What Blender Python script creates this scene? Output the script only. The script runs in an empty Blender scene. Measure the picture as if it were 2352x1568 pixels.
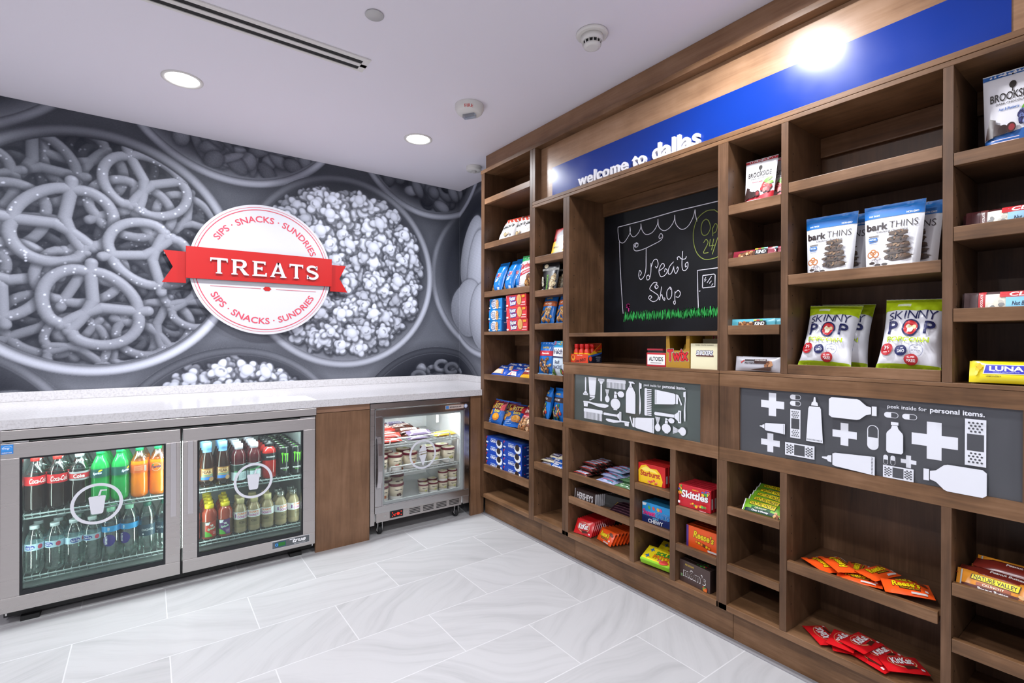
import bpy, bmesh, math, random
import numpy as np
from mathutils import Vector, Matrix, noise as mnoise

# ------------------------------------------------------------------ camera, world, lights, exposure
SC = bpy.context.scene
COL = SC.collection
SC.view_settings.view_transform = 'Standard'
SC.view_settings.look = 'None'
SC.view_settings.gamma = 1.0
SC.view_settings.exposure = 0.0
SC.view_settings.use_curve_mapping = False

FPX, YAW, PITCH, ROLL, CAMZ = 1142.2, math.radians(36.22), math.radians(-0.056), math.radians(0.222), 1.187
_F = Vector((math.sin(YAW) * math.cos(PITCH), math.cos(YAW) * math.cos(PITCH), math.sin(PITCH)))
_R0 = Vector((math.cos(YAW), -math.sin(YAW), 0.0))
_U0 = _R0.cross(_F)
_R = _R0 * math.cos(ROLL) + _U0 * math.sin(ROLL)
_U = -_R0 * math.sin(ROLL) + _U0 * math.cos(ROLL)
cam_d = bpy.data.cameras.new('camera')
cam_d.sensor_width = 36.0
cam_d.lens = FPX / 2352.0 * 36.0
cam_d.clip_start = 0.02
cam = bpy.data.objects.new('camera', cam_d)
COL.objects.link(cam)
cam.matrix_world = Matrix(((_R.x, _U.x, -_F.x, 0), (_R.y, _U.y, -_F.y, 0), (_R.z, _U.z, -_F.z, CAMZ), (0, 0, 0, 1)))
SC.camera = cam

world = bpy.data.worlds.new('world')
SC.world = world
world.use_nodes = True
_bg = world.node_tree.nodes['Background']
_bg.inputs[0].default_value = (0.92, 0.94, 1.0, 1)
_bg.inputs[1].default_value = 0.9

CEIL = 2.465
LAMPS = [(0.134, 2.93), (1.38, 2.90), (0.134, 0.95), (1.45, 0.95), (-1.1, 2.93), (-1.1, 0.95), (0.134, -1.0), (1.45, -1.0), (-1.1, -1.0)]
for _i, (_x, _y) in enumerate(LAMPS):
    _l = bpy.data.lights.new('downlight_beam', 'AREA')
    _l.shape = 'DISK'
    _l.size = 0.13
    _l.energy = 19.0
    _l.color = (0.94, 0.96, 1.0)
    _l.spread = math.radians(165)
    _o = bpy.data.objects.new('downlight_beam', _l)
    _o.location = (_x, _y, CEIL - 0.012)
    COL.objects.link(_o)


def at(u, v, axis, val):
    """the point of the plane axis=val that the photograph shows at pixel (u, v)"""
    d = _F + _R * ((u - 1176.0) / FPX) - _U * ((v - 784.0) / FPX)
    c = Vector((0, 0, CAMZ))
    return c + d * ((val - c[axis]) / d[axis])


def yu(u, x):
    """y on the plane x at pixel column u"""
    a = (u - 1176.0) / FPX
    k = (math.sin(YAW) + math.cos(YAW) * a) / (math.cos(YAW) - math.sin(YAW) * a)
    return x / k


# ------------------------------------------------------------------ materials
def s2l(c):
    return c / 12.92 if c <= 0.04045 else ((c + 0.055) / 1.055) ** 2.4


def rgb(h):
    if isinstance(h, str):
        h = h.lstrip('#')
        return tuple(s2l(int(h[i:i + 2], 16) / 255) for i in (0, 2, 4)) + (1.0,)
    return tuple(h) + (1.0,)


MATS = {}


def nt(name):
    m = bpy.data.materials.new(name)
    m.use_nodes = True
    t = m.node_tree
    b = t.nodes['Principled BSDF']
    MATS[name] = m
    return m, t, b


def N(t, kind, **kw):
    n = t.nodes.new(kind)
    for k, v in kw.items():
        if k.startswith('i_'):
            key = k[2:]
            n.inputs[int(key) if key.isdigit() else key.replace('_', ' ')].default_value = v
        else:
            setattr(n, k, v)
    return n


def L(t, a, b):
    t.links.new(a, b)


def plain(name, col, rough=0.45, metal=0.0, spec=0.5, emit=0.0, coat=0.0, trans=0.0):
    if name in MATS:
        return MATS[name]
    m, t, b = nt(name)
    c = rgb(col)
    b.inputs['Base Color'].default_value = c
    b.inputs['Roughness'].default_value = rough
    b.inputs['Metallic'].default_value = metal
    b.inputs['Specular IOR Level'].default_value = spec
    b.inputs['Coat Weight'].default_value = coat
    b.inputs['Transmission Weight'].default_value = trans
    if emit:
        b.inputs['Emission Color'].default_value = c
        b.inputs['Emission Strength'].default_value = emit
    else:
        # faint unevenness of the printed or painted surface
        tc = N(t, 'ShaderNodeTexCoord')
        nz = N(t, 'ShaderNodeTexNoise', i_Scale=9.0, i_Detail=3.0)
        mr = N(t, 'ShaderNodeMapRange', i_To_Min=max(rough - 0.06, 0.02), i_To_Max=rough + 0.06)
        L(t, tc.outputs['Object'], nz.inputs['Vector'])
        L(t, nz.outputs[0], mr.inputs[0])
        L(t, mr.outputs[0], b.inputs['Roughness'])
    return m


def P(hexcol, rough=0.38):
    """printed pack colour"""
    name = 'print_' + hexcol + ('' if rough == 0.38 else '_%d' % int(rough * 100))
    return plain(name, hexcol, rough)


def film(hexcol):
    """glossy wrapper film"""
    return plain('film_' + hexcol, hexcol, 0.24, spec=0.6)


def wood(name, axis, c_dark, c_mid, c_light, rough=0.42):
    m, t, b = nt(name)
    tc = N(t, 'ShaderNodeTexCoord')
    oi = N(t, 'ShaderNodeObjectInfo')
    mp = N(t, 'ShaderNodeMapping')
    sc = [14.0, 14.0, 14.0]
    sc[axis] = 1.1
    mp.inputs['Scale'].default_value = sc
    addv = N(t, 'ShaderNodeVectorMath', operation='ADD')
    mul = N(t, 'ShaderNodeMath', operation='MULTIPLY', i_1=37.0)
    L(t, oi.outputs['Random'], mul.inputs[0])
    L(t, tc.outputs['Object'], addv.inputs[0])
    L(t, mul.outputs[0], addv.inputs[1])
    L(t, addv.outputs[0], mp.inputs['Vector'])
    n1 = N(t, 'ShaderNodeTexNoise', i_Scale=1.4, i_Detail=8.0, i_Roughness=0.62, i_Distortion=0.6)
    L(t, mp.outputs[0], n1.inputs['Vector'])
    n2 = N(t, 'ShaderNodeTexNoise', i_Scale=5.5, i_Detail=4.0, i_Roughness=0.55)
    L(t, addv.outputs[0], n2.inputs['Vector'])
    mp3 = N(t, 'ShaderNodeMapping')
    sc3 = [150.0, 150.0, 150.0]
    sc3[axis] = 9.0
    mp3.inputs['Scale'].default_value = sc3
    L(t, addv.outputs[0], mp3.inputs['Vector'])
    n3 = N(t, 'ShaderNodeTexNoise', i_Scale=1.0, i_Detail=3.0)
    L(t, mp3.outputs[0], n3.inputs['Vector'])
    mix = N(t, 'ShaderNodeMath', operation='MULTIPLY_ADD', i_1=0.45)
    L(t, n1.outputs[0], mix.inputs[0])
    m3 = N(t, 'ShaderNodeMath', operation='MULTIPLY', i_1=0.15)
    L(t, n3.outputs[0], m3.inputs[0])
    m2 = N(t, 'ShaderNodeMath', operation='MULTIPLY_ADD', i_1=0.40)
    L(t, n2.outputs[0], m2.inputs[0])
    L(t, m3.outputs[0], m2.inputs[2])
    L(t, m2.outputs[0], mix.inputs[2])
    cr = N(t, 'ShaderNodeValToRGB')
    e = cr.color_ramp.elements
    e[0].position, e[0].color = 0.33, rgb(c_dark)
    e[1].position, e[1].color = 0.67, rgb(c_light)
    k = cr.color_ramp.elements.new(0.5)
    k.color = rgb(c_mid)
    L(t, mix.outputs[0], cr.inputs[0])
    L(t, cr.outputs[0], b.inputs['Base Color'])
    mr = N(t, 'ShaderNodeMapRange', i_To_Min=rough - 0.08, i_To_Max=rough + 0.1)
    L(t, n1.outputs[0], mr.inputs[0])
    L(t, mr.outputs[0], b.inputs['Roughness'])
    b.inputs['Specular IOR Level'].default_value = 0.4
    return m


wood('wood_up', 2, '#3e2a1b', '#5c412c', '#765740')
wood('wood_along', 1, '#46301e', '#715136', '#906d51')
wood('wood_deep', 1, '#402a1a', '#5d412c', '#74553e')
wood('wood_header', 1, '#735036', '#8d694c', '#a07d61', 0.36)
wood('wood_backing_lit', 1, '#86644a', '#a47f60', '#b79376', 0.3)  # lit look of the sign backing put into a lighter wood tone
wood('wood_panel', 2, '#614530', '#7a5940', '#8d6a51')
wood('wood_rail', 0, '#7a5a42', '#94705a', '#a3826a')
plain('pin_hole', '#1c1310', 0.8)


def steel(name, axis, col='#aaa6a6', rough=0.3):
    m, t, b = nt(name)
    b.inputs['Metallic'].default_value = 1.0
    tc = N(t, 'ShaderNodeTexCoord')
    mp = N(t, 'ShaderNodeMapping')
    sc = [260.0, 260.0, 260.0]
    sc[axis] = 2.0
    mp.inputs['Scale'].default_value = sc
    L(t, tc.outputs['Object'], mp.inputs[0])
    nz = N(t, 'ShaderNodeTexNoise', i_Scale=1.0, i_Detail=4.0)
    L(t, mp.outputs[0], nz.inputs['Vector'])
    mr = N(t, 'ShaderNodeMapRange', i_To_Min=rough - 0.05, i_To_Max=rough + 0.08)
    L(t, nz.outputs[0], mr.inputs[0])
    L(t, mr.outputs[0], b.inputs['Roughness'])
    cr = N(t, 'ShaderNodeMixRGB')
    c = rgb(col)
    cr.inputs[1].default_value = tuple(x * 0.94 for x in c[:3]) + (1,)
    cr.inputs[2].default_value = c
    L(t, nz.outputs[0], cr.inputs[0])
    L(t, cr.outputs[0], b.inputs['Base Color'])
    return m


steel('steel_brushed', 0, '#b9b3b1', 0.28)
steel('steel_bright', 0, '#bdbbbb', 0.2)
steel('steel_handle', 2, '#c4c0c2', 0.22)


def glassy(name, tint, gloss=0.07, rough=0.02):
    m = bpy.data.materials.new(name)
    m.use_nodes = True
    t = m.node_tree
    t.nodes.remove(t.nodes['Principled BSDF'])
    tr = N(t, 'ShaderNodeBsdfTransparent')
    tr.inputs[0].default_value = rgb(tint)
    gl = N(t, 'ShaderNodeBsdfGlossy')
    gl.inputs[0].default_value = (1, 1, 1, 1)
    gl.inputs['Roughness'].default_value = rough
    lw = N(t, 'ShaderNodeLayerWeight', i_Blend=0.25)
    mr = N(t, 'ShaderNodeMapRange', i_To_Min=gloss, i_To_Max=min(gloss * 6, 0.6))
    mx = N(t, 'ShaderNodeMixShader')
    L(t, lw.outputs['Fresnel'], mr.inputs[0])
    L(t, mr.outputs[0], mx.inputs[0])
    L(t, tr.outputs[0], mx.inputs[1])
    L(t, gl.outputs[0], mx.inputs[2])
    L(t, mx.outputs[0], t.nodes['Material Output'].inputs[0])
    MATS[name] = m
    return m


glassy('door_glass', '#eaf2ef', 0.035)
glassy('freezer_glass', '#f7f8f8', 0.03)
glassy('clear_plastic', '#e6f0ee', 0.14, 0.06)
glassy('clear_cap', '#eef2f2', 0.2, 0.1)
glassy('strobe_lens', '#dfe3ea', 0.2, 0.05)
glassy('smoked_glass', '#d8e4e0', 0.2, 0.05)


def juice(name, col, dens=0.25):
    """a coloured drink seen through its plastic bottle"""
    m, t, b = nt(name)
    c = rgb(col)
    b.inputs['Base Color'].default_value = c
    b.inputs['Roughness'].default_value = 0.12
    b.inputs['Coat Weight'].default_value = 0.6
    b.inputs['Coat Roughness'].default_value = 0.04
    b.inputs['Subsurface Weight'].default_value = 0.0
    tr = N(t, 'ShaderNodeBsdfTransparent')
    tr.inputs[0].default_value = c
    mx = N(t, 'ShaderNodeMixShader', i_0=dens)
    L(t, b.outputs[0], mx.inputs[1])
    L(t, tr.outputs[0], mx.inputs[2])
    L(t, mx.outputs[0], t.nodes['Material Output'].inputs[0])
    return m


juice('drink_cola', '#1d0f0c', 0.05)
juice('drink_lime', '#2fd06a', 0.55)
juice('drink_orange', '#ff8a12', 0.15)
glassy('drink_water', '#e6f2f0', 0.12, 0.05)
juice('drink_tea', '#2a130b', 0.08)
juice('drink_berry', '#4a0f16', 0.12)
juice('drink_red', '#b5231c', 0.1)
juice('drink_peach', '#a8452f', 0.15)
juice('drink_latte', '#a89474', 0.0)

plain('ceiling_paint', '#e6e1e9', 0.85)
plain('wall_paint', '#cfcbd2', 0.8)
plain('white_plastic', '#dcd9d4', 0.4)
plain('grey_plastic', '#b9b7b6', 0.45)
plain('black_plastic', '#131313', 0.5)
plain('black_gasket', '#0d1016', 0.35)
plain('rubber', '#1a1a1c', 0.7)
plain('slot_black', '#0b0a0b', 0.7)
plain('liner_white', '#e2e3e2', 0.5)
plain('liner_grey', '#abb0af', 0.4)
plain('wire_white', '#dfe3e0', 0.35)
plain('wire_grey', '#8f9a9c', 0.35, 0.4)
plain('decal_white', '#dcdde4', 0.5)
plain('lamp_face', '#ffffff', 0.5, emit=14.0)
plain('led_strip', '#f2fbff', 0.5, emit=58.0)
plain('fill_glow', '#eefaf6', 0.5, emit=26.0)  # glow of the added fill strips in the drink fridge
plain('led_red', '#ff1808', 0.5, emit=3.5)
plain('led_green', '#1b5f22', 0.5, emit=0.4)
plain('led_blue', '#2a8fe0', 0.5, emit=0.8)
plain('sign_white', '#cfced4', 0.45)
plain('sign_red', '#b8100e', 0.42)
plain('sign_ink', '#d2465a', 0.45)
plain('sign_edge', '#2a2326', 0.5)
plain('acrylic_edge', '#c9c6cc', 0.35)
plain('blue_vinyl', '#063290', 0.24, spec=0.4)
plain('letter_white', '#f1f0f4', 0.4)
plain('panel_slate', '#4b4c50', 0.12, spec=0.6)
plain('panel_slate_green', '#4d5452', 0.12, spec=0.6)
plain('chalk_white', '#e6e4ee', 0.9)
plain('chalk_green', '#46d868', 0.9)
plain('chalk_pink', '#ff3fae', 0.9)
plain('chalk_olive', '#8d9a4a', 0.9)
plain('grey_strip', '#8d8b8e', 0.6)


def mk_floor():
    m, t, b = nt('floor_tile')
    tc = N(t, 'ShaderNodeTexCoord')
    mp = N(t, 'ShaderNodeMapping')
    mp.inputs['Location'].default_value = (-0.985 + 0.61 * 8 - 0.305, -2.885 + 0.3125 * 20, 0)
    L(t, tc.outputs['Object'], mp.inputs[0])
    br = N(t, 'ShaderNodeTexBrick', offset=0.5, offset_frequency=2, squash=1.0)
    br.inputs['Color1'].default_value = (0, 0, 0, 1)
    br.inputs['Color2'].default_value = (1, 1, 1, 1)
    br.inputs['Mortar'].default_value = (0.5, 0.5, 0.5, 1)
    br.inputs['Scale'].default_value = 1.0
    br.inputs['Mortar Size'].default_value = 0.0022
    br.inputs['Mortar Smooth'].default_value = 0.1
    br.inputs['Brick Width'].default_value = 0.61
    br.inputs['Row Height'].default_value = 0.3125
    L(t, mp.outputs[0], br.inputs['Vector'])
    rnd = br.outputs['Color']
    # veining turns with each tile
    ang = N(t, 'ShaderNodeMath', operation='MULTIPLY', i_1=9.0)
    L(t, rnd, ang.inputs[0])
    vr = N(t, 'ShaderNodeVectorRotate', rotation_type='Z_AXIS')
    L(t, tc.outputs['Object'], vr.inputs['Vector'])
    a2 = N(t, 'ShaderNodeMath', operation='SINE')
    L(t, ang.outputs[0], a2.inputs[0])
    a3 = N(t, 'ShaderNodeMath', operation='MULTIPLY', i_1=0.7)
    L(t, a2.outputs[0], a3.inputs[0])
    L(t, a3.outputs[0], vr.inputs['Angle'])
    warp = N(t, 'ShaderNodeTexNoise', noise_dimensions='4D', i_Scale=1.6, i_Detail=2.0)
    L(t, vr.outputs[0], warp.inputs['Vector'])
    w9 = N(t, 'ShaderNodeMath', operation='MULTIPLY', i_1=60.0)
    L(t, rnd, w9.inputs[0])
    L(t, w9.outputs[0], warp.inputs['W'])
    wm = N(t, 'ShaderNodeVectorMath', operation='SCALE', i_Scale=0.35)
    L(t, warp.outputs['Color'], wm.inputs[0])
    wa = N(t, 'ShaderNodeVectorMath', operation='ADD')
    L(t, vr.outputs[0], wa.inputs[0])
    L(t, wm.outputs[0], wa.inputs[1])
    mp2 = N(t, 'ShaderNodeMapping')
    mp2.inputs['Scale'].default_value = (1.2, 16.0, 1.0)
    L(t, wa.outputs[0], mp2.inputs[0])
    vn = N(t, 'ShaderNodeTexNoise', noise_dimensions='4D', i_Scale=1.5, i_Detail=7.0, i_Roughness=0.6)
    L(t, mp2.outputs[0], vn.inputs['Vector'])
    L(t, w9.outputs[0], vn.inputs['W'])
    cr = N(t, 'ShaderNodeValToRGB')
    e = cr.color_ramp.elements
    e[0].position, e[0].color = 0.28, rgb('#a4a3a4')
    e[1].position, e[1].color = 0.56, rgb('#b4b3b4')
    k = e.new(0.42)
    k.color = rgb('#aeadae')
    L(t, vn.outputs[0], cr.inputs[0])
    tone = N(t, 'ShaderNodeMapRange', i_To_Min=0.95, i_To_Max=1.05)
    L(t, rnd, tone.inputs[0])
    mul = N(t, 'ShaderNodeVectorMath', operation='SCALE')
    L(t, cr.outputs[0], mul.inputs[0])
    L(t, tone.outputs[0], mul.inputs['Scale'])
    mx = N(t, 'ShaderNodeMixRGB')
    mx.inputs[2].default_value = rgb('#c8c7c8')
    L(t, br.outputs['Fac'], mx.inputs[0])
    L(t, mul.outputs[0], mx.inputs[1])
    L(t, mx.outputs[0], b.inputs['Base Color'])
    b.inputs['Roughness'].default_value = 0.42
    b.inputs['Specular IOR Level'].default_value = 0.35


mk_floor()


def mk_quartz():
    m, t, b = nt('quartz')
    tc = N(t, 'ShaderNodeTexCoord')
    vo = N(t, 'ShaderNodeTexVoronoi', i_Scale=170.0)
    L(t, tc.outputs['Object'], vo.inputs['Vector'])
    nz = N(t, 'ShaderNodeTexNoise', i_Scale=120.0, i_Detail=3.0)
    L(t, tc.outputs['Object'], nz.inputs['Vector'])
    cr = N(t, 'ShaderNodeValToRGB')
    e = cr.color_ramp.elements
    e[0].position, e[0].color = 0.30, rgb('#c6c3c4')
    e[1].position, e[1].color = 0.55, rgb('#d8d6d8')
    L(t, nz.outputs[0], cr.inputs[0])
    sp = N(t, 'ShaderNodeMath', operation='LESS_THAN', i_1=0.09)
    L(t, vo.outputs['Distance'], sp.inputs[0])
    n2 = N(t, 'ShaderNodeTexNoise', i_Scale=40.0)
    L(t, tc.outputs['Object'], n2.inputs['Vector'])
    s2 = N(t, 'ShaderNodeMath', operation='GREATER_THAN', i_1=0.66)
    L(t, n2.outputs[0], s2.inputs[0])
    s3 = N(t, 'ShaderNodeMath', operation='MULTIPLY')
    L(t, sp.outputs[0], s3.inputs[0])
    L(t, s2.outputs[0], s3.inputs[1])
    mx = N(t, 'ShaderNodeMixRGB')
    mx.inputs[2].default_value = rgb('#77706e')
    L(t, s3.outputs[0], mx.inputs[0])
    L(t, cr.outputs[0], mx.inputs[1])
    L(t, mx.outputs[0], b.inputs['Base Color'])
    b.inputs['Roughness'].default_value = 0.16
    b.inputs['Specular IOR Level'].default_value = 0.6


mk_quartz()


def mk_chalkboard():
    m, t, b = nt('chalkboard')
    tc = N(t, 'ShaderNodeTexCoord')
    nz = N(t, 'ShaderNodeTexNoise', i_Scale=5.0, i_Detail=5.0)
    L(t, tc.outputs['Object'], nz.inputs['Vector'])
    cr = N(t, 'ShaderNodeValToRGB')
    cr.color_ramp.elements[0].position, cr.color_ramp.elements[0].color = 0.4, rgb('#090a0e')
    cr.color_ramp.elements[1].position, cr.color_ramp.elements[1].color = 0.75, rgb('#14161c')
    L(t, nz.outputs[0], cr.inputs[0])
    L(t, cr.outputs[0], b.inputs['Base Color'])
    b.inputs['Roughness'].default_value = 0.5
    b.inputs['Specular IOR Level'].default_value = 0.25


mk_chalkboard()


def mk_mural():
    m, t, b = nt('mural_print')
    a = N(t, 'ShaderNodeVertexColor', layer_name='print')
    L(t, a.outputs[0], b.inputs['Base Color'])
    b.inputs['Roughness'].default_value = 0.6
    b.inputs['Specular IOR Level'].default_value = 0.3


mk_mural()


# ------------------------------------------------------------------ mesh building
class MB:
    def __init__(self):
        self.v, self.f, self.m, self.s, self.mats = [], [], [], [], []

    def mi(self, mat):
        m = MATS[mat] if isinstance(mat, str) else mat
        if m not in self.mats:
            self.mats.append(m)
        return self.mats.index(m)

    def add(self, verts, faces, mat, smooth=False):
        o = len(self.v)
        k = self.mi(mat)
        self.v.extend([tuple(p) for p in verts])
        for f in faces:
            self.f.append([i + o for i in f])
            self.m.append(k)
            self.s.append(smooth)

    def box(self, x0, x1, y0, y1, z0, z1, mat):
        v = [(x, y, z) for z in (z0, z1) for y in (y0, y1) for x in (x0, x1)]
        self.add(v, [(0, 2, 3, 1), (4, 5, 7, 6), (0, 1, 5, 4), (2, 6, 7, 3), (0, 4, 6, 2), (1, 3, 7, 5)], mat)
        return self

    def prism(self, poly, fn, d0, d1, mat, side=None):
        """polygon (u, v) pushed through fn(u, v, d) from depth d0 to d1"""
        n = len(poly)
        v = [fn(u, w, d0) for u, w in poly] + [fn(u, w, d1) for u, w in poly]
        tri = tess(poly)
        self.add(v, [tuple(reversed(f)) for f in tri], side or mat)
        self.add(v, [tuple(i + n for i in f) for f in tri], mat)
        self.add(v, [(i, (i + 1) % n, n + (i + 1) % n, n + i) for i in range(n)], side or mat)

    def lathe(self, prof, mat, n=20, c=(0, 0, 0), cap=True, smooth=True, mats=None):
        """prof: (radius, z) from bottom to top; mats: one material per ring segment"""
        vs = []
        for r, z in prof:
            for i in range(n):
                a = 2 * math.pi * i / n
                vs.append((c[0] + r * math.cos(a), c[1] + r * math.sin(a), c[2] + z))
        for k in range(len(prof) - 1):
            fs = [(k * n + i, k * n + (i + 1) % n, (k + 1) * n + (i + 1) % n, (k + 1) * n + i) for i in range(n)]
            if k == 0:
                base = len(self.v)
                self.v.extend(vs)
            mi = self.mi(mats[k] if mats else mat)
            for f in fs:
                self.f.append([j + base for j in f])
                self.m.append(mi)
                self.s.append(smooth)
        if cap:
            mi0 = self.mi(mats[0] if mats else mat)
            mi1 = self.mi(mats[-1] if mats else mat)
            self.f.append([base + i for i in reversed(range(n))])
            self.m.append(mi0)
            self.s.append(False)
            self.f.append([base + (len(prof) - 1) * n + i for i in range(n)])
            self.m.append(mi1)
            self.s.append(False)
        return self

    def tube(self, pts, r, mat, n=6, closed=False):
        pts = [Vector(p) for p in pts]
        rings = []
        m = len(pts)
        for i, p in enumerate(pts):
            a = pts[(i - 1) % m] if (closed or i > 0) else p
            b = pts[(i + 1) % m] if (closed or i < m - 1) else p
            d = (b - a).normalized()
            up = Vector((0, 0, 1)) if abs(d.z) < 0.9 else Vector((1, 0, 0))
            e1 = d.cross(up).normalized()
            e2 = d.cross(e1)
            rings.append([p + e1 * (r * math.cos(2 * math.pi * k / n)) + e2 * (r * math.sin(2 * math.pi * k / n)) for k in range(n)])
        v = [q for ring in rings for q in ring]
        f = []
        for i in range(m if closed else m - 1):
            j = (i + 1) % m
            for k in range(n):
                f.append((i * n + k, j * n + k, j * n + (k + 1) % n, i * n + (k + 1) % n))
        if not closed:
            f.append(tuple(range(n)))
            f.append(tuple(reversed(range((m - 1) * n, m * n))))
        self.add(v, f, mat, True)
        return self

    def mesh(self, name):
        me = bpy.data.meshes.new(name)
        me.from_pydata(self.v, [], self.f)
        for m in self.mats:
            me.materials.append(m)
        me.polygons.foreach_set('material_index', self.m)
        me.polygons.foreach_set('use_smooth', self.s)
        me.update()
        return me

    def build(self, name, parent=None, bevel=0.0):
        o = bpy.data.objects.new(name, self.mesh(name))
        COL.objects.link(o)
        if parent is not None:
            o.parent = parent
        if bevel:
            md = o.modifiers.new('bevel', 'BEVEL')
            md.width = bevel
            md.segments = 2
            md.limit_method = 'ANGLE'
            md.harden_normals = False
        return o


def tess(poly):
    from mathutils.geometry import tessellate_polygon
    t = tessellate_polygon([[Vector((p[0], p[1], 0)) for p in poly]])
    out = []
    for a, b, c in t:
        p, q, r = poly[a], poly[b], poly[c]
        if (q[0] - p[0]) * (r[1] - p[1]) - (q[1] - p[1]) * (r[0] - p[0]) < 0:
            a, b = b, a
        out.append((a, b, c))
    return out


def tag(o, label, cat, group=None, kind=None):
    o['label'] = label
    o['category'] = cat
    if group:
        o['group'] = group
    if kind:
        o['kind'] = kind
    return o


def empty(name, loc, rz=0.0):
    o = bpy.data.objects.new(name, None)
    o.empty_display_size = 0.05
    COL.objects.link(o)
    o.location = loc
    o.rotation_euler = (0, 0, rz)
    return o


def struct(o):
    o['kind'] = 'structure'
    return o


def dup(root, label=None, group=None):
    r = root.copy()
    COL.objects.link(r)
    if label:
        r['label'] = label
    if group:
        r['group'] = group
    for ch in list(root.children):
        c = ch.copy()
        COL.objects.link(c)
        c.parent = r
        for g in ch.children:
            d = g.copy()
            COL.objects.link(d)
            d.parent = c
    return r


# ------------------------------------------------------------------ printing: flat shapes laid on a surface
_GL = {}


def glyphs(s, bold=0.0, shear=0.0):
    k = (s, bold, shear)
    if k not in _GL:
        c = bpy.data.curves.new('type', 'FONT')
        c.body = s
        c.offset = bold
        c.shear = shear
        c.resolution_u = 3
        o = bpy.data.objects.new('type', c)
        me = o.to_mesh()
        me.calc_loop_triangles()
        v = [(p.co.x, p.co.y) for p in me.vertices]
        f = [tuple(t.vertices) for t in me.loop_triangles]
        o.to_mesh_clear()
        bpy.data.objects.remove(o)
        bpy.data.curves.remove(c)
        _GL[k] = (v, f)
    return _GL[k]


class Print:
    def __init__(self):
        self.items = []
        self.layer = 0

    def raw(self, v, f, mat):
        self.layer += 1
        self.items.append((v, f, mat, self.layer))
        return self

    def poly(self, pts, mat):
        return self.raw(list(pts), tess(pts), mat)

    def rect(self, cx, cy, w, h, mat, rot=0.0):
        c, s = math.cos(rot), math.sin(rot)
        return self.poly([(cx + c * x - s * y, cy + s * x + c * y) for x, y in ((-w / 2, -h / 2), (w / 2, -h / 2), (w / 2, h / 2), (-w / 2, h / 2))], mat)

    def ell(self, cx, cy, rx, ry, mat, n=28, rot=0.0, a0=0.0, a1=2 * math.pi):
        c, s = math.cos(rot), math.sin(rot)
        pts = []
        full = abs(a1 - a0 - 2 * math.pi) < 1e-6
        for i in range(n if full else n + 1):
            a = a0 + (a1 - a0) * i / n
            x, y = rx * math.cos(a), ry * math.sin(a)
            pts.append((cx + c * x - s * y, cy + s * x + c * y))
        return self.poly(pts, mat)

    def ring(self, cx, cy, r, w, mat, n=64, a0=0.0, a1=2 * math.pi):
        v, f = [], []
        for i in range(n + 1):
            a = a0 + (a1 - a0) * i / n
            for rr in (r - w / 2, r + w / 2):
                v.append((cx + rr * math.cos(a), cy + rr * math.sin(a)))
        for i in range(n):
            f += [(2 * i, 2 * i + 1, 2 * i + 3), (2 * i, 2 * i + 3, 2 * i + 2)]
        return self.raw(v, [tuple(t) for t in f], mat)

    def text(self, s, cx, cy, w, h, mat, bold=0.0, shear=0.0, rot=0.0, skew=0.0, arch=0.0):
        v, f = glyphs(s, min(bold, 0.03) if bold < 0.2 else bold, shear)
        x0, x1 = min(p[0] for p in v), max(p[0] for p in v)
        y0, y1 = min(p[1] for p in v), max(p[1] for p in v)
        bw, bh = x1 - x0, y1 - y0
        sx = w / bw if w else h / bh
        sy = h / bh if h else sx
        c, sn = math.cos(rot), math.sin(rot)
        out = []
        for x, y in v:
            X = (x - (x0 + x1) / 2) * sx
            Y = (y - (y0 + y1) / 2) * sy + skew * X + arch * X * X
            out.append((cx + c * X - sn * Y, cy + sn * X + c * Y))
        return self.raw(out, f, mat)

    def outlined(self, s, cx, cy, w, h, mat, edge, e=0.06, bold=0.02, **kw):
        d = e * h * 0.33
        for a, c in ((d, 0), (-d, 0), (0, d), (0, -d), (d * .7, -d * .7), (-d * .7, d * .7), (d * .7, d * .7), (-d * .7, -d * .7)):
            self.text(s, cx + a, cy + c, w, h, edge, bold, **kw)
            self.layer -= 1
        self.layer += 1
        return self.text(s, cx, cy, w, h, mat, bold, **kw)

    def arc(self, s, cx, cy, R, ang, h, mat, bold=0.0, below=False, span=1.0):
        """lettering bent along a circle; ang: middle of the words, radians"""
        v, f = glyphs(s, bold)
        x0, x1 = min(p[0] for p in v), max(p[0] for p in v)
        y1 = 0.72
        k = h / y1
        out = []
        for x, y in v:
            X, Y = (x - (x0 + x1) / 2) / (x1 - x0) * span, y * k
            if below:
                a = ang + X
                r = R - Y
            else:
                a = ang - X
                r = R + Y
            out.append((cx + r * math.cos(a), cy + r * math.sin(a)))
        return self.raw(out, f, mat)

    def stroke(self, pts, w, mat):
        v, f = [], []
        n = len(pts)
        for i, p in enumerate(pts):
            a, b = pts[max(i - 1, 0)], pts[min(i + 1, n - 1)]
            d = math.hypot(b[0] - a[0], b[1] - a[1]) or 1e-9
            nx, ny = -(b[1] - a[1]) / d * w / 2, (b[0] - a[0]) / d * w / 2
            v += [(p[0] + nx, p[1] + ny), (p[0] - nx, p[1] - ny)]
        for i in range(n - 1):
            f += [(2 * i, 2 * i + 1, 2 * i + 3), (2 * i, 2 * i + 3, 2 * i + 2)]
        return self.raw(v, f, mat)

    def lay(self, mb, fn, base=0.0006, step=0.00025, maxlen=None):
        for v, f, mat, layer in self.items:
            off = base + step * layer
            V, F = v, f
            if maxlen:
                V, F = split(v, f, maxlen)
            P3 = [fn(a, b, off) for a, b in V]
            mb.add(P3, F, mat, bool(maxlen))
        return mb


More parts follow.
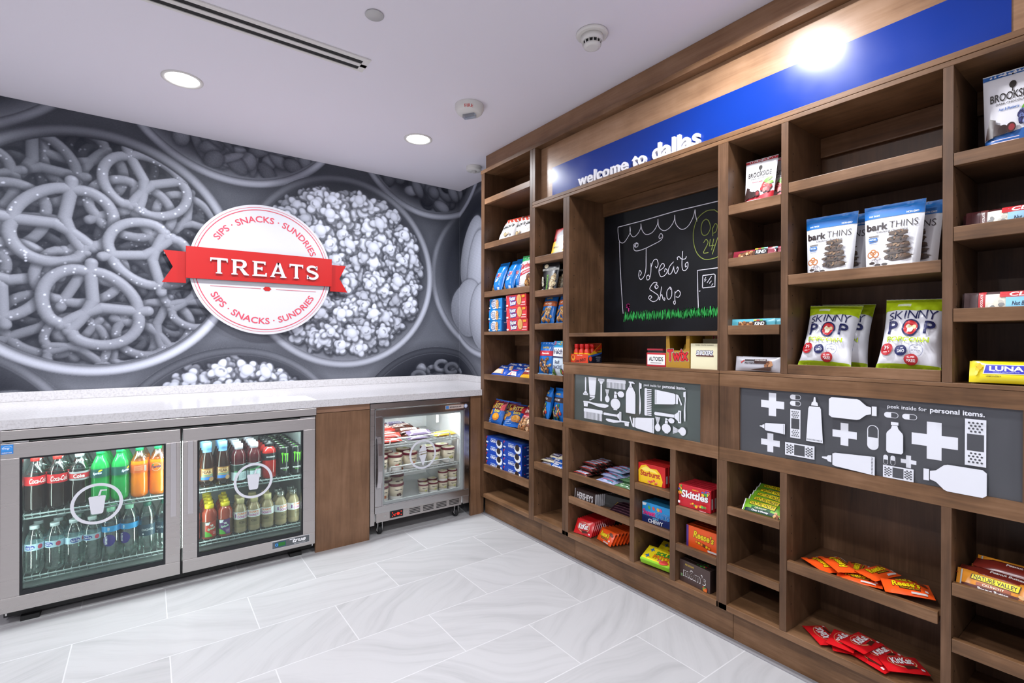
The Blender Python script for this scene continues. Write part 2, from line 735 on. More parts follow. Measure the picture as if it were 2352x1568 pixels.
def split(v, f, maxlen):
    V = list(v)
    mid = {}
    todo = list(f)
    out = []
    guard = 0
    while todo and guard < 60000:
        guard += 1
        t = todo.pop()
        best, e = 0, None
        for i in range(3):
            a, b = t[i], t[(i + 1) % 3]
            d = math.hypot(V[a][0] - V[b][0], V[a][1] - V[b][1])
            if d > best:
                best, e = d, i
        if best <= maxlen:
            out.append(t)
            continue
        a, b, c = t[e], t[(e + 1) % 3], t[(e + 2) % 3]
        k = (min(a, b), max(a, b))
        if k not in mid:
            mid[k] = len(V)
            V.append(((V[a][0] + V[b][0]) / 2, (V[a][1] + V[b][1]) / 2))
        m = mid[k]
        todo += [(a, m, c), (m, b, c)]
    return V, out


# surfaces to print on: facing -x on the shelf wall (u = -y) and facing -y on the counter wall (u = x)
def onx(x):
    return lambda u, v, d: (x - d, -u, v)


def ony(y):
    return lambda u, v, d: (u, y - d, v)
# ------------------------------------------------------------------ room shell
MW, RW = 3.70, 2.152          # counter-side wall (y) and shelf-side wall (x)
XF = 1.846                    # front plane of the shelving
XL, YB = -3.6, -3.2           # outer limits: added wall at XL, open towards the lobby at YB

struct(MB().box(XL, RW + 0.12, YB, MW + 0.12, -0.08, 0.0, 'floor_tile').build('floor'))
struct(MB().box(XL, RW + 0.12, YB, MW + 0.12, CEIL, CEIL + 0.1, 'ceiling_paint').build('ceiling'))
struct(MB().box(XL, RW + 0.12, MW, MW + 0.12, 0.0, CEIL, 'wall_paint').build('wall_back'))
struct(MB().box(RW, RW + 0.12, YB, MW, 0.0, CEIL, 'wall_paint').build('wall_right'))
struct(MB().box(XL - 0.12, XL, YB, MW + 0.12, 0.0, CEIL, 'wall_paint').build('wall_left_unseen'))  # unseen wall, added to darken reflections in the blue band and glass
struct(MB().box(1.856, 1.884, 0.02, 2.884, 0.0, 0.004, 'grey_strip').build('floor_strip_right'))  # thin grey strip on the floor in front of the toe kick


# ------------------------------------------------------------------ mural: a black and white photograph of snack bowls, printed on wallpaper
def paint_mural():
    st = 0.0036
    s0, s1, z0, z1 = -1.25, RW + (MW - 2.886), 0.895, CEIL - 0.001
    ns, nz = int((s1 - s0) / st) + 1, int((z1 - z0) / st) + 1
    S = np.linspace(s0, s1, ns)
    Z = np.linspace(z0, z1, nz)
    img = np.zeros((nz, ns))
    SS, ZZ = np.meshgrid(S, Z)
    img[:] = 0.30 + 0.05 * (SS > -9) - 0.10 * np.clip((ZZ - 1.7) / 0.8, 0, 1) + 0.06 * np.clip((1.4 - ZZ) / 0.5, 0, 1)
    rs = np.random.RandomState(5)

    def win(cx, cz, r):
        i0, i1 = int(max(0, (cx - r - s0) / st)), int(min(ns, (cx + r - s0) / st + 2))
        j0, j1 = int(max(0, (cz - r - z0) / st)), int(min(nz, (cz + r - z0) / st + 2))
        if i1 <= i0 or j1 <= j0:
            return None
        return slice(j0, j1), slice(i0, i1)

    def blend(w, a, val):
        img[w] = img[w] * (1 - a) + val * a

    def bowl(cx, cz, r, rim=0.62, inner=0.2, band=0.055):
        w = win(cx, cz, r + 0.08)
        if w is None:
            return
        dx, dz = SS[w] - cx, ZZ[w] - cz
        d = np.hypot(dx, dz)
        ang = np.arctan2(dz, dx)
        # contact tone round the bowl in the picture
        blend(w, np.clip(1 - (d - r) / 0.06, 0, 1) * 0.35 * (d > r), 0.16)
        lit = 0.72 - 0.28 * np.clip(np.sin(ang), -0.3, 1) + 0.10 * np.cos(ang)
        prof = np.clip((d - (r - band)) / band, 0, 1)
        tone = rim * lit * (0.55 + 0.75 * np.sin(np.pi * np.clip(prof, 0, 1)) ** 0.8)
        a = np.clip((r - d) / 0.006, 0, 1) * np.clip((d - (r - band)) / 0.006, 0, 1)
        ins = np.clip((r - band - d) / 0.006 + 0.5, 0, 1)
        blend(w, ins, inner * (0.75 + 0.35 * np.clip(-dz / r, -1, 1)) + 0.22 * np.clip((d - (r - band - 0.10)) / 0.10, 0, 1) * (0.7 + 0.5 * np.clip(-np.sin(ang), -0.4, 1)))
        blend(w, a, tone)

    def clipmask(w, bc):
        if bc is None:
            return 1.0
        d = np.hypot(SS[w] - bc[0], ZZ[w] - bc[1])
        return np.clip((bc[2] - d) / 0.006, 0, 1)

    def tube(pts, r, tone, bc, fade=1.0):
        lines = [np.array(q) for q in (pts if isinstance(pts[0], list) else [pts])]
        pts = np.concatenate(lines)
        c = pts.mean(0)
        R = np.hypot(*(pts - c).T).max() + r + 0.03
        w = win(c[0], c[1], R)
        if w is None:
            return
        X, Y = SS[w], ZZ[w]
        best = np.full(X.shape, 9.0)
        sx = np.zeros(X.shape)
        sy = np.zeros(X.shape)
        for (ax, ay), (bx, by) in [g_ for ln in lines for g_ in zip(ln[:-1], ln[1:])]:
            ux, uy = bx - ax, by - ay
            q = np.clip(((X - ax) * ux + (Y - ay) * uy) / (ux * ux + uy * uy + 1e-12), 0, 1)
            px, py = X - (ax + q * ux), Y - (ay + q * uy)
            d = np.hypot(px, py)
            k = d < best
            best[k] = d[k]
            sx[k], sy[k] = px[k], py[k]
        cm = clipmask(w, bc)
        blend(w, np.clip(1 - (best - r) / 0.024, 0, 1) * 0.6 * cm, tone * 0.22)
        h = np.sqrt(np.clip(1 - (best / r) ** 2, 0, 1))
        lam = np.clip(0.30 * sx / r + 0.45 * sy / r + 0.78 * h, 0, 1)
        val = tone * (0.52 + 0.55 * lam) + 0.30 * np.clip(lam - 0.88, 0, 1) * 4 * tone
        blend(w, np.clip((r - best) / 0.005 + 0.5, 0, 1) * cm, val)

    def dot(cx, cz, r, v, bc=None, a=1.0):
        w = win(cx, cz, r + 0.01)
        if w is None:
            return
        d = np.hypot(SS[w] - cx, ZZ[w] - cz)
        blend(w, np.clip((r - d) / 0.004 + 0.5, 0, 1) * a * clipmask(w, bc), v)

    def blob(cx, cz, rx, ry, rot, tone, bc, lo=0.35, rough=0.0, shade=0.5):
        R = max(rx, ry) + 0.03
        w = win(cx, cz, R)
        if w is None:
            return
        dx, dz = SS[w] - cx, ZZ[w] - cz
        c, s = math.cos(rot), math.sin(rot)
        a, b = (dx * c + dz * s) / rx, (-dx * s + dz * c) / ry
        q = np.hypot(a, b)
        cm = clipmask(w, bc)
        soft = min(rx, ry)
        blend(w, np.clip(1 - (q - 1) * soft / 0.014, 0, 1) * shade * cm, tone * 0.40)
        h = np.sqrt(np.clip(1 - q * q, 0, 1))
        lam = np.clip(0.25 * dx / R + 0.45 * dz / R + 0.8 * h, 0, 1)
        val = tone * (lo + (1.08 - lo) * lam)
        if rough:
            val = val + rough * np.sin(dx * 310 + 4 * np.sin(dz * 170)) * np.sin(dz * 290 + 3 * np.sin(dx * 210))
        blend(w, np.clip((1 - q) * soft / 0.005 + 0.5, 0, 1) * cm, val)

    def pretzel(cx, cz, R, rot, tone, bc, sq=1.0):
        ring = []
        for i in range(49):
            a = 2 * math.pi * i / 48
            dip = sum(math.exp(-((math.atan2(math.sin(a - q), math.cos(a - q))) / 0.20) ** 2) * k for q, k in ((math.pi / 2, .20), (math.radians(222), .05), (math.radians(318), .05)))
            rr = (1.0 + 0.05 * math.sin(a)) * (1 - dip)
            ring.append((rr * math.cos(a) * 1.05, rr * math.sin(a) * 0.92))
        c, s = math.cos(rot), math.sin(rot)

        def tf(L_):
            return [(cx + R * (c * x - s * y * sq), cz + R * (s * x + c * y * sq)) for x, y in L_]
        r = R * 0.135
        arm = [(.10, .86), (.06, .55), (-.02, .18), (-.12, -.08), (-.40, -.34), (-.68, -.60), (-.82, -.78)]
        tube([tf(ring), tf(arm), tf([(-x, y) for x, y in arm])], r, tone, bc)
        dots = tf(ring)
        for k in range(22):
            p = dots[rs.randint(len(dots))]
            dot(p[0] + rs.uniform(-r, r) * 0.8, p[1] + rs.uniform(-r, r) * 0.8, rs.uniform(0.003, 0.0058), min(tone * 1.35 + 0.14, 0.92), bc, 0.8)

    # bowls
    bowl(-1.03, 3.05, 0.86, 0.45, 0.16)
    blob(-1.10, 2.52, 0.26, 0.10, 0.15, 0.62, (-1.03, 3.05, 0.78), 0.4, 0.02)
    blob(-0.85, 2.50, 0.24, 0.09, 0.3, 0.58, (-1.03, 3.05, 0.78), 0.4, 0.02)
    # crackers bowl, runs round the corner
    bowl(2.573, 1.743, 0.70, 0.66, 0.22)
    bc = (2.573, 1.743, 0.63)
    for (x, y, a, b, r, t) in [(2.75, 2.0, .2, .24, .2, .6), (2.34, 1.92, .15, .30, -.35, .78), (2.44, 1.74, .16, .34, -.1, .84), (2.30, 1.46, .23, .24, .3, .78), (2.52, 1.38, .2, .27, .1, .86), (2.8, 1.6, .2, .3, 0, .7), (2.74, 1.35, .22, .2, .3, .8)]:
        blob(x, y, a, b, r, t * .82, bc, 0.74, 0.035, 0.6)
    # nuts and sticks bowl at the ceiling
    bowl(0.487, 2.896, 0.70, 0.62, 0.16)
    bc = (0.487, 2.896, 0.635)
    for k in range(90):
        a, d = rs.uniform(-math.pi, 0), 0.60 * math.sqrt(rs.uniform(0.2, 1))
        x, y = 0.487 + d * math.cos(a), 2.896 + d * math.sin(a)
        t = rs.uniform(0.34, 0.5)
        if rs.rand() < 0.4:
            blob(x, y, rs.uniform(.09, .14), .026, rs.uniform(-1, 1) + (0.6 if rs.rand() < .5 else -0.2), t, bc, 0.55, 0.02)
        else:
            blob(x, y, rs.uniform(.055, .085), rs.uniform(.036, .052), rs.uniform(0, 3), t, bc, 0.55, 0.03)
    # mixed nuts bowl, upper corner
    bowl(1.888, 2.866, 0.68, 0.62, 0.13)
    bc = (1.888, 2.866, 0.615)
    for k in range(75):
        a, d = rs.uniform(-math.pi, 0), 0.58 * math.sqrt(rs.uniform(0.2, 1))
        blob(1.888 + d * math.cos(a), 2.866 + d * math.sin(a), rs.uniform(.045, .085), rs.uniform(.04, .055), rs.uniform(0, 3), rs.choice([0.2, 0.36, 0.48, 0.6]), bc, 0.4, 0.015)
    # lower bowls
    bowl(0.476, 0.428, 0.715, 0.62, 0.3)
    popc = (0.476, 0.428, 0.66)
    bowl(1.929, 0.412, 0.725, 0.42, 0.14)
    bc = (1.929, 0.412, 0.66)
    for k in range(60):
        a, d = rs.uniform(0, math.pi), 0.62 * math.sqrt(rs.uniform(0.25, 1))
        x, y = 1.929 + d * math.cos(a), 0.412 + d * math.sin(a) * 0.93
        if rs.rand() < 0.5:
            blob(x, y, .055, .045, rs.uniform(0, 3), rs.uniform(.35, .6), bc, 0.4, 0.06)
        else:
            tube([(x + .055 * math.cos(q), y + .04 * math.sin(q)) for q in np.linspace(0.3, 5.5, 14)], 0.018, rs.uniform(.3, .55), bc)
    bowl(-0.977, 0.506, 0.70, 0.6, 0.2)
    bc = (-0.977, 0.506, 0.63)
    for k in range(14):
        a = rs.uniform(0, math.pi)
        blob(-0.977 + 0.5 * math.cos(a), 0.506 + 0.5 * math.sin(a), rs.uniform(.07, .14), .06, rs.uniform(0, 3), rs.uniform(.3, .5), bc, 0.4, 0.03)
    # pretzels
    bowl(-0.232, 1.686, 0.71, 0.74, 0.13, 0.06)
    bc = (-0.232, 1.686, 0.645)
    for k in range(60):
        a, d = rs.uniform(0, 2 * math.pi), 0.56 * math.sqrt(rs.rand())
        x, y = -0.232 + d * math.cos(a), 1.686 + d * math.sin(a)
        up = np.clip((y - 1.5) / 0.7, 0, 1)
        pretzel(x, y, rs.uniform(.15, .18), rs.uniform(0, 6.3), (rs.uniform(.26, .36) * (1 - .35 * up)) * (.55 + .45 * k / 60), bc)
    for (x, y, R, rot, t) in [(-0.30, 2.17, .19, -.9, .40), (-0.50, 2.13, .20, 2.3, .40), (-0.72, 2.0, .18, 1.2, .40), (-0.62, 1.83, .19, .8, .46), (0.20, 1.92, .17, 2.2, .50), (-0.78, 1.62, .18, 2.6, .46), (-0.44, 1.26, .19, -.3, .44), (-0.08, 1.95, .19, -.3, .50),
                              (-0.15, 1.20, .18, 2.9, .48), (-0.32, 1.15, .16, 1.7, .48), (0.03, 1.26, .18, 3.6, .50), (0.23, 1.44, .17, 2.0, .52), (-0.62, 1.49, .21, .9, .54), (-0.30, 1.55, .19, .4, .52),
                              (-0.005, 2.115, .20, 2.75, .56), (-0.385, 1.83, .225, -2.45, .56), (0.01, 1.69, .205, -.6, .60), (-0.245, 1.375, .225, 2.35, .58)]:
        pretzel(x, y, R, rot, t, bc, 0.92)
    # popcorn
    bowl(1.186, 1.693, 0.71, 0.66, 0.2)

    def popcorn(bcx, bcz, rad, clip, tone0):
        w = win(bcx, bcz, rad)
        blend(w, np.clip((rad * 0.98 - np.hypot(SS[w] - bcx, ZZ[w] - bcz)) / 0.06, 0, 1), tone0 * 0.42)
        for step, k0, sc in ((0.088, 0.62, 0.9), (0.100, 0.84, 1.0), (0.122, 1.0, 1.12)):
            pts = []
            m = int(rad / step) + 1
            for i in range(-m, m + 1):
                for j in range(-m, m + 1):
                    x, y = (i + 0.5 * (j % 2) + rs.uniform(-.35, .35)) * step, (j * 0.88 + rs.uniform(-.35, .35)) * step
                    if math.hypot(x, y) < rad * (1.0 if k0 < 1 else .97) and rs.rand() < (1.0 if k0 < 1 else .62):
                        pts.append((rs.rand(), bcx + x, bcz + y))
            pts.sort()
            for d, x, y in pts:
                t = tone0 * k0 * rs.uniform(0.9, 1.04)
                n_ = rs.randint(4, 8)
                a0 = rs.uniform(0, 6.3)
                lob = [(x, y, rs.uniform(.030, .042) * sc, rs.uniform(.026, .036) * sc, rs.uniform(0, 3))]
                for j in range(n_):
                    a = a0 + 6.28 * j / n_ + rs.uniform(-.4, .4)
                    q = rs.uniform(.022, .046) * sc
                    lob.append((x + q * math.cos(a), y + q * math.sin(a), rs.uniform(.014, .034) * sc, rs.uniform(.012, .026) * sc, a + rs.uniform(-.6, .6)))
                for L_ in lob:
                    blob(L_[0] + .003, L_[1] - .006, L_[2] + .006, L_[3] + .006, L_[4], t * 0.52, clip, 0.8)
                for L_ in lob[1:] + lob[:1]:
                    blob(*L_, t, clip, 0.74, 0.0, 0.25)
                if rs.rand() < 0.45:
                    a = rs.uniform(0, 6.3)
                    for q in np.linspace(0, 1.8, 7):
                        dot(x + .020 * math.cos(a + q), y + .018 * math.sin(a + q), rs.uniform(.003, .007), t * 0.55, clip, 0.6)
    popcorn(1.186, 1.693, 0.60, (1.186, 1.693, 0.655), 0.90)
    popcorn(0.476, 0.428, 0.62, popc, 0.92)
    # fine paper grain and the seam of two strips
    img[:] = np.clip(img + rs.normal(0, 0.008, img.shape), 0.02, 0.95)
    lin = np.clip(img, 0, 1) ** 2.0
    col = np.ones((nz, ns, 4), dtype=np.float32)
    col[..., 0] = lin * 0.88 + 0.004
    col[..., 1] = lin * 0.92 + 0.006
    col[..., 2] = np.clip(lin * 1.06 + 0.014, 0, 1)
    # the sheet itself: two runs of wallpaper meeting in the corner
    X = np.minimum(SS, RW - 0.002)
    Y = np.where(SS <= RW - 0.002, MW - 0.002, MW - 0.002 - (SS - (RW - 0.002)))
    V = np.stack([X, Y, ZZ], -1).reshape(-1, 3)
    idx = np.arange(nz * ns).reshape(nz, ns)
    F = np.stack([idx[:-1, :-1], idx[:-1, 1:], idx[1:, 1:], idx[1:, :-1]], -1).reshape(-1, 4)
    me = bpy.data.meshes.new('mural')
    me.vertices.add(len(V))
    me.vertices.foreach_set('co', V.astype(np.float32).ravel())
    me.loops.add(F.size)
    me.loops.foreach_set('vertex_index', F.ravel().astype(np.int32))
    me.polygons.add(len(F))
    me.polygons.foreach_set('loop_start', np.arange(0, F.size, 4, dtype=np.int32))
    me.polygons.foreach_set('loop_total', np.full(len(F), 4, dtype=np.int32))
    me.update(calc_edges=True)
    ca = me.color_attributes.new('print', 'FLOAT_COLOR', 'POINT')
    ca.data.foreach_set('color', col.reshape(-1))
    me.materials.append(MATS['mural_print'])
    o = bpy.data.objects.new('mural', me)
    COL.objects.link(o)
    tag(o, 'large grey photo mural of pretzel and popcorn bowls above the counter', 'mural')


paint_mural()

# ------------------------------------------------------------------ round sign on the mural
sg = empty('round_sign', (0.63, 3.66, 1.655))
tag(sg, 'round white sign with red ribbon banner mounted on the bowl mural', 'sign')


def rel(o, fn=None):
    lx, ly, lz = o.location
    return lambda u, v, d: (u - lx, 3.66 - d - ly, v - lz)


rs_ = rel(sg)
mb = MB()
SCX, SCZ, SR = 0.63, 1.655, 0.43
circ = [(SCX + SR * math.cos(2 * math.pi * i / 96), SCZ + SR * math.sin(2 * math.pi * i / 96)) for i in range(96)]
mb.prism(circ, rs_, -0.012, 0.0, 'sign_white', 'acrylic_edge')
pr = Print()
pr.ring(SCX, SCZ, 0.413, 0.0022, 'sign_ink', 96)
pr.ring(SCX, SCZ, 0.397, 0.0052, 'sign_ink', 96)
pr.arc('SIPS \u00b7 SNACKS \u00b7 SUNDRIES', SCX, SCZ, 0.316, math.radians(85), 0.041, 'sign_ink', 0.014, False, math.radians(126))
pr.arc('SIPS \u00b7 SNACKS \u00b7 SUNDRIES', SCX, SCZ, 0.360, math.radians(270.5), 0.041, 'sign_ink', 0.014, True, math.radians(122))
pr.rect(0.462, 1.529, 0.29, 0.0025, 'sign_ink')
pr.rect(0.828, 1.529, 0.26, 0.0025, 'sign_ink')
pr.poly([(0.619, 1.529), (0.632, 1.516), (0.657, 1.516), (0.670, 1.529), (0.657, 1.543), (0.632, 1.543)], 'sign_red')
pr.lay(mb, rs_, 0.0006)
mb.build('disc', sg)
b = MB()
b.prism([(0.187, 1.567), (1.062, 1.571), (1.062, 1.767), (0.187, 1.763)], rs_, 0.004, 0.022, 'sign_red', 'sign_edge')
b.build('ribbon_banner', sg)
b = MB()
b.prism([(0.073, 1.730), (0.122, 1.632), (0.068, 1.535), (0.190, 1.537), (0.190, 1.730)], rs_, -0.016, -0.004, 'sign_red', 'sign_edge')
b.build('ribbon_tail', sg)
b = MB()
b.prism([(1.058, 1.540), (1.182, 1.538), (1.124, 1.634), (1.170, 1.731), (1.058, 1.730)], rs_, -0.016, -0.004, 'sign_red', 'sign_edge')
b.build('ribbon_tail', sg)
for sx_, sz_ in ((0.085, 1.55), (1.16, 1.55), (0.085, 1.715), (1.155, 1.715), (0.4, 1.4), (0.86, 1.4), (0.4, 1.92), (0.86, 1.92)):
    b = MB()
    b.prism([(sx_ + 0.008 * math.cos(i), sz_ + 0.008 * math.sin(i)) for i in np.linspace(0, 2 * math.pi, 13)[:-1]], rs_, -0.0385, -0.010, 'acrylic_edge')
    b.build('standoff', sg)


def serif_poly():
    """wide roman capitals with small serifs, unit height 1"""
    return {
        'T': (0.95, [[(0, 1), (0, .76), (.05, .76), (.08, .87), (.38, .87), (.38, .09), (.30, .06), (.30, 0), (.65, 0), (.65, .06), (.57, .09), (.57, .87), (.87, .87), (.90, .76), (.95, .76), (.95, 1)]]),
        'R': (1.0, [[(0, 1), (0, .94), (.09, .91), (.09, .09), (0, .06), (0, 0), (.36, 0), (.36, .06), (.28, .09), (.28, .91), (.28, 1)],
                    [(.28, 1), (.28, .88), (.55, .88), (.63, .83), (.66, .73), (.63, .62), (.55, .56), (.28, .56), (.28, .44), (.56, .44), (.76, .50), (.86, .62), (.87, .76), (.82, .90), (.70, .98), (.56, 1)],
                    [(.42, .46), (.64, .46), (.92, .10), (1.0, .06), (1.0, 0), (.72, 0)]]),
        'E': (.86, [[(0, 1), (0, .94), (.09, .91), (.09, .09), (0, .06), (0, 0), (.28, 0), (.28, 1)],
                    [(.28, 1), (.28, .87), (.68, .87), (.71, .78), (.78, .78), (.78, 1)],
                    [(.28, .58), (.28, .45), (.50, .45), (.53, .40), (.60, .40), (.60, .63), (.53, .63), (.50, .58)],
                    [(.28, .13), (.28, 0), (.86, 0), (.86, .24), (.79, .24), (.76, .13)]]),
        'A': (1.02, [[(0, 0), (0, .06), (.07, .09), (.42, 1), (.58, 1), (.50, .79), (.23, .09), (.31, .06), (.31, 0)],
                     [(.42, 1), (.62, 1), (.95, .09), (1.02, .06), (1.02, 0), (.64, 0), (.64, .06), (.73, .09), (.49, .78)],
                     [(.30, .26), (.68, .26), (.64, .37), (.34, .37)]]),
    }


def s_stroke():
    pts = []
    for i in range(15):
        a = math.radians(28 + i * (242 / 14))
        pts.append((0.42 + 0.30 * math.cos(a), 0.735 + 0.195 * math.sin(a)))
    for i in range(1, 16):
        a = math.radians(90 - i * (242 / 15))
        pts.append((0.42 + 0.33 * math.cos(a), 0.285 + 0.215 * math.sin(a)))
    return pts


LET = serif_poly()
lx = 0.314
for chx, wdt in (('T', .096), ('R', .100), ('E', .086), ('A', .100), ('T', .087), ('S', .082)):
    hh = 0.098
    zb = 1.606 + (lx - 0.32) * 0.006
    b = MB()
    if chx == 'S':
        st_ = s_stroke()
        L2, R2 = [], []
        for i, p in enumerate(st_):
            a_, c_ = st_[max(i - 1, 0)], st_[min(i + 1, len(st_) - 1)]
            d_ = math.hypot(c_[0] - a_[0], c_[1] - a_[1])
            wv = 0.062 + 0.035 * math.sin(math.pi * i / (len(st_) - 1))
            nx_, ny_ = -(c_[1] - a_[1]) / d_ * wv, (c_[0] - a_[0]) / d_ * wv
            L2.append((p[0] + nx_, p[1] + ny_))
            R2.append((p[0] - nx_, p[1] - ny_))
        polys = []
        for i in range(len(st_) - 1):
            polys.append([L2[i], L2[i + 1], R2[i + 1], R2[i]])
        polys.append([(.70, .98), (.76, .98), (.76, .70), (.70, .70), (.62, .80)])
        polys.append([(.06, .30), (.12, .30), (.20, .18), (.12, .02), (.06, .02)])
        wid = 0.84
    else:
        wid, polys = LET[chx]
    for q in polys:
        q2 = [(lx + x / wid * wdt, zb + y * hh) for x, y in q]
        ar = sum(q2[i][0] * q2[(i + 1) % len(q2)][1] - q2[(i + 1) % len(q2)][0] * q2[i][1] for i in range(len(q2)))
        if ar < 0:
            q2 = q2[::-1]
        b.prism(q2, rs_, 0.0218, 0.034, 'sign_white', 'acrylic_edge')
    b.build('letter', sg)
    lx += wdt + 0.0205

# ------------------------------------------------------------------ counter
ct = empty('countertop', (0.3, 3.28, 0.815))


def shift(o):
    return o.location


def lbox(mb_, o, x0, x1, y0, y1, z0, z1, mat):
    l = o.location
    mb_.box(x0 - l.x, x1 - l.x, y0 - l.y, y1 - l.y, z0 - l.z, z1 - l.z, mat)
    return mb_


tag(ct, 'long white quartz countertop over the drink fridges, below the mural', 'countertop')
b = MB()
l_ = ct.location
poly_ = [(-1.25, 2.862), (1.8455, 2.862), (1.8455, 2.884), (2.150, 2.884), (2.150, 3.697), (-1.25, 3.697)]
b.prism(poly_, lambda u, v, d: (u - l_.x, v - l_.y, d), 0.0, 0.040, 'quartz')
b.build('slab', ct, 0.002)
lbox(MB(), ct, -1.25, 2.149, 3.676, 3.6965, 0.8552, 0.905, 'quartz').build('backsplash', ct, 0.0015)
lbox(MB(), ct, 2.129, 2.149, 2.886, 3.6755, 0.8552, 0.905, 'quartz').build('backsplash', ct, 0.0015)

# a sheet lying at the front of the counter
pa = MB()
pc4 = [at(625, 925, 2, 0.8556), at(728, 918.5, 2, 0.8556), at(701, 908.5, 2, 0.8556), at(607, 912.5, 2, 0.8556)]
cx_, cy_ = sum(q_.x for q_ in pc4) / 4, sum(q_.y for q_ in pc4) / 4
pa.prism([(q_.x - cx_, max(q_.y, 2.866) - cy_) for q_ in pc4], lambda u, v, d: (u, v, d), 0.0, 0.0012, P('f6f6f8', 0.5))
pa.add([(0.02, 0.03, 0.0014), (0.09, 0.03, 0.0014), (0.09, 0.036, 0.0014), (0.02, 0.036, 0.0014)], [(0, 1, 2, 3)], P('b9b4b4'))
o = pa.build('paper_sheet')
o.location = (cx_, cy_, 0.8554)
tag(o, 'white sheet of paper lying at the front edge of the countertop', 'paper')

# boards between and beside the fridges
o = MB().box(-0.154, 0.154, 0, 0.018, 0.0, 0.776, 'wood_panel').box(-0.154, 0.154, 0, 0.018, 0.779, 0.8145, 'wood_rail').build('filler_panel')
o.location = (0.912, 2.885, 0.0)
tag(o, 'wide brown wooden filler panel between the two fridges under the counter', 'panel')
o = MB().box(-0.052, 0.052, 0, 0.018, 0.0, 0.8145, 'wood_panel').build('filler_panel')
o.location = (1.822, 2.885, 0.0)
tag(o, 'narrow brown wooden filler strip between small freezer and tall shelves', 'panel')

# ------------------------------------------------------------------ shelving
XB = 2.125            # face of the back boards


class Unit:
    def __init__(self, y0, y1, label):
        self.o = empty('shelving_unit', (XF, (y0 + y1) / 2, 0.0))
        tag(self.o, label, 'shelving unit', 'built-in brown wooden shelving')

    def board(self, name, x0, x1, y0, y1, z0, z1, mat, bevel=0.0015):
        return lbox(MB(), self.o, x0, x1, y0, y1, z0, z1, mat).build(name, self.o, bevel)

    def upright(self, y0, y1, z0, z1, x0=XF, holes=True):
        b_ = lbox(MB(), self.o, x0, XB, y0, y1, z0, z1, 'wood_up')
        if holes:
            p_ = Print()
            for xx in (XF + 0.036, XB - 0.045):
                z = z0 + 0.09
                while z < z1 - 0.06:
                    p_.ell(xx, z, 0.0028, 0.0028, 'pin_hole', 6)
                    z += 0.064
            l = self.o.location
            p_.layer = 0
            for it in p_.items:
                for sgn, yy in ((-1, y0), ):
                    b_.add([(a - l.x, yy - 0.0004 - l.y, c - l.z) for a, c in it[0]], it[1], 'pin_hole')
        return b_.build('upright', self.o)

    def shelf(self, y0, y1, zb, zt, flush=False, lip=True, short=0.0):
        """board with a front lip from zb to zt; returns the height things stand on"""
        y0, y1 = y0 + 0.0012, y1 - 0.0012
        b_ = MB()
        th = 0.018
        bt = zt if flush else zb + th
        lbox(b_, self.o, XF + 0.0195, XB - 0.002, y0, y1, bt - th, bt, 'wood_deep')
        lbox(b_, self.o, XF, XF + 0.0195, y0 + short, y1, zb, zt, 'wood_along')
        b_.build('shelf', self.o, 0.0015)
        return bt

    def deck(self, y0, y1, z0, z1, name='deck'):
        return self.board(name, XF, XB, y0, y1, z0, z1, 'wood_along')

    def back(self, y0, y1, z0, z1, name='back_panel'):
        return self.board(name, XB, XB + 0.012, y0, y1, z0, z1, 'wood_up', 0)


H1, H2 = 2.329, 1.976
TOPS = {}
# tower in the corner
U = Unit(2.32, 2.882, 'tall narrow brown shelf tower in the corner beside the countertop')
U.upright(2.844, 2.882, 0.1235, H1)
U.upright(2.321, 2.344, 0.1235, H1, holes=False)
U.back(2.321, 2.882, 0.1235, H1)
for k, (zb, zt) in {'s1': (2.114, 2.151), 's2': (1.810, 1.848), 's3': (1.482, 1.520), 's5': (.926, .963), 's6': (.592, .639), 's7': (.303, .350)}.items():
    TOPS['1' + k] = U.shelf(2.344, 2.844, zb, zt)
U.deck(2.344, 2.844, 1.227, 1.249)
U.board('top_panel', 1.941, 2.137, 2.321, 2.882, 2.3295, 2.3455, 'wood_along')
TOPS['1s4'] = 1.249
U.board('nailer', XB - 0.018, XB - 0.0005, 2.345, 2.843, 1.155, 1.226, 'wood_along')
U.board('nailer', XB - 0.018, XB - 0.0005, 2.345, 2.843, 2.25, 2.328, 'wood_along')
U.deck(2.344, 2.844, 0.124, 0.149)
# narrow tower
U = Unit(2.047, 2.32, 'narrow brown shelf tower between corner tower and chalkboard')
U.upright(2.296, 2.3205, 0.1235, H2)
U.back(2.0475, 2.3205, 0.1235, H2)
for k, (zb, zt) in {'s1': (1.644, 1.683), 's2': (1.447, 1.484), 's3': (1.254, 1.289), 's4': (.962, .994), 's5': (.695, .738), 's6': (.433, .476)}.items():
    TOPS['2' + k] = U.shelf(2.047, 2.296, zb, zt)
U.deck(2.047, 2.296, 0.126, 0.154)
# chalkboard bay
U = Unit(1.116, 2.047, 'wide brown shelf bay holding the chalkboard and candy cubbies')
U.upright(1.998, 2.0215, 0.1235, 0.7165)
U.upright(1.998, 2.0215, 1.0735, H2)
U.upright(2.0225, 2.0465, 0.1235, 0.7165, holes=False)
U.upright(2.0225, 2.0465, 1.0735, H2, holes=False)
U.upright(2.0225, 2.0465, 0.717, 1.060, x0=XF + 0.021, holes=False)
U.upright(1.1165, 1.124, 0.1235, 0.7165, holes=False)
U.upright(1.1165, 1.124, 1.0735, H2, holes=False)
U.upright(1.544, 1.570, 0.149, 0.7165)
U.upright(1.318, 1.346, 0.149, 0.7165)
U.back(1.1165, 2.0465, 0.1235, H2)
U.board('nailer', XB - 0.02, XB - 0.0005, 1.1245, 1.9975, 1.90, 1.975, 'wood_along')
U.deck(1.124, 1.998, 1.212, 1.231, 'niche_shelf')
U.deck(1.1165, 2.0465, 1.0605, 1.073)
TOPS['3n'] = 1.073
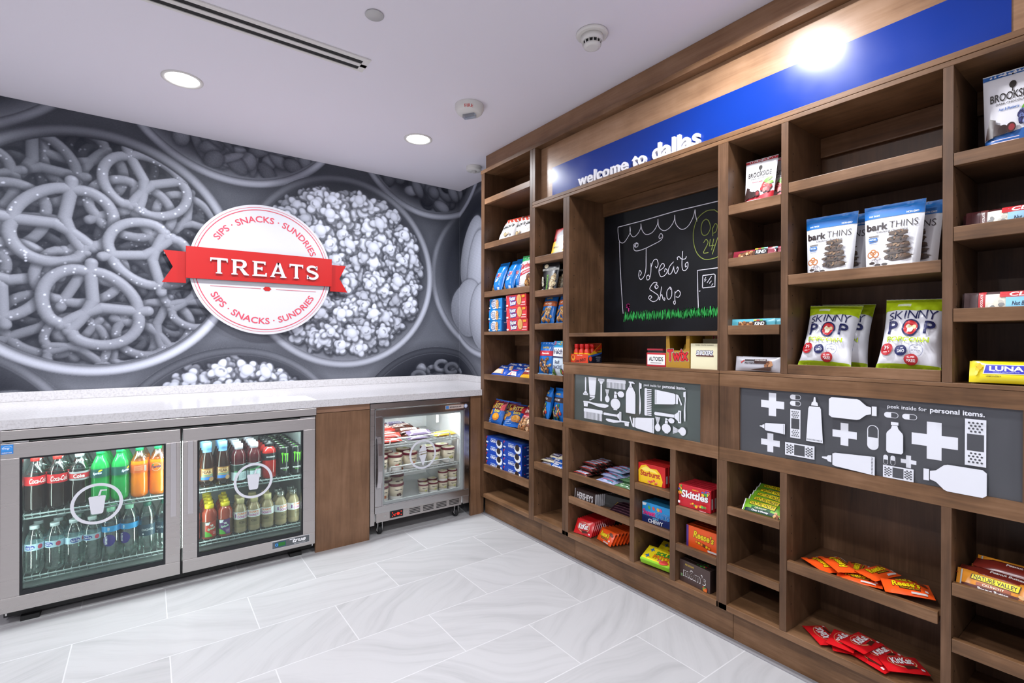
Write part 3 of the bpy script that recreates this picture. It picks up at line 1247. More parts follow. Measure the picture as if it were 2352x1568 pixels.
for k, (y0, y1, zb, zt, fl) in {'a1': (1.570, 1.998, .443, .476, False), 'a2': (1.570, 1.998, .311, .346, False), 'b1': (1.346, 1.544, .496, .526, True), 'b2': (1.346, 1.544, .318, .350, False), 'c1': (1.124, 1.318, .445, .477, True), 'c2': (1.124, 1.318, .285, .316, False)}.items():
    TOPS['3' + k] = U.shelf(y0, y1, zb, zt, fl)
U.deck(1.1165, 2.0465, 0.124, 0.1485)
UD1 = U
# bay with the bandage door
U = Unit(0.173, 1.115, 'wide brown shelf bay with popcorn bags and medicine pictogram door')
U.upright(1.081, 1.1155, 0.1235, 0.7165, holes=False)
U.upright(1.081, 1.1155, 1.0735, H2)
U.upright(0.853, 0.877, 0.149, 0.7165)
U.upright(0.853, 0.877, 1.0735, H2)
U.upright(0.401, 0.424, 0.149, 0.7165)
U.upright(0.401, 0.424, 1.0735, H2)
U.upright(0.173, 0.197, 0.1235, H2, holes=False)
U.back(0.173, 1.1155, 0.1235, H2)
U.board('nailer', XB - 0.02, XB - 0.0005, 0.4245, 0.8525, 1.90, 1.975, 'wood_along')
U.board('nailer', XB - 0.02, XB - 0.0005, 0.1975, 0.4005, 1.90, 1.975, 'wood_along')
U.deck(0.197, 1.1155, 1.0605, 1.073)
for k, (y0, y1, zb, zt, sh) in {'d1': (.877, 1.081, 1.686, 1.723, 0), 'd2': (.877, 1.081, 1.481, 1.515, 0), 'd3': (.877, 1.081, 1.215, 1.251, .004), 'dl1': (.877, 1.081, .508, .538, 0), 'dl2': (.877, 1.081, .283, .312, 0),
                                'e1': (.424, .853, 1.720, 1.756, 0), 'e2': (.424, .853, 1.391, 1.427, .002), 'el1': (.424, .853, .371, .406, .006),
                                'f1': (.197, .401, 1.689, 1.725, 0), 'f2': (.197, .401, 1.475, 1.516, 0), 'f3': (.197, .401, 1.246, 1.284, 0), 'fl1': (.197, .401, .469, .505, 0), 'fl2': (.197, .401, .308, .346, 0)}.items():
    TOPS['4' + k] = U.shelf(y0, y1, zb, zt, short=sh)
b = lbox(MB(), U.o, XF, XF + 0.0195, .4265, .852, 1.0735, 1.107, 'wood_along')
lbox(b, U.o, XF + 0.0195, XB - 0.002, .4265, .852, 1.0735, 1.0905, 'wood_deep')
b.build('shelf', U.o, 0.0015)
TOPS['4e3'] = 1.0905
U.deck(0.173, 1.1155, 0.124, 0.148)
UD2 = U

tk = empty('toe_kick', (1.894, 1.5, 0.0))
tag(tk, 'dark brown recessed toe kick boards along the floor under the shelving', 'toe kick')
for ya, yb in ((2.272, 2.881), (1.9855, 2.2705), (1.0755, 1.984), (0.173, 1.074)):
    lbox(MB(), tk, 1.885, 1.903, ya, yb, 0.0, 0.1235, 'wood_along').build('kick_board', tk, 0.001)

# header above the bays
hd = empty('shelf_header', (XF, 1.4, 2.2))
tag(hd, 'brown wooden header board and trim running along the top of the shelving', 'shelf header')
lbox(MB(), hd, XF, 1.94, 0.173, 2.893, 2.3295, 2.3545, 'wood_along').build('trim_board', hd, 0.0015)
lbox(MB(), hd, 1.885, 1.903, 0.173, 2.885, 2.355, CEIL - 0.001, 'wood_header').build('fascia_board', hd)
lbox(MB(), hd, XF, 2.125, 0.173, 2.3205, 1.9765, 1.992, 'wood_along').build('beam', hd, 0.0012)
lbox(MB(), hd, XF, 1.93, 0.173, 2.3205, 1.9935, 2.012, 'wood_along').build('beam', hd, 0.0012)
lbox(MB(), hd, 1.893, 1.905, 0.173, 2.295, 2.0125, 2.329, 'wood_backing_lit').build('sign_backing', hd)
lbox(MB(), hd, XF, 1.905, 2.2955, 2.3205, 2.0125, 2.329, 'wood_up').build('side_board', hd, 0.0012)

# ------------------------------------------------------------------ personal-item doors with glass panels


def door(U_, y0, y1, gy0, gy1, z0=0.717, z1=1.0598, gz0=0.768, gz1=1.011, glass='panel_slate'):
    fr = MB()
    o_ = U_.o
    x0, x1 = XF, XF + 0.0195
    lbox(fr, o_, x0, x1, y0, y1, gz1, z1, 'wood_along')
    lbox(fr, o_, x0, x1, y0, y1, z0, gz0, 'wood_along')
    lbox(fr, o_, x0, x1, y0, gy0, gz0, gz1, 'wood_up')
    lbox(fr, o_, x0, x1, gy1, y1, gz0, gz1, 'wood_up')
    d_ = fr.build('door', o_)
    g = lbox(MB(), o_, XF + 0.008, XF + 0.014, gy0, gy1, gz0, gz1, glass)
    return d_, g


def pxl(region, scale, x=XF + 0.008):
    ox, oy = region

    def f(a, b_):
        p_ = at(ox + a / scale, oy + b_ / scale, 0, x)
        return (-p_.y, p_.z)
    return f


class Icon:
    """pictograms drawn inside a box given by centre and size"""

    def __init__(self, pr_, f, ink='decal_white', paper='panel_slate'):
        self.pr, self.f, self.ink, self.paper = pr_, f, ink, paper

    def box(self, a, b_, w, h):
        c = self.f(a, b_)
        wl, wr = self.f(a - w / 2, b_), self.f(a + w / 2, b_)
        ht, hb = self.f(a, b_ - h / 2), self.f(a, b_ + h / 2)
        return c[0], c[1], abs(wr[0] - wl[0]), abs(ht[1] - hb[1])

    def put(self, bx, pts, mat=None, turn=0, flip=False):
        cx, cy, w, h = bx
        out = []
        for x, y in pts:
            if flip:
                x = 1 - x
            x, y = x - 0.5, y - 0.5
            for _ in range(turn % 4):
                x, y = -y, x
            out.append((cx + x * w, cy + y * h))
        ar = sum(out[i][0] * out[(i + 1) % len(out)][1] - out[(i + 1) % len(out)][0] * out[i][1] for i in range(len(out)))
        self.pr.poly(out if ar > 0 else out[::-1], mat or self.ink)

    def cross(self, *a):
        k = .34
        self.put(self.box(*a), [(k, 0), (1 - k, 0), (1 - k, k), (1, k), (1, 1 - k), (1 - k, 1 - k), (1 - k, 1), (k, 1), (k, 1 - k), (0, 1 - k), (0, k), (k, k)])

    def pill(self, a, b_, w, h, vertical=False, lowdark=True):
        cx, cy, W, Hh = self.box(a, b_, w, h)
        r = min(W, Hh) / 2

        def cap(cx_, cy_, W_, H_, mat):
            r_ = min(W_, H_) / 2
            pts = []
            for i in range(9):
                t = math.pi * i / 8
                pts.append((W_ / 2 - r_ + r_ * math.sin(t), r_ * math.cos(t)) if W_ >= H_ else (r_ * math.cos(t), H_ / 2 - r_ + r_ * math.sin(t)))
            for i in range(9):
                t = math.pi * i / 8
                pts.append((-W_ / 2 + r_ - r_ * math.sin(t), -r_ * math.cos(t)) if W_ >= H_ else (-r_ * math.cos(t), -H_ / 2 + r_ - r_ * math.sin(t)))
            pts = [(cx_ + x, cy_ + y) for x, y in pts]
            ar = sum(pts[i][0] * pts[(i + 1) % len(pts)][1] - pts[(i + 1) % len(pts)][0] * pts[i][1] for i in range(len(pts)))
            self.pr.poly(pts if ar > 0 else pts[::-1], mat)
        cap(cx, cy, W, Hh, self.ink)
        e = r * 0.16
        if W >= Hh:
            pts = [(cx, cy - r + e)]
            for i in range(9):
                t = -math.pi / 2 + math.pi * i / 8
                pts.append((cx + W / 2 - r + (r - e) * math.cos(t), cy + (r - e) * math.sin(t)))
            pts.append((cx, cy + r - e))
            self.pr.poly(pts, self.paper)
        else:
            s_ = 1 if lowdark else -1
            pts = [(cx + (r - e) * s_, cy)]
            for i in range(9):
                t = math.pi * i / 8
                pts.append((cx + (r - e) * s_ * math.cos(t), cy + s_ * (Hh / 2 - r + (r - e) * math.sin(t))))
            pts.append((cx - (r - e) * s_, cy))
            self.pr.poly(pts, self.paper)

    def bandage(self, a, b_, w, h):
        cx, cy, W, Hh = self.box(a, b_, w, h)
        self.pr.rect(cx, cy, W, Hh, self.ink)
        vert = Hh > W
        m_, n_ = max(W, Hh), min(W, Hh)
        self.pr.rect(cx, cy, n_ * .8 if vert else m_ * .36, m_ * .36 if vert else n_ * .8, self.paper)
        for s_ in (-1, 1):
            for i in range(4):
                for j in range(3 + (i % 2)):
                    p_ = s_ * m_ * (.235 + .062 * i)
                    q = (j - (2 + (i % 2)) / 2) * n_ * .2
                    self.pr.ell(cx + (q if vert else p_), cy + (p_ if vert else q), n_ * .062, n_ * .062, self.paper, 8)

    def tube(self, a, b_, w, h, turn=0, marks=True):
        bx = self.box(a, b_, w, h)
        if turn % 2:
            bx2 = bx
        self.put(bx, [(.20, .872), (.36, .866), (.90, .965), (.80, 1.0)], turn=turn)
        self.put(bx, [(.20, .86), (.80, .86), (.82, .785), (.18, .785)], turn=turn)
        self.put(bx, [(0, 0), (1, 0), (.86, .70), (.80, .765), (.20, .765), (.14, .70)], turn=turn)
        if marks:
            for i in range(14):
                x = .06 + .064 * i
                self.put(bx, [(x, .03), (x + .026, .03), (x + .026, .065), (x, .065)], self.paper, turn)

    def nozzle(self, a, b_, w, h, turn=0):
        bx = self.box(a, b_, w, h)
        self.put(bx, [(.02, 0), (.98, 0), (.86, .74), (.80, .79), (.2, .79), (.14, .74)], turn=turn)
        self.put(bx, [(.30, .81), (.70, .81), (.66, .88), (.58, .90), (.54, 1), (.46, 1), (.42, .90), (.34, .88)], turn=turn)
        for i in range(12):
            x = .07 + .074 * i
            self.put(bx, [(x, .03), (x + .03, .03), (x + .03, .06), (x, .06)], self.paper, turn)

    def bottle(self, a, b_, w, h, turn=0):
        bx = self.box(a, b_, w, h)
        self.put(bx, [(.28, .905), (.72, .905), (.72, 1), (.28, 1)], turn=turn)
        self.put(bx, [(.1, 0), (.9, 0), (1, .06), (1, .60), (.96, .66), (.72, .79), (.66, .89), (.34, .89), (.28, .79), (.04, .66), (0, .60), (0, .06)], turn=turn)

    def razor(self, a, b_, w, h, turn=0):
        bx = self.box(a, b_, w, h)
        self.put(bx, [(.36, .03), (.5, 0), (.64, .03), (.62, .74), (.38, .74)], turn=turn)
        self.put(bx, [(.38, .75), (.62, .75), (.86, .88), (.14, .88)], turn=turn)
        self.put(bx, [(0, .885), (1, .885), (1, .99), (0, .99)], turn=turn)
        self.put(bx, [(.1, .925), (.9, .925), (.9, .945), (.1, .945)], self.paper, turn)

    def comb(self, a, b_, w, h, turn=0):
        bx = self.box(a, b_, w, h)
        self.put(bx, [(0, .66), (1, .66), (1, .94), (.97, 1), (.03, 1), (0, .94)], turn=turn)
        n_ = 15
        for i in range(n_):
            x = (i + .15) / n_
            self.put(bx, [(x, 0), (x + .6 / n_, 0), (x + .6 / n_, .67), (x, .67)], turn=turn)

    def tooth(self, a, b_, w, h, turn=0, flip=False):
        bx = self.box(a, b_, w, h)
        self.put(bx, [(.30, .04), (.42, 0), (.60, .04), (.74, .14), (.76, .34), (.64, .50), (.48, .66), (.44, .80), (.44, .98), (.30, 1), (.22, .98), (.22, .74), (.30, .60), (.32, .42), (.26, .2)], turn=turn, flip=flip)
        self.put(bx, [(.46, .80), (.92, .82), (.92, .97), (.46, .98)], turn=turn, flip=flip)

    def brush(self, a, b_, w, h, turn=0):
        bx = self.box(a, b_, w, h)
        pts = [(.5 + .5 * math.cos(t), .26 + .26 * math.sin(t)) for t in np.linspace(math.pi * .88, math.pi * 2.12, 14)]
        self.put(bx, pts + [(.66, .54), (.34, .54)], turn=turn)
        self.put(bx, [(.33, .555), (.67, .555), (.67, .63), (.33, .63)], turn=turn)
        for i in range(6):
            x = .30 + .07 * i
            y = .04 + .157 * i
            self.put(bx, [(x, .645), (x + .05, .645), (y + .11, 1), (y, 1)], turn=turn)

    def perfume(self, a, b_, w, h):
        bx = self.box(a, b_, w, h)
        self.put(bx, [(.36 + .36 * math.cos(t), .32 + .28 * math.sin(t)) for t in np.linspace(0, 6.283, 25)[:-1]])
        self.put(bx, [(.24, .62), (.48, .62), (.46, .80), (.26, .80)])
        self.put(bx, [(.22, 0), (.50, 0), (.50, .05), (.22, .05)])
        self.put(bx, [(.28, .815), (.42, .815), (.42, .95), (.28, .95)])
        self.put(bx, [(.76 + .24 * math.cos(t), .84 + .16 * math.sin(t)) for t in np.linspace(0, 6.283, 21)[:-1]])
        self.put(bx, [(.42, .86), (.56, .86), (.56, .90), (.42, .90)])

    def pump(self, a, b_, w, h):
        bx = self.box(a, b_, w, h)
        self.put(bx, [(.03, 0), (.97, 0), (1, .03), (1, .60), (.94, .68), (.70, .82), (.30, .82), (.06, .68), (0, .60), (0, .03)])
        self.put(bx, [(.33, .83), (.67, .83), (.60, .88), (.58, .95), (.42, .95), (.40, .88)])
        self.put(bx, [(.30, .955), (.92, .935), (.92, .955), (.74, 1), (.30, 1)])


gm = 'panel_slate_green'
d1, g1 = door(UD1, 1.1175, 2.041, 1.199, 1.960, glass=gm)
p1_ = Print()
ic = Icon(p1_, pxl((1290, 760), 4.3556), paper=gm)
ic.razor(240, 550, 48, 180, 2)
ic.tube(308, 580, 80, 235, 2, False)
ic.razor(397, 590, 62, 230, 0)
ic.comb(545, 532, 190, 92, 0)
ic.brush(459, 648, 46, 130)
ic.tooth(343, 735, 255, 78, 1, True)
ic.comb(317, 833, 188, 105, 0)
ic.perfume(562, 695, 135, 195)
ic.pump(695, 663, 95, 318)
ic.tooth(790, 675, 36, 322, 0)
ic.comb(870, 710, 70, 272, 1)
ic.tube(1072, 672, 272, 150, 3)
ic.tooth(1240, 755, 32, 305, 0, True)
ic.razor(515, 838, 182, 88, 3)
ic.tooth(565, 905, 238, 66, 3, False)
ic.tube(808, 925, 246, 150, 1)
ic.brush(972, 930, 56, 145)
ic.perfume(1076, 945, 126, 160)
ic.razor(1070, 840, 272, 122, 3)
ic.brush(1190, 997, 130, 84, 1)
f_ = ic.f
(a0, b0), (a1, b1) = f_(835, 540), f_(1255, 578)
p1_.text('peek inside for', a0 + (a1 - a0) * .215, (b0 + b1) / 2, (a1 - a0) * .43, None, 'decal_white', 0.004)
p1_.text('personal items.', a0 + (a1 - a0) * .73, (b0 + b1) / 2, (a1 - a0) * .53, None, 'decal_white', 0.022)
p1_.lay(g1, lambda u, v, d: (XF + 0.008 - d - UD1.o.location.x, -u - UD1.o.location.y, v), 0.0003, 0.00006)
go = g1.build('glass_panel', d1)
go['label'] = 'grey glass panel printed with white toiletry pictograms'

d2, g2 = door(UD2, 0.176, 1.1145, 0.259, 1.031)
p2_ = Print()
ic = Icon(p2_, pxl((1680, 870), 3.5))
for a in [(330, 205, 185, 185), (313, 512, 150, 150), (909, 445, 195, 180), (1630, 498, 372, 300), (1424, 665, 125, 100)]:
    ic.cross(*a)
for a in [(515, 147, 88, 40), (515, 197, 88, 40), (1285, 290, 115, 45), (1433, 305, 120, 45)]:
    ic.pill(*a)
ic.pill(1138, 470, 92, 200)
ic.pill(1241, 647, 38, 78, lowdark=False)
ic.pill(1299, 655, 38, 78, lowdark=False)
for a in [(515, 360, 82, 230), (1964, 512, 172, 375), (552, 574, 236, 104), (1345, 755, 246, 100)]:
    ic.bandage(*a)
ic.nozzle(677, 325, 140, 360)
ic.nozzle(337, 388, 202, 84, 1)
ic.nozzle(942, 660, 422, 150, 1)
ic.bottle(980, 240, 382, 165, 3)
ic.bottle(1797, 800, 506, 215, 1)
ic.bottle(1322, 470, 135, 250)
f_ = ic.f
(a0, b0), (a1, b1) = f_(1265, 222), f_(2050, 290)
p2_.text('peek inside for', a0 + (a1 - a0) * .215, (b0 + b1) / 2, (a1 - a0) * .43, None, 'decal_white', 0.004)
p2_.text('personal items.', a0 + (a1 - a0) * .73, (b0 + b1) / 2, (a1 - a0) * .53, None, 'decal_white', 0.022)
p2_.lay(g2, lambda u, v, d: (XF + 0.008 - d - UD2.o.location.x, -u - UD2.o.location.y, v), 0.0003, 0.00006)
go = g2.build('glass_panel', d2)
go['label'] = 'grey glass panel printed with white medicine pictograms'

# ------------------------------------------------------------------ blue sign band with raised letters
bt_ = at(1268, 386, 0, 1.893)
sb = empty('sign_band', (1.893, 1.24, 2.13))
tag(sb, 'long blue sign band with raised white letters above the shelves', 'sign')
BT = bt_.z
lbox(MB(), sb, 1.8905, 1.8928, 0.291, 2.191, 2.0125, BT, 'blue_vinyl').build('band', sb)


def raised(s, u0, u1, v0, v1, bold, zbase):
    """letters standing on the band, one mesh each, between two pixel columns of the photograph"""
    ya, yb = at(u0, v0, 0, 1.886).y, at(u1, v1, 0, 1.886).y
    tr_ = 1.6 * bold + 0.012
    full, _f = glyphs(s, bold)
    x0, x1 = min(p[0] for p in full), max(p[0] for p in full) + tr_ * (len(s) - 1)
    k = (ya - yb) / (x1 - x0)
    for i, ch in enumerate(s):
        if ch == ' ':
            continue
        # the pen position of the letter: width of the text before it plus itself, less its own width
        v, f = glyphs(ch, bold)
        pv, _q = glyphs(s[:i + 1], bold)
        xe = max(p[0] for p in pv)
        w = max(p[0] for p in v)
        dx = xe - w + tr_ * i
        b_ = MB()
        l = sb.location
        n_ = len(v)
        V0 = [(1.8899 - l.x, ya - (p[0] + dx - x0) * k - l.y, zbase + p[1] * k - l.z) for p in v]
        V1 = [(1.874 - l.x, a_[1], a_[2]) for a_ in V0]
        ed = {}
        for t in f:
            for q in range(3):
                e_ = (t[q], t[(q + 1) % 3])
                if (e_[1], e_[0]) in ed:
                    del ed[(e_[1], e_[0])]
                else:
                    ed[e_] = 1
        b_.add(V0 + V1, [tuple(j + n_ for j in t) for t in f] + [(e_[0], e_[1], e_[1] + n_, e_[0] + n_) for e_ in ed], 'letter_white')
        b_.build('letter', sb)


raised('welcome to', 1331, 1486, 405, 360, 0.02, 2.0225)
raised('dallas', 1501, 1610, 352, 316, 0.026, 2.0225)

# ------------------------------------------------------------------ chalkboard
cb = empty('chalkboard', (2.118, 1.561, 1.25))
tag(cb, 'black chalkboard with a chalk drawing of a shop, hung in the niche', 'chalkboard')
XC = 2.1185
b = lbox(MB(), cb, XC, XB - 0.0008, 1.1245, 1.9965, 1.2315, 1.8985, 'chalkboard')
pc = Print()
cz = pxl((1380, 400), 4.1276, XC)


def chalk(pts, w=0.0034, mat='chalk_white', smooth=True):
    q = [cz(*p) for p in pts]
    if smooth and len(q) > 2:
        out = []
        n_ = len(q)
        for i in range(n_ - 1):
            p0, p1, p2, p3 = q[max(i - 1, 0)], q[i], q[i + 1], q[min(i + 2, n_ - 1)]
            for j in range(6):
                t = j / 6
                out.append(tuple(0.5 * ((2 * p1[k]) + (-p0[k] + p2[k]) * t + (2 * p0[k] - 5 * p1[k] + 4 * p2[k] - p3[k]) * t * t + (-p0[k] + 3 * p1[k] - 3 * p2[k] + p3[k]) * t ** 3) for k in (0, 1)))
        out.append(q[-1])
        q = out
    pc.stroke(q, w, mat)


chalk([(163, 502), (400, 440), (700, 352), (1100, 258), (1350, 196)], 0.004, smooth=False)
chalk([(163, 502), (164, 560), (178, 635), (215, 650), (255, 600), (280, 545), (277, 495)])
chalk([(277, 495), (280, 560), (310, 594), (350, 565), (378, 510), (381, 468)])
chalk([(381, 468), (392, 530), (430, 571), (490, 550), (535, 480), (543, 424)])
chalk([(543, 424), (552, 500), (600, 535), (655, 505), (695, 440), (702, 386)])
chalk([(702, 386), (712, 470), (765, 522), (825, 495), (875, 410), (894, 335)])
chalk([(894, 335), (900, 390), (912, 446)])
chalk([(176, 640), (186, 900), (200, 1150), (212, 1320)])
# the curly letters
chalk([(335, 692), (330, 668), (352, 655), (350, 685), (325, 690), (312, 668), (345, 648), (312, 690), (330, 726), (400, 712), (500, 665), (570, 625), (588, 585), (570, 562), (552, 590), (560, 612), (576, 595)])
chalk([(431, 696), (430, 800), (428, 900), (412, 965), (380, 998), (360, 965), (368, 912), (386, 935), (372, 960)])
chalk([(477, 842), (475, 930), (462, 990), (440, 1000), (436, 968), (455, 955), (462, 975)])
chalk([(478, 880), (500, 820), (530, 806), (545, 850), (530, 888), (518, 872)])
chalk([(556, 915), (600, 880), (598, 850), (575, 855), (552, 915), (570, 970), (610, 955), (632, 915), (612, 895), (605, 925)])
chalk([(690, 830), (650, 880), (640, 940), (668, 940), (690, 880), (692, 828), (694, 900), (712, 940), (735, 900), (728, 878), (720, 900)])
chalk([(778, 728), (770, 830), (775, 900), (800, 912), (826, 880), (825, 835), (803, 850), (805, 880), (818, 868)])
chalk([(730, 812), (726, 790), (745, 782), (765, 802), (800, 802), (812, 778)])
chalk([(522, 1075), (515, 1055), (535, 1050), (545, 1070), (525, 1085), (512, 1060), (535, 1030), (500, 1030), (465, 1085), (500, 1115), (545, 1150), (535, 1190), (495, 1207), (455, 1175), (468, 1150), (485, 1165), (470, 1178)])
chalk([(577, 1065), (568, 1130), (560, 1190), (552, 1175), (566, 1160), (580, 1140), (590, 1180), (605, 1195), (608, 1175), (596, 1172)])
chalk([(655, 1070), (628, 1110), (630, 1170), (650, 1185), (672, 1150), (672, 1090), (655, 1068), (662, 1095)])
chalk([(705, 1110), (703, 1180), (708, 1220), (698, 1232), (690, 1210), (702, 1200)])
chalk([(703, 1130), (735, 1100), (756, 1130), (738, 1165), (712, 1160)])
# window, door, bubble
chalk([(926, 1270), (920, 1100), (917, 912), (1110, 886), (1160, 880)], 0.004, smooth=False)
chalk([(968, 960), (1075, 946), (1085, 955), (1083, 1065), (968, 1078), (965, 1070), (968, 960)], 0.004, smooth=False)
for q in ([(982, 1005), (997, 975)], [(985, 1020), (1000, 995)], [(1008, 1030), (1052, 965)], [(1030, 1035), (1050, 1010)], [(1050, 1055), (1066, 1035)]):
    chalk(q, 0.003, smooth=False)
chalk([(938, 1104), (939, 1111)], 0.007, smooth=False)
chalk([(1075, 338), (1000, 350), (920, 420), (882, 530), (882, 650), (915, 750), (980, 805), (1060, 800), (1130, 770), (1200, 700), (1220, 560), (1180, 420), (1075, 335)], 0.0036, 'chalk_olive')
chalk([(998, 425), (965, 455), (952, 520), (968, 575), (1010, 570), (1040, 510), (1025, 445), (998, 425)], 0.0036, 'chalk_olive')
chalk([(1062, 505), (1064, 585)], 0.0036, 'chalk_olive', False)
chalk([(1060, 520), (1085, 470), (1105, 485), (1095, 540), (1068, 560)], 0.0036, 'chalk_olive')
chalk([(975, 650), (1000, 618), (1018, 645), (1000, 690), (975, 745), (1022, 742)], 0.0036, 'chalk_olive')
chalk([(1040, 615), (1030, 680), (1078, 672)], 0.0036, 'chalk_olive', False)
chalk([(1072, 612), (1052, 720)], 0.0036, 'chalk_olive', False)
chalk([(1110, 600), (1058, 760)], 0.0036, 'chalk_olive', False)
# flower and grass
chalk([(265, 1300), (266, 1270)], 0.004, 'chalk_pink', False)
rg = random.Random(3)
q = [(258 + rg.uniform(-17, 17), 1248 + rg.uniform(-22, 22)) for _ in range(40)]
chalk(q, 0.004, 'chalk_pink', False)
q = []
x = 218
while x < 1170:
    base = 1385 - (x - 218) * 0.045
    top = 1312 - (x - 218) * 0.062
    q += [(x + rg.uniform(-4, 4), base + rg.uniform(-14, 16)), (x + 6 + rg.uniform(-6, 8), top + rg.uniform(-16, 18))]
    x += 7
    if len(q) > 26:
        chalk(q, 0.0032, 'chalk_green', False)
        q = [q[-1]]
chalk(q, 0.0032, 'chalk_green', False)
ymin = 1.1255
for v, f, m_, ly in pc.items:
    P3 = [(XC - 0.0006 - 0.00002 * ly - cb.location.x, max(-p_[0], ymin) - cb.location.y, p_[1] - cb.location.z) for p_ in v]
    b.add(P3, f, m_)
b.build('board', cb)

# ------------------------------------------------------------------ ceiling fittings
for i, (x, y) in enumerate(LAMPS):
    t = empty('downlight', (x, y, CEIL))
    tag(t, 'round white recessed ceiling downlight ' + ('over the pretzel bowl side of the counter', 'over the counter near the shelf corner', 'farther out over the shop floor')[min(i, 2)], 'ceiling light', 'recessed downlights')
    b = MB()
    b.lathe([(0.088, -0.0005), (0.088, -0.004), (0.082, -0.006), (0.072, -0.004), (0.070, -0.0005)], 'white_plastic', 40, cap=False)
    b.build('trim_ring', t)
    MB().lathe([(0.0695, -0.0008), (0.0695, -0.0022)], 'lamp_face', 40).build('lens', t)
sl = empty('slot_diffuser', (0.0, 2.285, CEIL))
tag(sl, 'long white linear air diffuser with two black slots in the ceiling', 'air diffuser')
b = MB()
b.box(-1.4, 0.818, -0.075, -0.052, -0.006, -0.0005, 'white_plastic')
b.box(-1.4, 0.818, -0.022, 0.002, -0.006, -0.0005, 'white_plastic')
b.box(-1.4, 0.818, 0.032, 0.046, -0.006, -0.0005, 'white_plastic')
b.box(0.790, 0.818, -0.052, 0.032, -0.006, -0.0005, 'white_plastic')
b.build('frame', sl)
MB().box(-1.4, 0.790, -0.0515, -0.0225, -0.003, -0.0005, 'slot_black').build('slot', sl)
MB().box(-1.4, 0.790, 0.0025, 0.0315, -0.003, -0.0005, 'slot_black').build('slot', sl)
t = MB().lathe([(0.034, 0.0), (0.036, -0.004), (0.034, -0.006), (0.0, -0.0065)], 'grey_plastic', 32).build('sprinkler_cover')
t.location = (0.714, 1.896, CEIL - 0.0006)
tag(t, 'small round flat sprinkler cover plate on the ceiling beside the slot diffuser', 'sprinkler cover')
sm = empty('smoke_detector', (1.487, 1.475, CEIL))
tag(sm, 'white round smoke detector with black vent slits on the ceiling', 'smoke detector')
MB().lathe([(0.066, -0.0005), (0.066, -0.008), (0.060, -0.012)], 'white_plastic', 36).build('base_plate', sm)
b = MB()
b.lathe([(0.046, -0.0121), (0.045, -0.028), (0.040, -0.036)], 'white_plastic', 36)
b.lathe([(0.036, -0.036), (0.036, -0.048)], 'slot_black', 36)
b.lathe([(0.037, -0.048), (0.034, -0.056), (0.024, -0.060)], 'white_plastic', 36)
for k in range(14):
    a = 2 * math.pi * k / 14
    b.tube([(0.0385 * math.cos(a), 0.0385 * math.sin(a), -0.035), (0.0375 * math.cos(a), 0.0375 * math.sin(a), -0.049)], 0.0022, 'white_plastic', 5)
b.build('sensor_head', sm)
fs = empty('fire_strobe', (1.408, 2.322, CEIL))
tag(fs, 'white round fire alarm strobe with red lettering on the ceiling', 'fire alarm')
b = MB()
b.lathe([(0.078, -0.0005), (0.078, -0.022), (0.070, -0.038), (0.060, -0.046), (0.0, -0.048)], 'white_plastic', 40, cap=False)
pf = Print()
pf.text('FIRE', 0, 0, 0.044, 0.017, P('c8372f'), 0.01)


def strobe_face(u, v, d):
    # on the sloping rim, facing the viewer
    ang = math.radians(-124) + u / 0.070
    rr = 0.0755 - 0.012 * (0.5 - v / 0.02) * 0.6
    zz = -0.030 + v * 0.9
    return ((rr + d) * math.cos(ang), (rr + d) * math.sin(ang), zz - 0.002)


pf.lay(b, strobe_face, 0.0015)
b.build('housing', fs)
b = MB()
b.box(-0.016, 0.016, -0.034, 0.034, -0.066, -0.0485, 'strobe_lens')
o = b.build('strobe_lens', fs)
o.rotation_euler = (0, 0, math.radians(35))
MB().box(-0.006, 0.006, -0.026, 0.026, -0.060, -0.052, 'steel_bright').build('flash_tube', fs).rotation_euler = (0, 0, math.radians(35))
ps = empty('motion_sensor', (1.930, 3.118, CEIL))
tag(ps, 'small white round motion sensor on the ceiling over the corner tower', 'motion sensor')
MB().lathe([(0.056, -0.0005), (0.056, -0.026), (0.050, -0.031), (0.0, -0.032)], 'white_plastic', 36, cap=False).build('housing', ps)
b = MB()
b.lathe([(0.0, -0.046)] + [(0.020 * math.sin(math.pi * i / 12), -0.032 - 0.014 * math.cos(math.pi * i / 12)) for i in range(1, 7)], 'grey_plastic', 20, cap=False)
for k in range(8):
    a = 2 * math.pi * k / 8
    b.tube([(0.0203 * math.sin(q) * math.cos(a), 0.0203 * math.sin(q) * math.sin(a), -0.032 - 0.0145 * math.cos(q)) for q in np.linspace(0.2, 1.55, 6)], 0.0012, 'white_plastic', 4)
b.build('lens', ps)
# ------------------------------------------------------------------ fridges
FY = 2.868                      # face of the doors


def frame_mesh(mb_, x0, x1, z0, z1, gx0, gx1, gz0, gz1, ya, yb, mat, o):
    for a in ((x0, x1, gz1, z1), (x0, x1, z0, gz0), (x0, gx0, gz0, gz1), (gx1, x1, gz0, gz1)):
        lbox(mb_, o, a[0], a[1], ya, yb, a[2], a[3], mat)


def rim(mb_, o, gx0, gx1, gz0, gz1, w, ya, yb, mat):
    frame_mesh(mb_, gx0, gx1, gz0, gz1, gx0 + w, gx1 - w, gz0 + w, gz1 - w, ya, yb, mat, o)


def local(o, y):
    l = o.location
    return lambda u, v, d: (u - l.x, y - d - l.y, v - l.z)


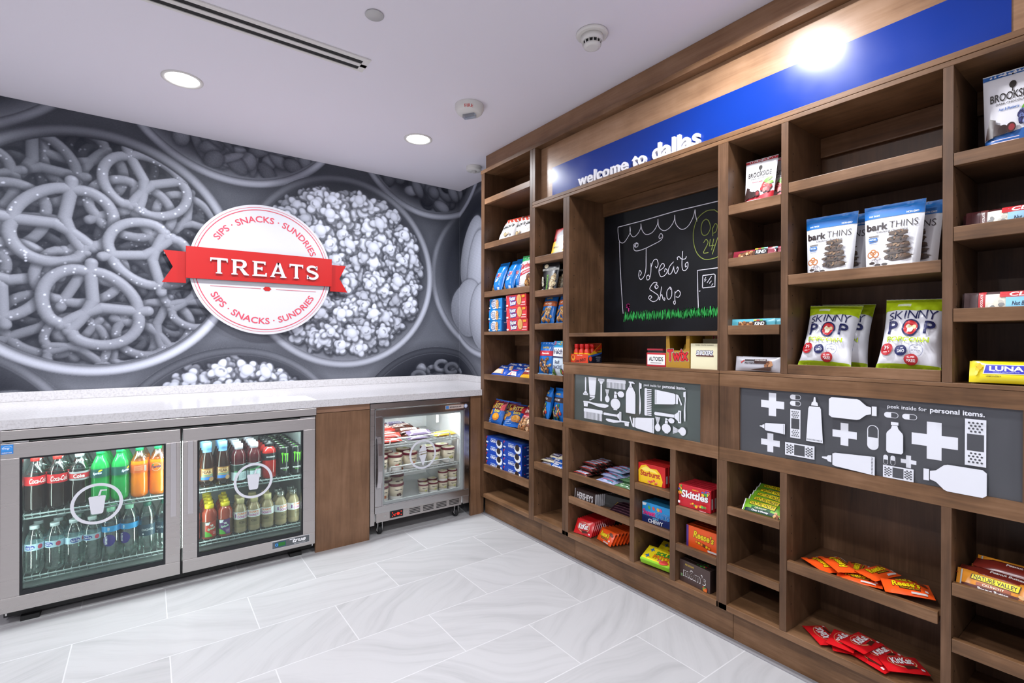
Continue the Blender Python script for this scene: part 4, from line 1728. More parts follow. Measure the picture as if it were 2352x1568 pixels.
def wire_shelf(o, x0, x1, y0, y1, z, mat, step=0.026, front=True, name='wire_shelf'):
    b_ = MB()
    l = o.location

    def T(a, c, r):
        b_.tube([(a[0] - l.x, a[1] - l.y, a[2] - l.z), (c[0] - l.x, c[1] - l.y, c[2] - l.z)], r, mat, 6)
    T((x0, y0, z - 0.003), (x1, y0, z - 0.003), 0.0042)
    T((x0, y0, z - 0.018), (x1, y0, z - 0.018), 0.0042)
    T((x0, y1, z - 0.003), (x1, y1, z - 0.003), 0.0035)
    T((x0, (y0 + y1) / 2, z - 0.006), (x1, (y0 + y1) / 2, z - 0.006), 0.003)
    x = x0 + 0.006
    while x < x1:
        T((x, y0, z - 0.0018), (x, y1, z - 0.0018), 0.0017)
        b_.tube([(x - l.x, y0 - 0.0015 - l.y, z - 0.002 - l.z), (x + 0.008 - l.x, y0 - 0.0035 - l.y, z - 0.017 - l.z)], 0.0017, mat, 4)
        x += step
    return b_.build(name, o)


def shell(o, x0, x1, y0, y1, z0, z1, th, out, inn, divider=None):
    b_ = MB()
    lbox(b_, o, x0, x0 + 0.004, y0, y1, z0, z1, out)
    lbox(b_, o, x1 - 0.004, x1, y0, y1, z0, z1, out)
    lbox(b_, o, x0 + .004, x1 - .004, y1 - 0.004, y1, z0, z1, out)
    lbox(b_, o, x0 + .004, x1 - .004, y0, y1 - .004, z0, z0 + 0.004, out)
    lbox(b_, o, x0 + .004, x1 - .004, y0, y1 - .004, z1 - 0.004, z1, out)
    b_.build('cabinet', o)
    b_ = MB()
    lbox(b_, o, x0 + .0045, x0 + th, y0, y1 - .005, z0 + .005, z1 - .005, inn)
    lbox(b_, o, x1 - th, x1 - .0045, y0, y1 - .005, z0 + .005, z1 - .005, inn)
    lbox(b_, o, x0 + th, x1 - th, y1 - th, y1 - .005, z0 + .005, z1 - .005, inn)
    lbox(b_, o, x0 + th, x1 - th, y0, y1 - th, z0 + .005, z0 + th, inn)
    lbox(b_, o, x0 + th, x1 - th, y0, y1 - th, z1 - th, z1 - .005, inn)
    b_.build('liner', o)


fr = empty('drink_fridge', (0.133, 3.25, 0.0))
tag(fr, 'wide stainless steel undercounter fridge with two glass doors full of bottled drinks', 'fridge')
fl = local(fr, FY)
shell(fr, -0.484, 0.752, 2.905, 3.62, 0.062, 0.770, 0.045, 'steel_brushed', 'liner_grey')
b = MB()
lbox(b, fr, -0.486, 0.757, 2.866, 3.62, 0.7715, 0.811, 'steel_brushed')
b.build('top_rail', fr, 0.002)
lbox(MB(), fr, -0.484, 0.752, 2.900, 3.6, 0.7595, 0.7705, 'slot_black').build('top_gap', fr)
lbox(MB(), fr, -0.484, 0.752, 2.93, 3.6, 0.020, 0.0615, 'black_plastic').build('base_tray', fr)
for cx_ in (-0.40, 0.66):
    lbox(MB(), fr, cx_ - 0.03, cx_ + 0.03, 2.905, 2.96, 0.0005, 0.020, 'black_plastic').build('foot', fr)
for x0_, x1_ in ((-0.480, -0.40), (0.67, 0.751)):
    lbox(MB(), fr, x0_, x1_, 2.868, 2.899, 0.7592, 0.7645, 'steel_bright').build('hinge', fr)
lbox(MB(), fr, 0.130, 0.1355, 2.878, 2.904, 0.060, 0.757, 'slot_black').build('mullion', fr)
for x0_ in (-0.47, 0.735):
    lbox(MB(), fr, x0_, x0_ + 0.006, 2.872, 2.90, 0.050, 0.0595, 'steel_bright').build('hinge', fr)
for k, (x0, x1, gx0, gx1, hx) in enumerate([(-0.485, 0.1285, -0.427, 0.0695, 0.0885), (0.1375, 0.751, 0.198, 0.688, 0.157)]):
    b = MB()
    frame_mesh(b, x0, x1, 0.0605, 0.757, gx0, gx1, 0.1225, 0.695, FY, FY + 0.03, 'steel_brushed', fr)
    dr = b.build('door', fr, 0.0018)
    b = MB()
    rim(b, fr, gx0 - 0.0005, gx1 + 0.0005, 0.122, 0.6955, 0.008, FY + 0.003, FY + 0.028, 'black_gasket')
    lbox(b, fr, gx0 + 0.008, gx1 - 0.008, FY + 0.003, FY + 0.028, 0.130, 0.142, 'black_gasket')
    b.build('gasket', dr)
    b = lbox(MB(), fr, gx0 + 0.008, gx1 - 0.008, FY + 0.008, FY + 0.011, 0.142, 0.6875, 'door_glass')
    b.build('glass_pane', dr)
    # cup symbol printed on the pane
    cx, cz_ = (-0.180, 0.456) if k == 0 else (0.445, 0.457)
    b = MB()
    p_ = Print()
    p_.ring(cx, cz_, 0.0845, 0.0125, 'decal_white', 72)
    p_.poly([(cx - 0.030, cz_ + 0.030), (cx - 0.021, cz_ - 0.041), (cx - 0.016, cz_ - 0.046), (cx + 0.016, cz_ - 0.046), (cx + 0.021, cz_ - 0.041), (cx + 0.030, cz_ + 0.030), (cx + 0.026, cz_ + 0.034), (cx - 0.026, cz_ + 0.034)], 'decal_white')
    p_.poly([(cx + 0.002, cz_ + 0.033), (cx + 0.010, cz_ + 0.032), (cx + 0.0155, cz_ + 0.055), (cx + 0.034, cz_ + 0.053), (cx + 0.034, cz_ + 0.058), (cx + 0.011, cz_ + 0.061)], 'decal_white')
    p_.lay(b, local(fr, FY + 0.008), 0.0004, 0.0)
    b.build('cup_decal', dr)
    b = MB()
    lbox(b, fr, hx, hx + 0.024, FY - 0.0025, FY + 0.002, 0.343, 0.696, 'steel_handle')
    b.build('handle', dr, 0.001)
    if k == 0:
        b = lbox(MB(), fr, -0.483, -0.446, FY - 0.0012, FY - 0.0003, 0.715, 0.753, P('2f86d6'))
        p_ = Print()
        p_.rect(-0.4645, 0.739, 0.033, 0.024, P('3a97e6'))
        p_.text('energy', -0.467, 0.737, 0.022, 0.008, P('f4f8ff'), 0.01, 0.3)
        p_.stroke([(-0.480, 0.738), (-0.472, 0.746), (-0.458, 0.748), (-0.449, 0.742)], 0.0012, P('f4f8ff'))
        p_.text('ENERGY STAR', -0.4645, 0.7205, 0.030, 0.0045, P('f4f8ff'), 0.02)
        p_.lay(b, local(fr, FY - 0.0012), 0.0003, 0.0001)
        b.build('energy_sticker', dr)
    else:
        b = lbox(MB(), fr, 0.532, 0.722, FY - 0.0022, FY - 0.0003, 0.079, 0.1195, P('cfcfd2'))
        p_ = Print()
        p_.rect(0.627, 0.0993, 0.186, 0.0365, P('54585c'))
        p_.rect(0.574, 0.0995, 0.054, 0.028, P('2b4b66'))
        p_.rect(0.581, 0.0995, 0.034, 0.020, 'led_green')
        p_.ring(0.555, 0.0995, 0.006, 0.0022, 'led_blue', 20)
        p_.text('true', 0.668, 0.1035, 0.068, 0.020, P('f4f4f6'), 0.03, 0.35)
        p_.rect(0.632, 0.1125, 0.026, 0.003, P('f4f4f6'))
        p_.text('REFRIGERATOR', 0.672, 0.0865, 0.060, 0.0048, P('d0d2d4'), 0.01)
        p_.lay(b, local(fr, FY - 0.0022), 0.0003, 0.0001)
        b.build('control_panel', dr)
SH1, SH2 = 0.434, 0.166
for z, x0, x1 in ((SH1, -0.436, 0.117), (SH2, -0.436, 0.117), (SH1, 0.150, 0.703), (SH2, 0.150, 0.703)):
    wire_shelf(fr, x0, x1, 2.952, 3.545, z, 'wire_grey')
for x0, x1 in ((-0.40, 0.10), (0.17, 0.67)):
    lbox(MB(), fr, x0, x1, 2.915, 2.935, 0.712, 0.722, 'led_strip').build('light_strip', fr)

for x0, x1, y0, y1 in ((0.118, 0.148, 2.911, 2.919), (-0.4385, -0.4365, 2.908, 2.921), (0.7035, 0.7055, 2.908, 2.921)):
    lbox(MB(), fr, x0, x1, y0, y1, 0.17, 0.69, 'fill_glow').build('light_strip', fr)  # unseen strips, added to brighten the lower bottles


# ------------------------------------------------------------------ bottles, cans and tubs
def cyl(R):
    return lambda u, v, d: ((R + d) * math.sin(u / R), -(R + d) * math.cos(u / R), v)


ALLTHINGS = []


class Kind:
    def __init__(self, name, cat, parts):
        self.name, self.cat, self.parts, self.first = name, cat, parts, None

    def place(self, loc, rz, label, group):
        if self.first is None:
            o = empty(self.name, loc, rz)
            for nm, mb_ in self.parts:
                mb_.build(nm, o)
            self.first = o
            tag(o, label, self.cat, group)
        else:
            o = dup(self.first, label, group)
            o.location = loc
            o.rotation_euler = (0, 0, rz)
        return o


def bottle_kind(name, prof, mats, label=None, cap=None, cap_mat=None, extra=None, cat='bottle', n=22, empty_mat=None):
    """label: (radius, z0, z1, material, Print)"""
    parts = []
    b_ = MB()
    b_.lathe(prof, mats[0], n, mats=mats)
    parts.append(('bottle_body', b_))
    if label:
        R, z0, z1, lm, pr_ = label
        l_ = MB()
        l_.lathe([(R, z0), (R, z1)], lm, n, cap=False)
        if pr_:
            pr_.lay(l_, cyl(R), 0.0004, 0.00015, 0.006)
        parts.append(('label', l_))
    if cap:
        c_ = MB()
        c_.lathe(cap, cap_mat, 18)
        parts.append(('cap', c_))
    for e_ in extra or []:
        parts.append(e_)
    return Kind(name, cat, parts)


def soda_prof(R, h, waist=0.0, feet=True):
    nk = 0.0135
    return [(R * .72, 0), (R * .95, .008), (R, .020), (R, .34 * h), (R * (1 - waist), .42 * h), (R * (1 - waist), .46 * h), (R, .53 * h), (R, .66 * h), (R * .93, .73 * h), (R * .72, .81 * h), (R * .5, .88 * h), (nk, .925 * h), (nk, .935 * h)]


def soda(name, drink, labelmat, pr_, cap_mat, fill=.70):
    h, R = 0.235, 0.0355
    pf_ = soda_prof(R, h, 0.05)
    mats = [drink] * 7 + ['clear_plastic'] * 5 if fill < .75 else [drink] * 12
    if drink != 'drink_cola':
        mats = [drink] * 8 + ['clear_plastic'] * 4 if fill < .75 else [drink] * 12
    return bottle_kind(name, pf_, mats, (R + 0.0006, .50 * h, .665 * h, labelmat, pr_), [(0.0155, .93 * h), (0.0155, .99 * h), (0.0145, h)], cap_mat)


p_ = Print()
p_.text('Coca-Cola', 0.004, .583 * .235, 0.062, 0.022, P('f4eeee'), 0.012, 0.35)
p_.stroke([(-0.014, .556 * .235), (0.0, .548 * .235), (0.018, .556 * .235)], 0.0012, P('f4eeee'))
cola = soda('cola_bottle', 'drink_cola', P('c3232a'), p_, P('e0322c'))
p_ = Print()
p_.rect(0, .583 * .235, 0.30 * .7, 0.022, P('b8262c'))
p_.text('Coke', 0, .583 * .235, 0.040, 0.017, P('f4eeee'), 0.03)
diet = soda('diet_cola_bottle', 'drink_cola', P('a9acb0'), p_, P('c9cdd4'))
p_ = Print()
p_.poly([(-0.004, .60 * .235 + .001), (0.03, .62 * .235), (0.026, .56 * .235), (-0.010, .545 * .235)], P('1f4f7a'))
p_.text('Sprite', 0.010, .582 * .235, 0.034, 0.014, P('f2f6f2'), 0.03, 0.25, 0.12)
p_.ell(0.022, .635 * .235, 0.008, 0.004, P('e4d52a'), 14, 0.4)
sprite = soda('lime_soda_bottle', 'drink_lime', P('1d5a4e'), p_, P('12a558'), 1.0)
p_ = Print()
p_.ell(0.0, .583 * .235, 0.018, 0.016, P('f07a1c'), 24)
p_.ring(0.0, .583 * .235, 0.0185, 0.0014, P('f6dcc0'), 30)
p_.text('Fanta', 0.0, .59 * .235, 0.040, 0.014, P('1d2c66'), 0.05, 0.1, 0.1)
p_.ell(-0.012, .628 * .235, 0.006, 0.003, P('3a8f3a'), 10)
fanta = soda('orange_soda_bottle', 'drink_orange', P('d9632a'), p_, P('12a558'))
p_ = Print()
for q in range(5):
    p_.rect(-0.004, (.635 - .02 * q) * .235, 0.034, 0.0012, P('f0c9a8'))
p_.rect(0.024, .583 * .235, 0.010, 0.026, P('f0e6dc'))
for q in range(6):
    p_.rect(0.0205 + .0014 * q, .583 * .235, 0.0006, 0.024, P('33302e'))
fantab = soda('orange_soda_bottle', 'drink_orange', P('d9632a'), p_, P('12a558'))

hW, RW_ = 0.205, 0.0325
wp = [(RW_ * .7, 0), (RW_ * .96, .006), (RW_, .016)]
for k in range(5):
    z = .026 + .014 * k
    wp += [(RW_ * .93, z), (RW_, z + .007)]
wp += [(RW_, .100), (RW_, .134), (RW_ * .93, .152), (RW_ * .7, .172), (.0135, .188), (.0135, .193)]
p_ = Print()
p_.ell(-0.006, .117, .018, .0105, P('2c3f9c'), 24)
p_.text('Pure Life', -0.006, .1155, .030, .009, P('f2f4fa'), 0.02, 0.2)
p_.text('Nestle', -0.006, .1235, .014, .0036, P('f2f4fa'), 0.02)
p_.ell(0.030, .117, .009, .010, P('d8506a'), 14)
water = bottle_kind('water_bottle', wp, ['drink_water'] * (len(wp) - 1), (RW_ + .0006, .1025, .131, P('bcd9ea'), p_), [(.0165, .190), (.0165, .203), (.0155, .205)], P('dfe9ee'))
hS, RS = 0.235, 0.034
sp = [(RS * .75, 0), (RS * .97, .006), (RS, .014), (RS, .162), (RS * .94, .178), (RS * .68, .198), (.0135, .214), (.0135, .219)]
p_ = Print()
p_.rect(0, .140, .21, .026, P('2f9fe0'))
p_.ell(.006, .088, .024, .027, P('3a2f86'), 26)
p_.text('smart', -.006, .090, .038, .013, P('f2f2f8'), 0.03, 0, math.pi / 2)
p_.text('water', .004, .140, .018, .010, P('e2f2fb'), 0.02, 0, math.pi / 2)
smart = bottle_kind('tall_water_bottle', sp, ['drink_water'] * 7, (RS + .0006, .055, .153, 'clear_plastic', p_), [(.0165, .216), (.0165, .233), (.0155, .235)], P('a9e6c8'))
p_ = Print()
p_.rect(0, .105, .21, .052, P('31495a'))
p_.text('DASANI', 0, .108, .046, .011, P('dfe8ee'), 0.0)
p_.rect(-.018, .088, .006, .007, P('dfe8ee'))
dasani = bottle_kind('dark_label_water_bottle', sp, ['drink_water'] * 7, (RS + .0006, .078, .132, P('3d5665'), p_), [(.0165, .216), (.0165, .233), (.0155, .235)], P('2f6f5e'))
# right-hand door
RG = .0345
gp = [(RG * .8, 0), (RG, .006), (RG, .098), (RG * .98, .112), (RG * .86, .140), (RG * .62, .168), (.0185, .184), (.0175, .200), (.0175, .204)]
p_ = Print()
p_.rect(0, .073, .052, .042, P('c8914a'))
p_.rect(0, .078, .048, .022, P('e5c48f'))
p_.text('GOLD', 0, .089, .030, .007, P('8a5a2a'), 0.02)
p_.text('PEAK', 0, .077, .044, .014, P('6b3524'), 0.03)
p_.poly([(-.026, .061), (-.01, .066), (.01, .062), (.026, .068), (.026, .056), (-.026, .056)], P('7f9a86'))
p_.rect(0, .046, .056, .014, P('3f7fd0'))
p_.ell(.020, .040, .011, .011, P('c79a6a'), 20)
peak = bottle_kind('tea_bottle', gp, ['drink_tea'] * 8, (RG + .0006, .032, .097, P('5a3a26'), p_), [(.0205, .168), (.0205, .1685), (.0195, .192), (.0205, .1925), (.0205, .222), (.019, .224)], P('7fb6e6'))
RV = .0355
vp = [(RV * .85, 0), (RV, .006), (RV, .102), (RV * .97, .108), (RV * 1.02, .118), (RV * .98, .138), (RV * .78, .158), (.019, .172), (.0185, .176)]
p_ = Print()
p_.rect(0, .075, .225, .038, P('2b3b34'))
p_.poly([(-.03, .062), (.01, .066), (.05, .078), (.05, .070), (.01, .058), (-.03, .056)], P('4d8f5e'))
p_.text('vitaminwater', -.012, .050, .074, .010, P('1c2a26'), 0.02, 0, math.pi / 2)
for q in range(7):
    p_.rect(.016, .048 - .004 * q, .020 if q % 2 else .014, .0011, P('55666a'))
vita = bottle_kind('berry_drink_bottle', vp, ['drink_berry'] * 8, (RV + .0006, .012, .096, P('cfe0e6'), p_), [(.0205, .173), (.0205, .198), (.019, .2)], P('e9e4f0'))
pp_ = [(RV * .85, 0), (RV, .006), (RV, .128), (RV * .96, .132), (RV, .138), (RV * .88, .156), (RV * .62, .166), (.0195, .170), (.0195, .174)]
p_ = Print()
p_.text('POWERADE', 0, .116, .046, .008, P('e8e8ec'), 0.03, 0.15)
powr = bottle_kind('red_sports_drink_bottle', pp_, ['drink_red'] * 8, (RV + .0006, .098, .136, P('1d1d20'), p_), [(.022, .172), (.022, .19), (.012, .194), (.012, .2), (.010, .201)], P('1b1b1d'))
RM = .0325
cp = [(RM * .78, 0), (RM, .010), (RM, .142), (RM * .86, .153), (RM * .84, .156)]
p_ = Print()
for q, x in enumerate((-.014, 0, .013)):
    tp = .128 - .003 * q
    p_.poly([(x - .0065, tp), (x - .001, tp + .003), (x + .0065, tp + .001), (x + .004, tp - .012), (x + .003, tp - .038), (x + .0005, tp - .060 + .006 * q), (x - .0022, tp - .040), (x - .0015, tp - .016)], P('63b92e'))
p_.text('MONSTER', 0, .044, .046, .009, P('dfe2e2'), 0.01)
p_.text('ENERGY', 0, .034, .020, .004, P('63b92e'), 0.01)
mk = MB().lathe(cp, P('15191a', 0.25), 22)
p_.lay(mk, cyl(RM), 0.0005, 0.00012, 0.006)
ld = MB().lathe([(RM * .85, .1562), (RM * .86, .158), (RM * .80, .1585), (RM * .78, .155), (0.0, .155)], 'steel_bright', 22, cap=False)
ld.box(-.004, .004, -.012, .006, .1552, .1566, P('58c022'))
monster = Kind('energy_drink_can', 'can', [('can_body', mk), ('can_lid', ld)])
v8p = [(RV * .85, 0), (RV, .006), (RV, .092), (RV * .95, .100), (RV, .112), (RV * .93, .132), (RV * .6, .150), (.0165, .157), (.0165, .160)]


def splash(col, ink):
    p2 = Print()
    p2.poly([(-.026, .080), (.026, .094), (.026, .014), (-.026, .014)], P(col))
    p2.poly([(-.024, .086), (-.002, .088), (-.008, .074), (-.022, .072)], P('d8dde2'))
    p2.poly([(-.026, .044), (-.006, .034), (.006, .020), (.006, .014), (-.026, .014)], P('5aa83a'))
    p2.poly([(.002, .040), (.026, .046), (.026, .016), (.010, .014)], P(ink))
    p2.text('V8', .004, .070, .014, .011, P('e9f2ea'), 0.03)
    p2.text('Splash', .002, .054, .036, .014, P('bfe8cf'), 0.03, 0.3, 0.2)
    for q in range(3):
        p2.rect(.016, .036 - .005 * q, .014, .0012, P('f0e0dc'))
    return bottle_kind('juice_bottle', v8p, ['drink_peach'] * 8, (RV + .0006, .012, .090, P('56402f'), p2), [(.0215, .153), (.0215, .170), (.020, .172)], P('e8d426'),
                       [('flip_lid', MB().lathe([(.012, .1722), (.012, .184), (.010, .186)], P('e8d426'), 12, c=(.004, 0, 0)))])


v8a, v8b = splash('b8402c', 'c9483a'), splash('5c3470', '7a4a8c')
RD = .0315
dp = [(RD * .85, 0), (RD, .006), (RD * .97, .022), (RD, .028), (RD, .106), (RD * .9, .126), (RD * .66, .140), (.0175, .148), (.0175, .156)]
p_ = Print()
p_.rect(0, .092, .198, .038, P('e6e6e8'))
p_.text('DUNKIN\u2019', .004, .101, .050, .0125, P('e8792c'), 0.05)
p_.text('DONUTS', .004, .085, .050, .0125, P('c63a92'), 0.05)
p_.rect(-.030, .092, .006, .018, P('8a3c8e'))
p_.text('ICED', .002, .056, .028, .011, P('4a3f2e'), 0.02)
dunk = bottle_kind('iced_coffee_bottle', dp, ['drink_latte'] * 8, (RD + .0006, .030, .112, P('8a7a5c'), p_), [(.0195, .150), (.0195, .178), (.018, .180)], P('d8c896'))
dunkc = bottle_kind('iced_coffee_bottle', dp, ['drink_latte'] * 8, (RD + .0006, .030, .112, P('8a7a5c'), p_), [(.0195, .150), (.0195, .178), (.018, .180)], 'clear_cap')

ORD = ['front', 'second', 'third', 'fourth', 'fifth', 'sixth', 'seventh']
Y0 = 2.996
# upper shelf, left door
def row(kind, x, n, z, desc, where, group, dy=0.0725, dx=0.0, rz=0.0, y0=Y0, kinds=None):
    for i in range(n):
        k = (kinds[i % len(kinds)] if kinds else kind)
        lab = '%s %s, %s in row' % (desc, where, ORD[i])
        k.place((x + dx * i, y0 + dy * i, z + 0.0006), rz + (0.25 if i % 2 else 0.0), lab, group)


g = 'bottled sodas on the upper fridge shelf'
row(cola, -0.3975, 3, SH1, 'red-capped cola bottle', 'nearest the hinge side', g, dx=.004, rz=0.35)
row(cola, -0.3245, 3, SH1, 'red-capped cola bottle', 'next to the silver-capped one', g, dx=.004, rz=0.2)
row(diet, -0.2505, 3, SH1, 'silver-capped cola bottle', 'beside the green sodas', g, dx=.004, rz=0.05)
row(sprite, -0.1765, 3, SH1, 'green lemon lime soda bottle', 'beside the silver-capped cola', g, dx=.006, rz=-.55)
row(sprite, -0.1035, 3, SH1, 'green lemon lime soda bottle', 'beside the orange sodas', g, dx=.006, rz=0.35)
row(fantab, -0.0305, 3, SH1, 'orange soda bottle showing its barcode', 'beside the green sodas', g, dx=.004, rz=0.0)
row(fanta, 0.0425, 3, SH1, 'orange soda bottle showing its logo', 'at the handle edge', g, dx=.004, rz=-.25)
g = 'water bottles on the lower fridge shelf'
row(water, -0.399, 2, SH2, 'small pale-label water bottle', 'nearest the hinge side', g, dx=.004, rz=-.2)
row(water, -0.3325, 3, SH2, 'small pale-label water bottle', 'second column from the hinge side', g, dx=.004, rz=-.45)
row(water, -0.2685, 3, SH2, 'small pale-label water bottle', 'third column from the hinge side', g, dx=.004, rz=.4)
row(water, -0.2045, 3, SH2, 'small pale-label water bottle', 'beside the tall purple-label bottles', g, dx=.004, rz=-.3)
row(smart, -0.1372, 2, SH2, 'tall purple-label water bottle', 'beside the small water bottles', g, dx=.004, rz=-.35)
row(smart, -0.0690, 2, SH2, 'tall purple-label water bottle', 'beside the dark-label water', g, dx=.004, rz=-.75)
row(dasani, 0.0000, 2, SH2, 'dark-label water bottle', 'beside the tall purple-label water', g, dx=.004, rz=.05)
row(dasani, 0.0688, 2, SH2, 'dark-label water bottle', 'at the handle edge', g, dx=.004, rz=-.5)
g = 'drinks on the upper shelf behind the second fridge door'
row(peak, 0.2485, 3, SH1, 'dark iced tea bottle with blue neck wrap', 'nearest the handle', g, rz=-.1)
row(peak, 0.3190, 3, SH1, 'dark iced tea bottle with blue neck wrap', 'beside the berry drinks', g, rz=-.05)
row(vita, 0.3920, 5, SH1, 'white-capped berry drink bottle', 'beside the iced teas', g, rz=.1)
row(vita, 0.4655, 5, SH1, 'white-capped berry drink bottle', 'beside the red sports drinks', g, rz=-.5)
row(powr, 0.5400, 4, SH1, 'red sports drink bottle with black cap', 'beside the black cans', g, rz=.1)
g = 'black energy drink cans'
row(monster, 0.6120, 7, SH1, 'black can with green claw mark', 'beside the red sports drinks', g, dy=.066, rz=.12)
row(monster, 0.6785, 7, SH1, 'black can with green claw mark', 'along the fridge wall', g, dy=.066, rz=.0, y0=Y0 - .004)
g = 'drinks on the lower shelf behind the second fridge door'
row(v8a, 0.1865, 2, SH2, 'yellow-capped juice bottle', 'half hidden by the door frame', g, rz=.2)
row(v8a, 0.2590, 4, SH2, 'yellow-capped juice bottle with red label', 'beside the purple-label juice', g, rz=.1, dx=.002)
row(v8b, 0.3300, 3, SH2, 'yellow-capped juice bottle with purple label', 'beside the iced coffees', g, rz=-.2, dx=.002)
for x, k, rz, w in ((.4010, dunk, .1, 'beside the purple-label juice'), (.4665, dunk, -.2, 'second in the coffee row'), (.5330, dunk, -.45, 'third in the coffee row'), (.5995, dunkc, .35, 'fourth in the coffee row, clear capped'), (.6660, dunkc, .5, 'last in the coffee row, clear capped')):
    row(k, x, 2, SH2, 'iced coffee bottle', w, g, dy=.066, rz=rz)

# ------------------------------------------------------------------ small freezer
fz = empty('ice_cream_freezer', (1.413, 3.2, 0.0))
tag(fz, 'small stainless undercounter freezer with glass door, stocked with ice cream', 'freezer')
ZY = 2.885
shell(fz, 1.0735, 1.765, 2.915, 3.5, 0.088, 0.806, 0.045, 'steel_brushed', 'liner_white')
b = MB()
lbox(b, fz, 1.0735, 1.765, 2.893, 2.9145, 0.774, 0.806, 'steel_brushed')
b.build('top_rail', fz, 0.001)
b = MB()
lbox(b, fz, 1.0735, 1.100, 2.893, 2.9145, 0.075, 0.7735, 'steel_brushed')
b.build('side_rail', fz, 0.001)
b = MB()
frame_mesh(b, 1.101, 1.757, 0.144, 0.769, 1.144, 1.717, 0.186, 0.7265, ZY, ZY + 0.026, 'steel_bright', fz)
dr = b.build('door', fz, 0.0022)
b = MB()
rim(b, fz, 1.1435, 1.7175, 0.1855, 0.727, 0.004, ZY - 0.001, ZY + 0.02, 'steel_handle')
b.build('glass_trim', dr)
b = MB()
rim(b, fz, 1.1475, 1.7135, 0.1895, 0.723, 0.016, ZY + 0.0125, ZY + 0.024, 'liner_grey')
b.build('gasket', dr)
lbox(MB(), fz, 1.1485, 1.7125, ZY + 0.004, ZY + 0.007, 0.1905, 0.722, 'freezer_glass').build('glass_pane', dr)
b = MB()
p_ = Print()
cx, cz_ = 1.416, 0.4645
p_.ring(cx, cz_, 0.0865, 0.0125, 'decal_white', 72)
cone = [(-.027, -.006), (.027, .000), (.004, -.072), (-.001, -.072)]
p_.poly([(cx + x, cz_ + y) for x, y in reversed(cone)], 'decal_white')
sw = [(-.029, .002), (.026, .008), (.028, .016), (-.024, .011), (-.024, .011)]
p_.poly([(cx + x, cz_ + y) for x, y in sw[:4]], 'decal_white')
p_.poly([(cx + x, cz_ + y) for x, y in [(-.026, .016), (.024, .020), (.026, .030), (.016, .052), (.004, .062), (-.006, .052), (-.020, .034), (-.025, .024)]], 'decal_white')
p_.lay(b, local(fz, ZY + 0.004), 0.0004, 0.0)
b.build('cone_decal', dr)
b = MB()
out_ = [(.0, .612), (-.012, .606), (-.026, .570), (-.033, .500), (-.033, .405), (-.026, .335), (-.012, .300), (.0, .294)]
inn_ = [(.0, .306), (-.006, .309), (-.019, .342), (-.026, .408), (-.026, .497), (-.019, .563), (-.006, .597), (.0, .600)]
b.prism(out_ + inn_, lambda u, v, d: (d - 1.413, ZY - .0005 + u - 3.2, v), 1.1085, 1.1325, 'steel_handle')
b.build('handle', dr, 0.002)
b = lbox(MB(), fz, 1.574, 1.712, ZY - 0.0012, ZY - 0.0002, 0.737, 0.761, P('c9b8b0'))
p_ = Print()
p_.rect(1.582 + .006, 0.749, 0.022, 0.020, P('4f86c8'))
p_.text('BEVERAGE-AIR', 1.651, 0.749, 0.088, 0.010, P('2d2430'), 0.03)
p_.ell(1.728, 0.750, 0.013, 0.013, P('e6eaf2'), 24)
p_.ring(1.728, 0.750, 0.010, 0.003, P('4f76c8'), 24)
p_.lay(b, local(fz, ZY - 0.0012), 0.0003, 0.0001)
b.build('brand_plate', dr)
b = MB()
lbox(b, fz, 1.112, 1.7015, 2.893, 2.905, 0.088, 0.1425, 'steel_brushed')
p_ = Print()
for k in range(4):
    for j in range(4):
        p_.rect(1.363 + 0.0945 * k, 0.103 + 0.0095 * j, 0.074, 0.0050, 'slot_black')
for xx in (1.168, 1.308):
    p_.ell(xx, 0.118, 0.006, 0.006, 'steel_bright', 14)
p_.lay(b, local(fz, 2.893), 0.0004, 0.0)
b.build('grille', fz)
b = lbox(MB(), fz, 1.199, 1.282, 2.8885, 2.8925, 0.1005, 0.141, 'black_plastic')
p_ = Print()
p_.ell(1.250, 0.1205, 0.009, 0.008, 'led_red', 16)
for a, c in ((1.213, .131), (1.213, .111), (1.270, .131), (1.270, .111), (1.222, .118), (1.232, .121), (1.228, .113)):
    p_.rect(a, c, .005, .0035, 'led_red')
p_.lay(b, local(fz, 2.8885), 0.0003, 0.0)
b.build('display', fz)
lbox(MB(), fz, 1.72, 1.764, 2.90, 2.914, 0.088, 0.1435, 'steel_brushed').build('hinge', fz)
lbox(MB(), fz, 1.70, 1.757, 2.889, 2.914, 0.7705, 0.7735, 'steel_bright').build('hinge', fz)
for cx_ in (1.150, 1.685):
    b = MB()
    l = fz.location
    b.lathe([(0.0, -0.011), (0.024, -0.011), (0.026, -0.006), (0.026, 0.006), (0.024, 0.011), (0.0, 0.011)], 'rubber', 18, cap=False)
    b.v = [(z_ + cx_ - l.x, y_ + 2.945 - l.y, x_ + 0.0265) for x_, y_, z_ in b.v]
    c_ = b.build('caster', fz)
    b = MB()
    lbox(b, fz, cx_ - 0.016, cx_ - 0.0125, 2.93, 2.96, 0.026, 0.086, 'steel_bright')
    lbox(b, fz, cx_ + 0.0125, cx_ + 0.016, 2.93, 2.96, 0.026, 0.086, 'steel_bright')
    lbox(b, fz, cx_ - 0.02, cx_ + 0.02, 2.922, 2.968, 0.0805, 0.0875, 'steel_bright')
    b.tube([(cx_ - 0.022 - l.x, 2.925 - l.y, 0.060), (cx_ - 0.030 - l.x, 2.915 - l.y, 0.040), (cx_ - 0.022 - l.x, 2.915 - l.y, 0.028)], 0.003, 'steel_bright', 6)
    b.build('caster_fork', fz)
ZF, ZS2, ZS1 = 0.182, 0.366, 0.540
lbox(MB(), fz, 1.119, 1.7195, 2.916, 3.454, 0.1335, 0.1815, 'liner_grey').build('floor_panel', fz)
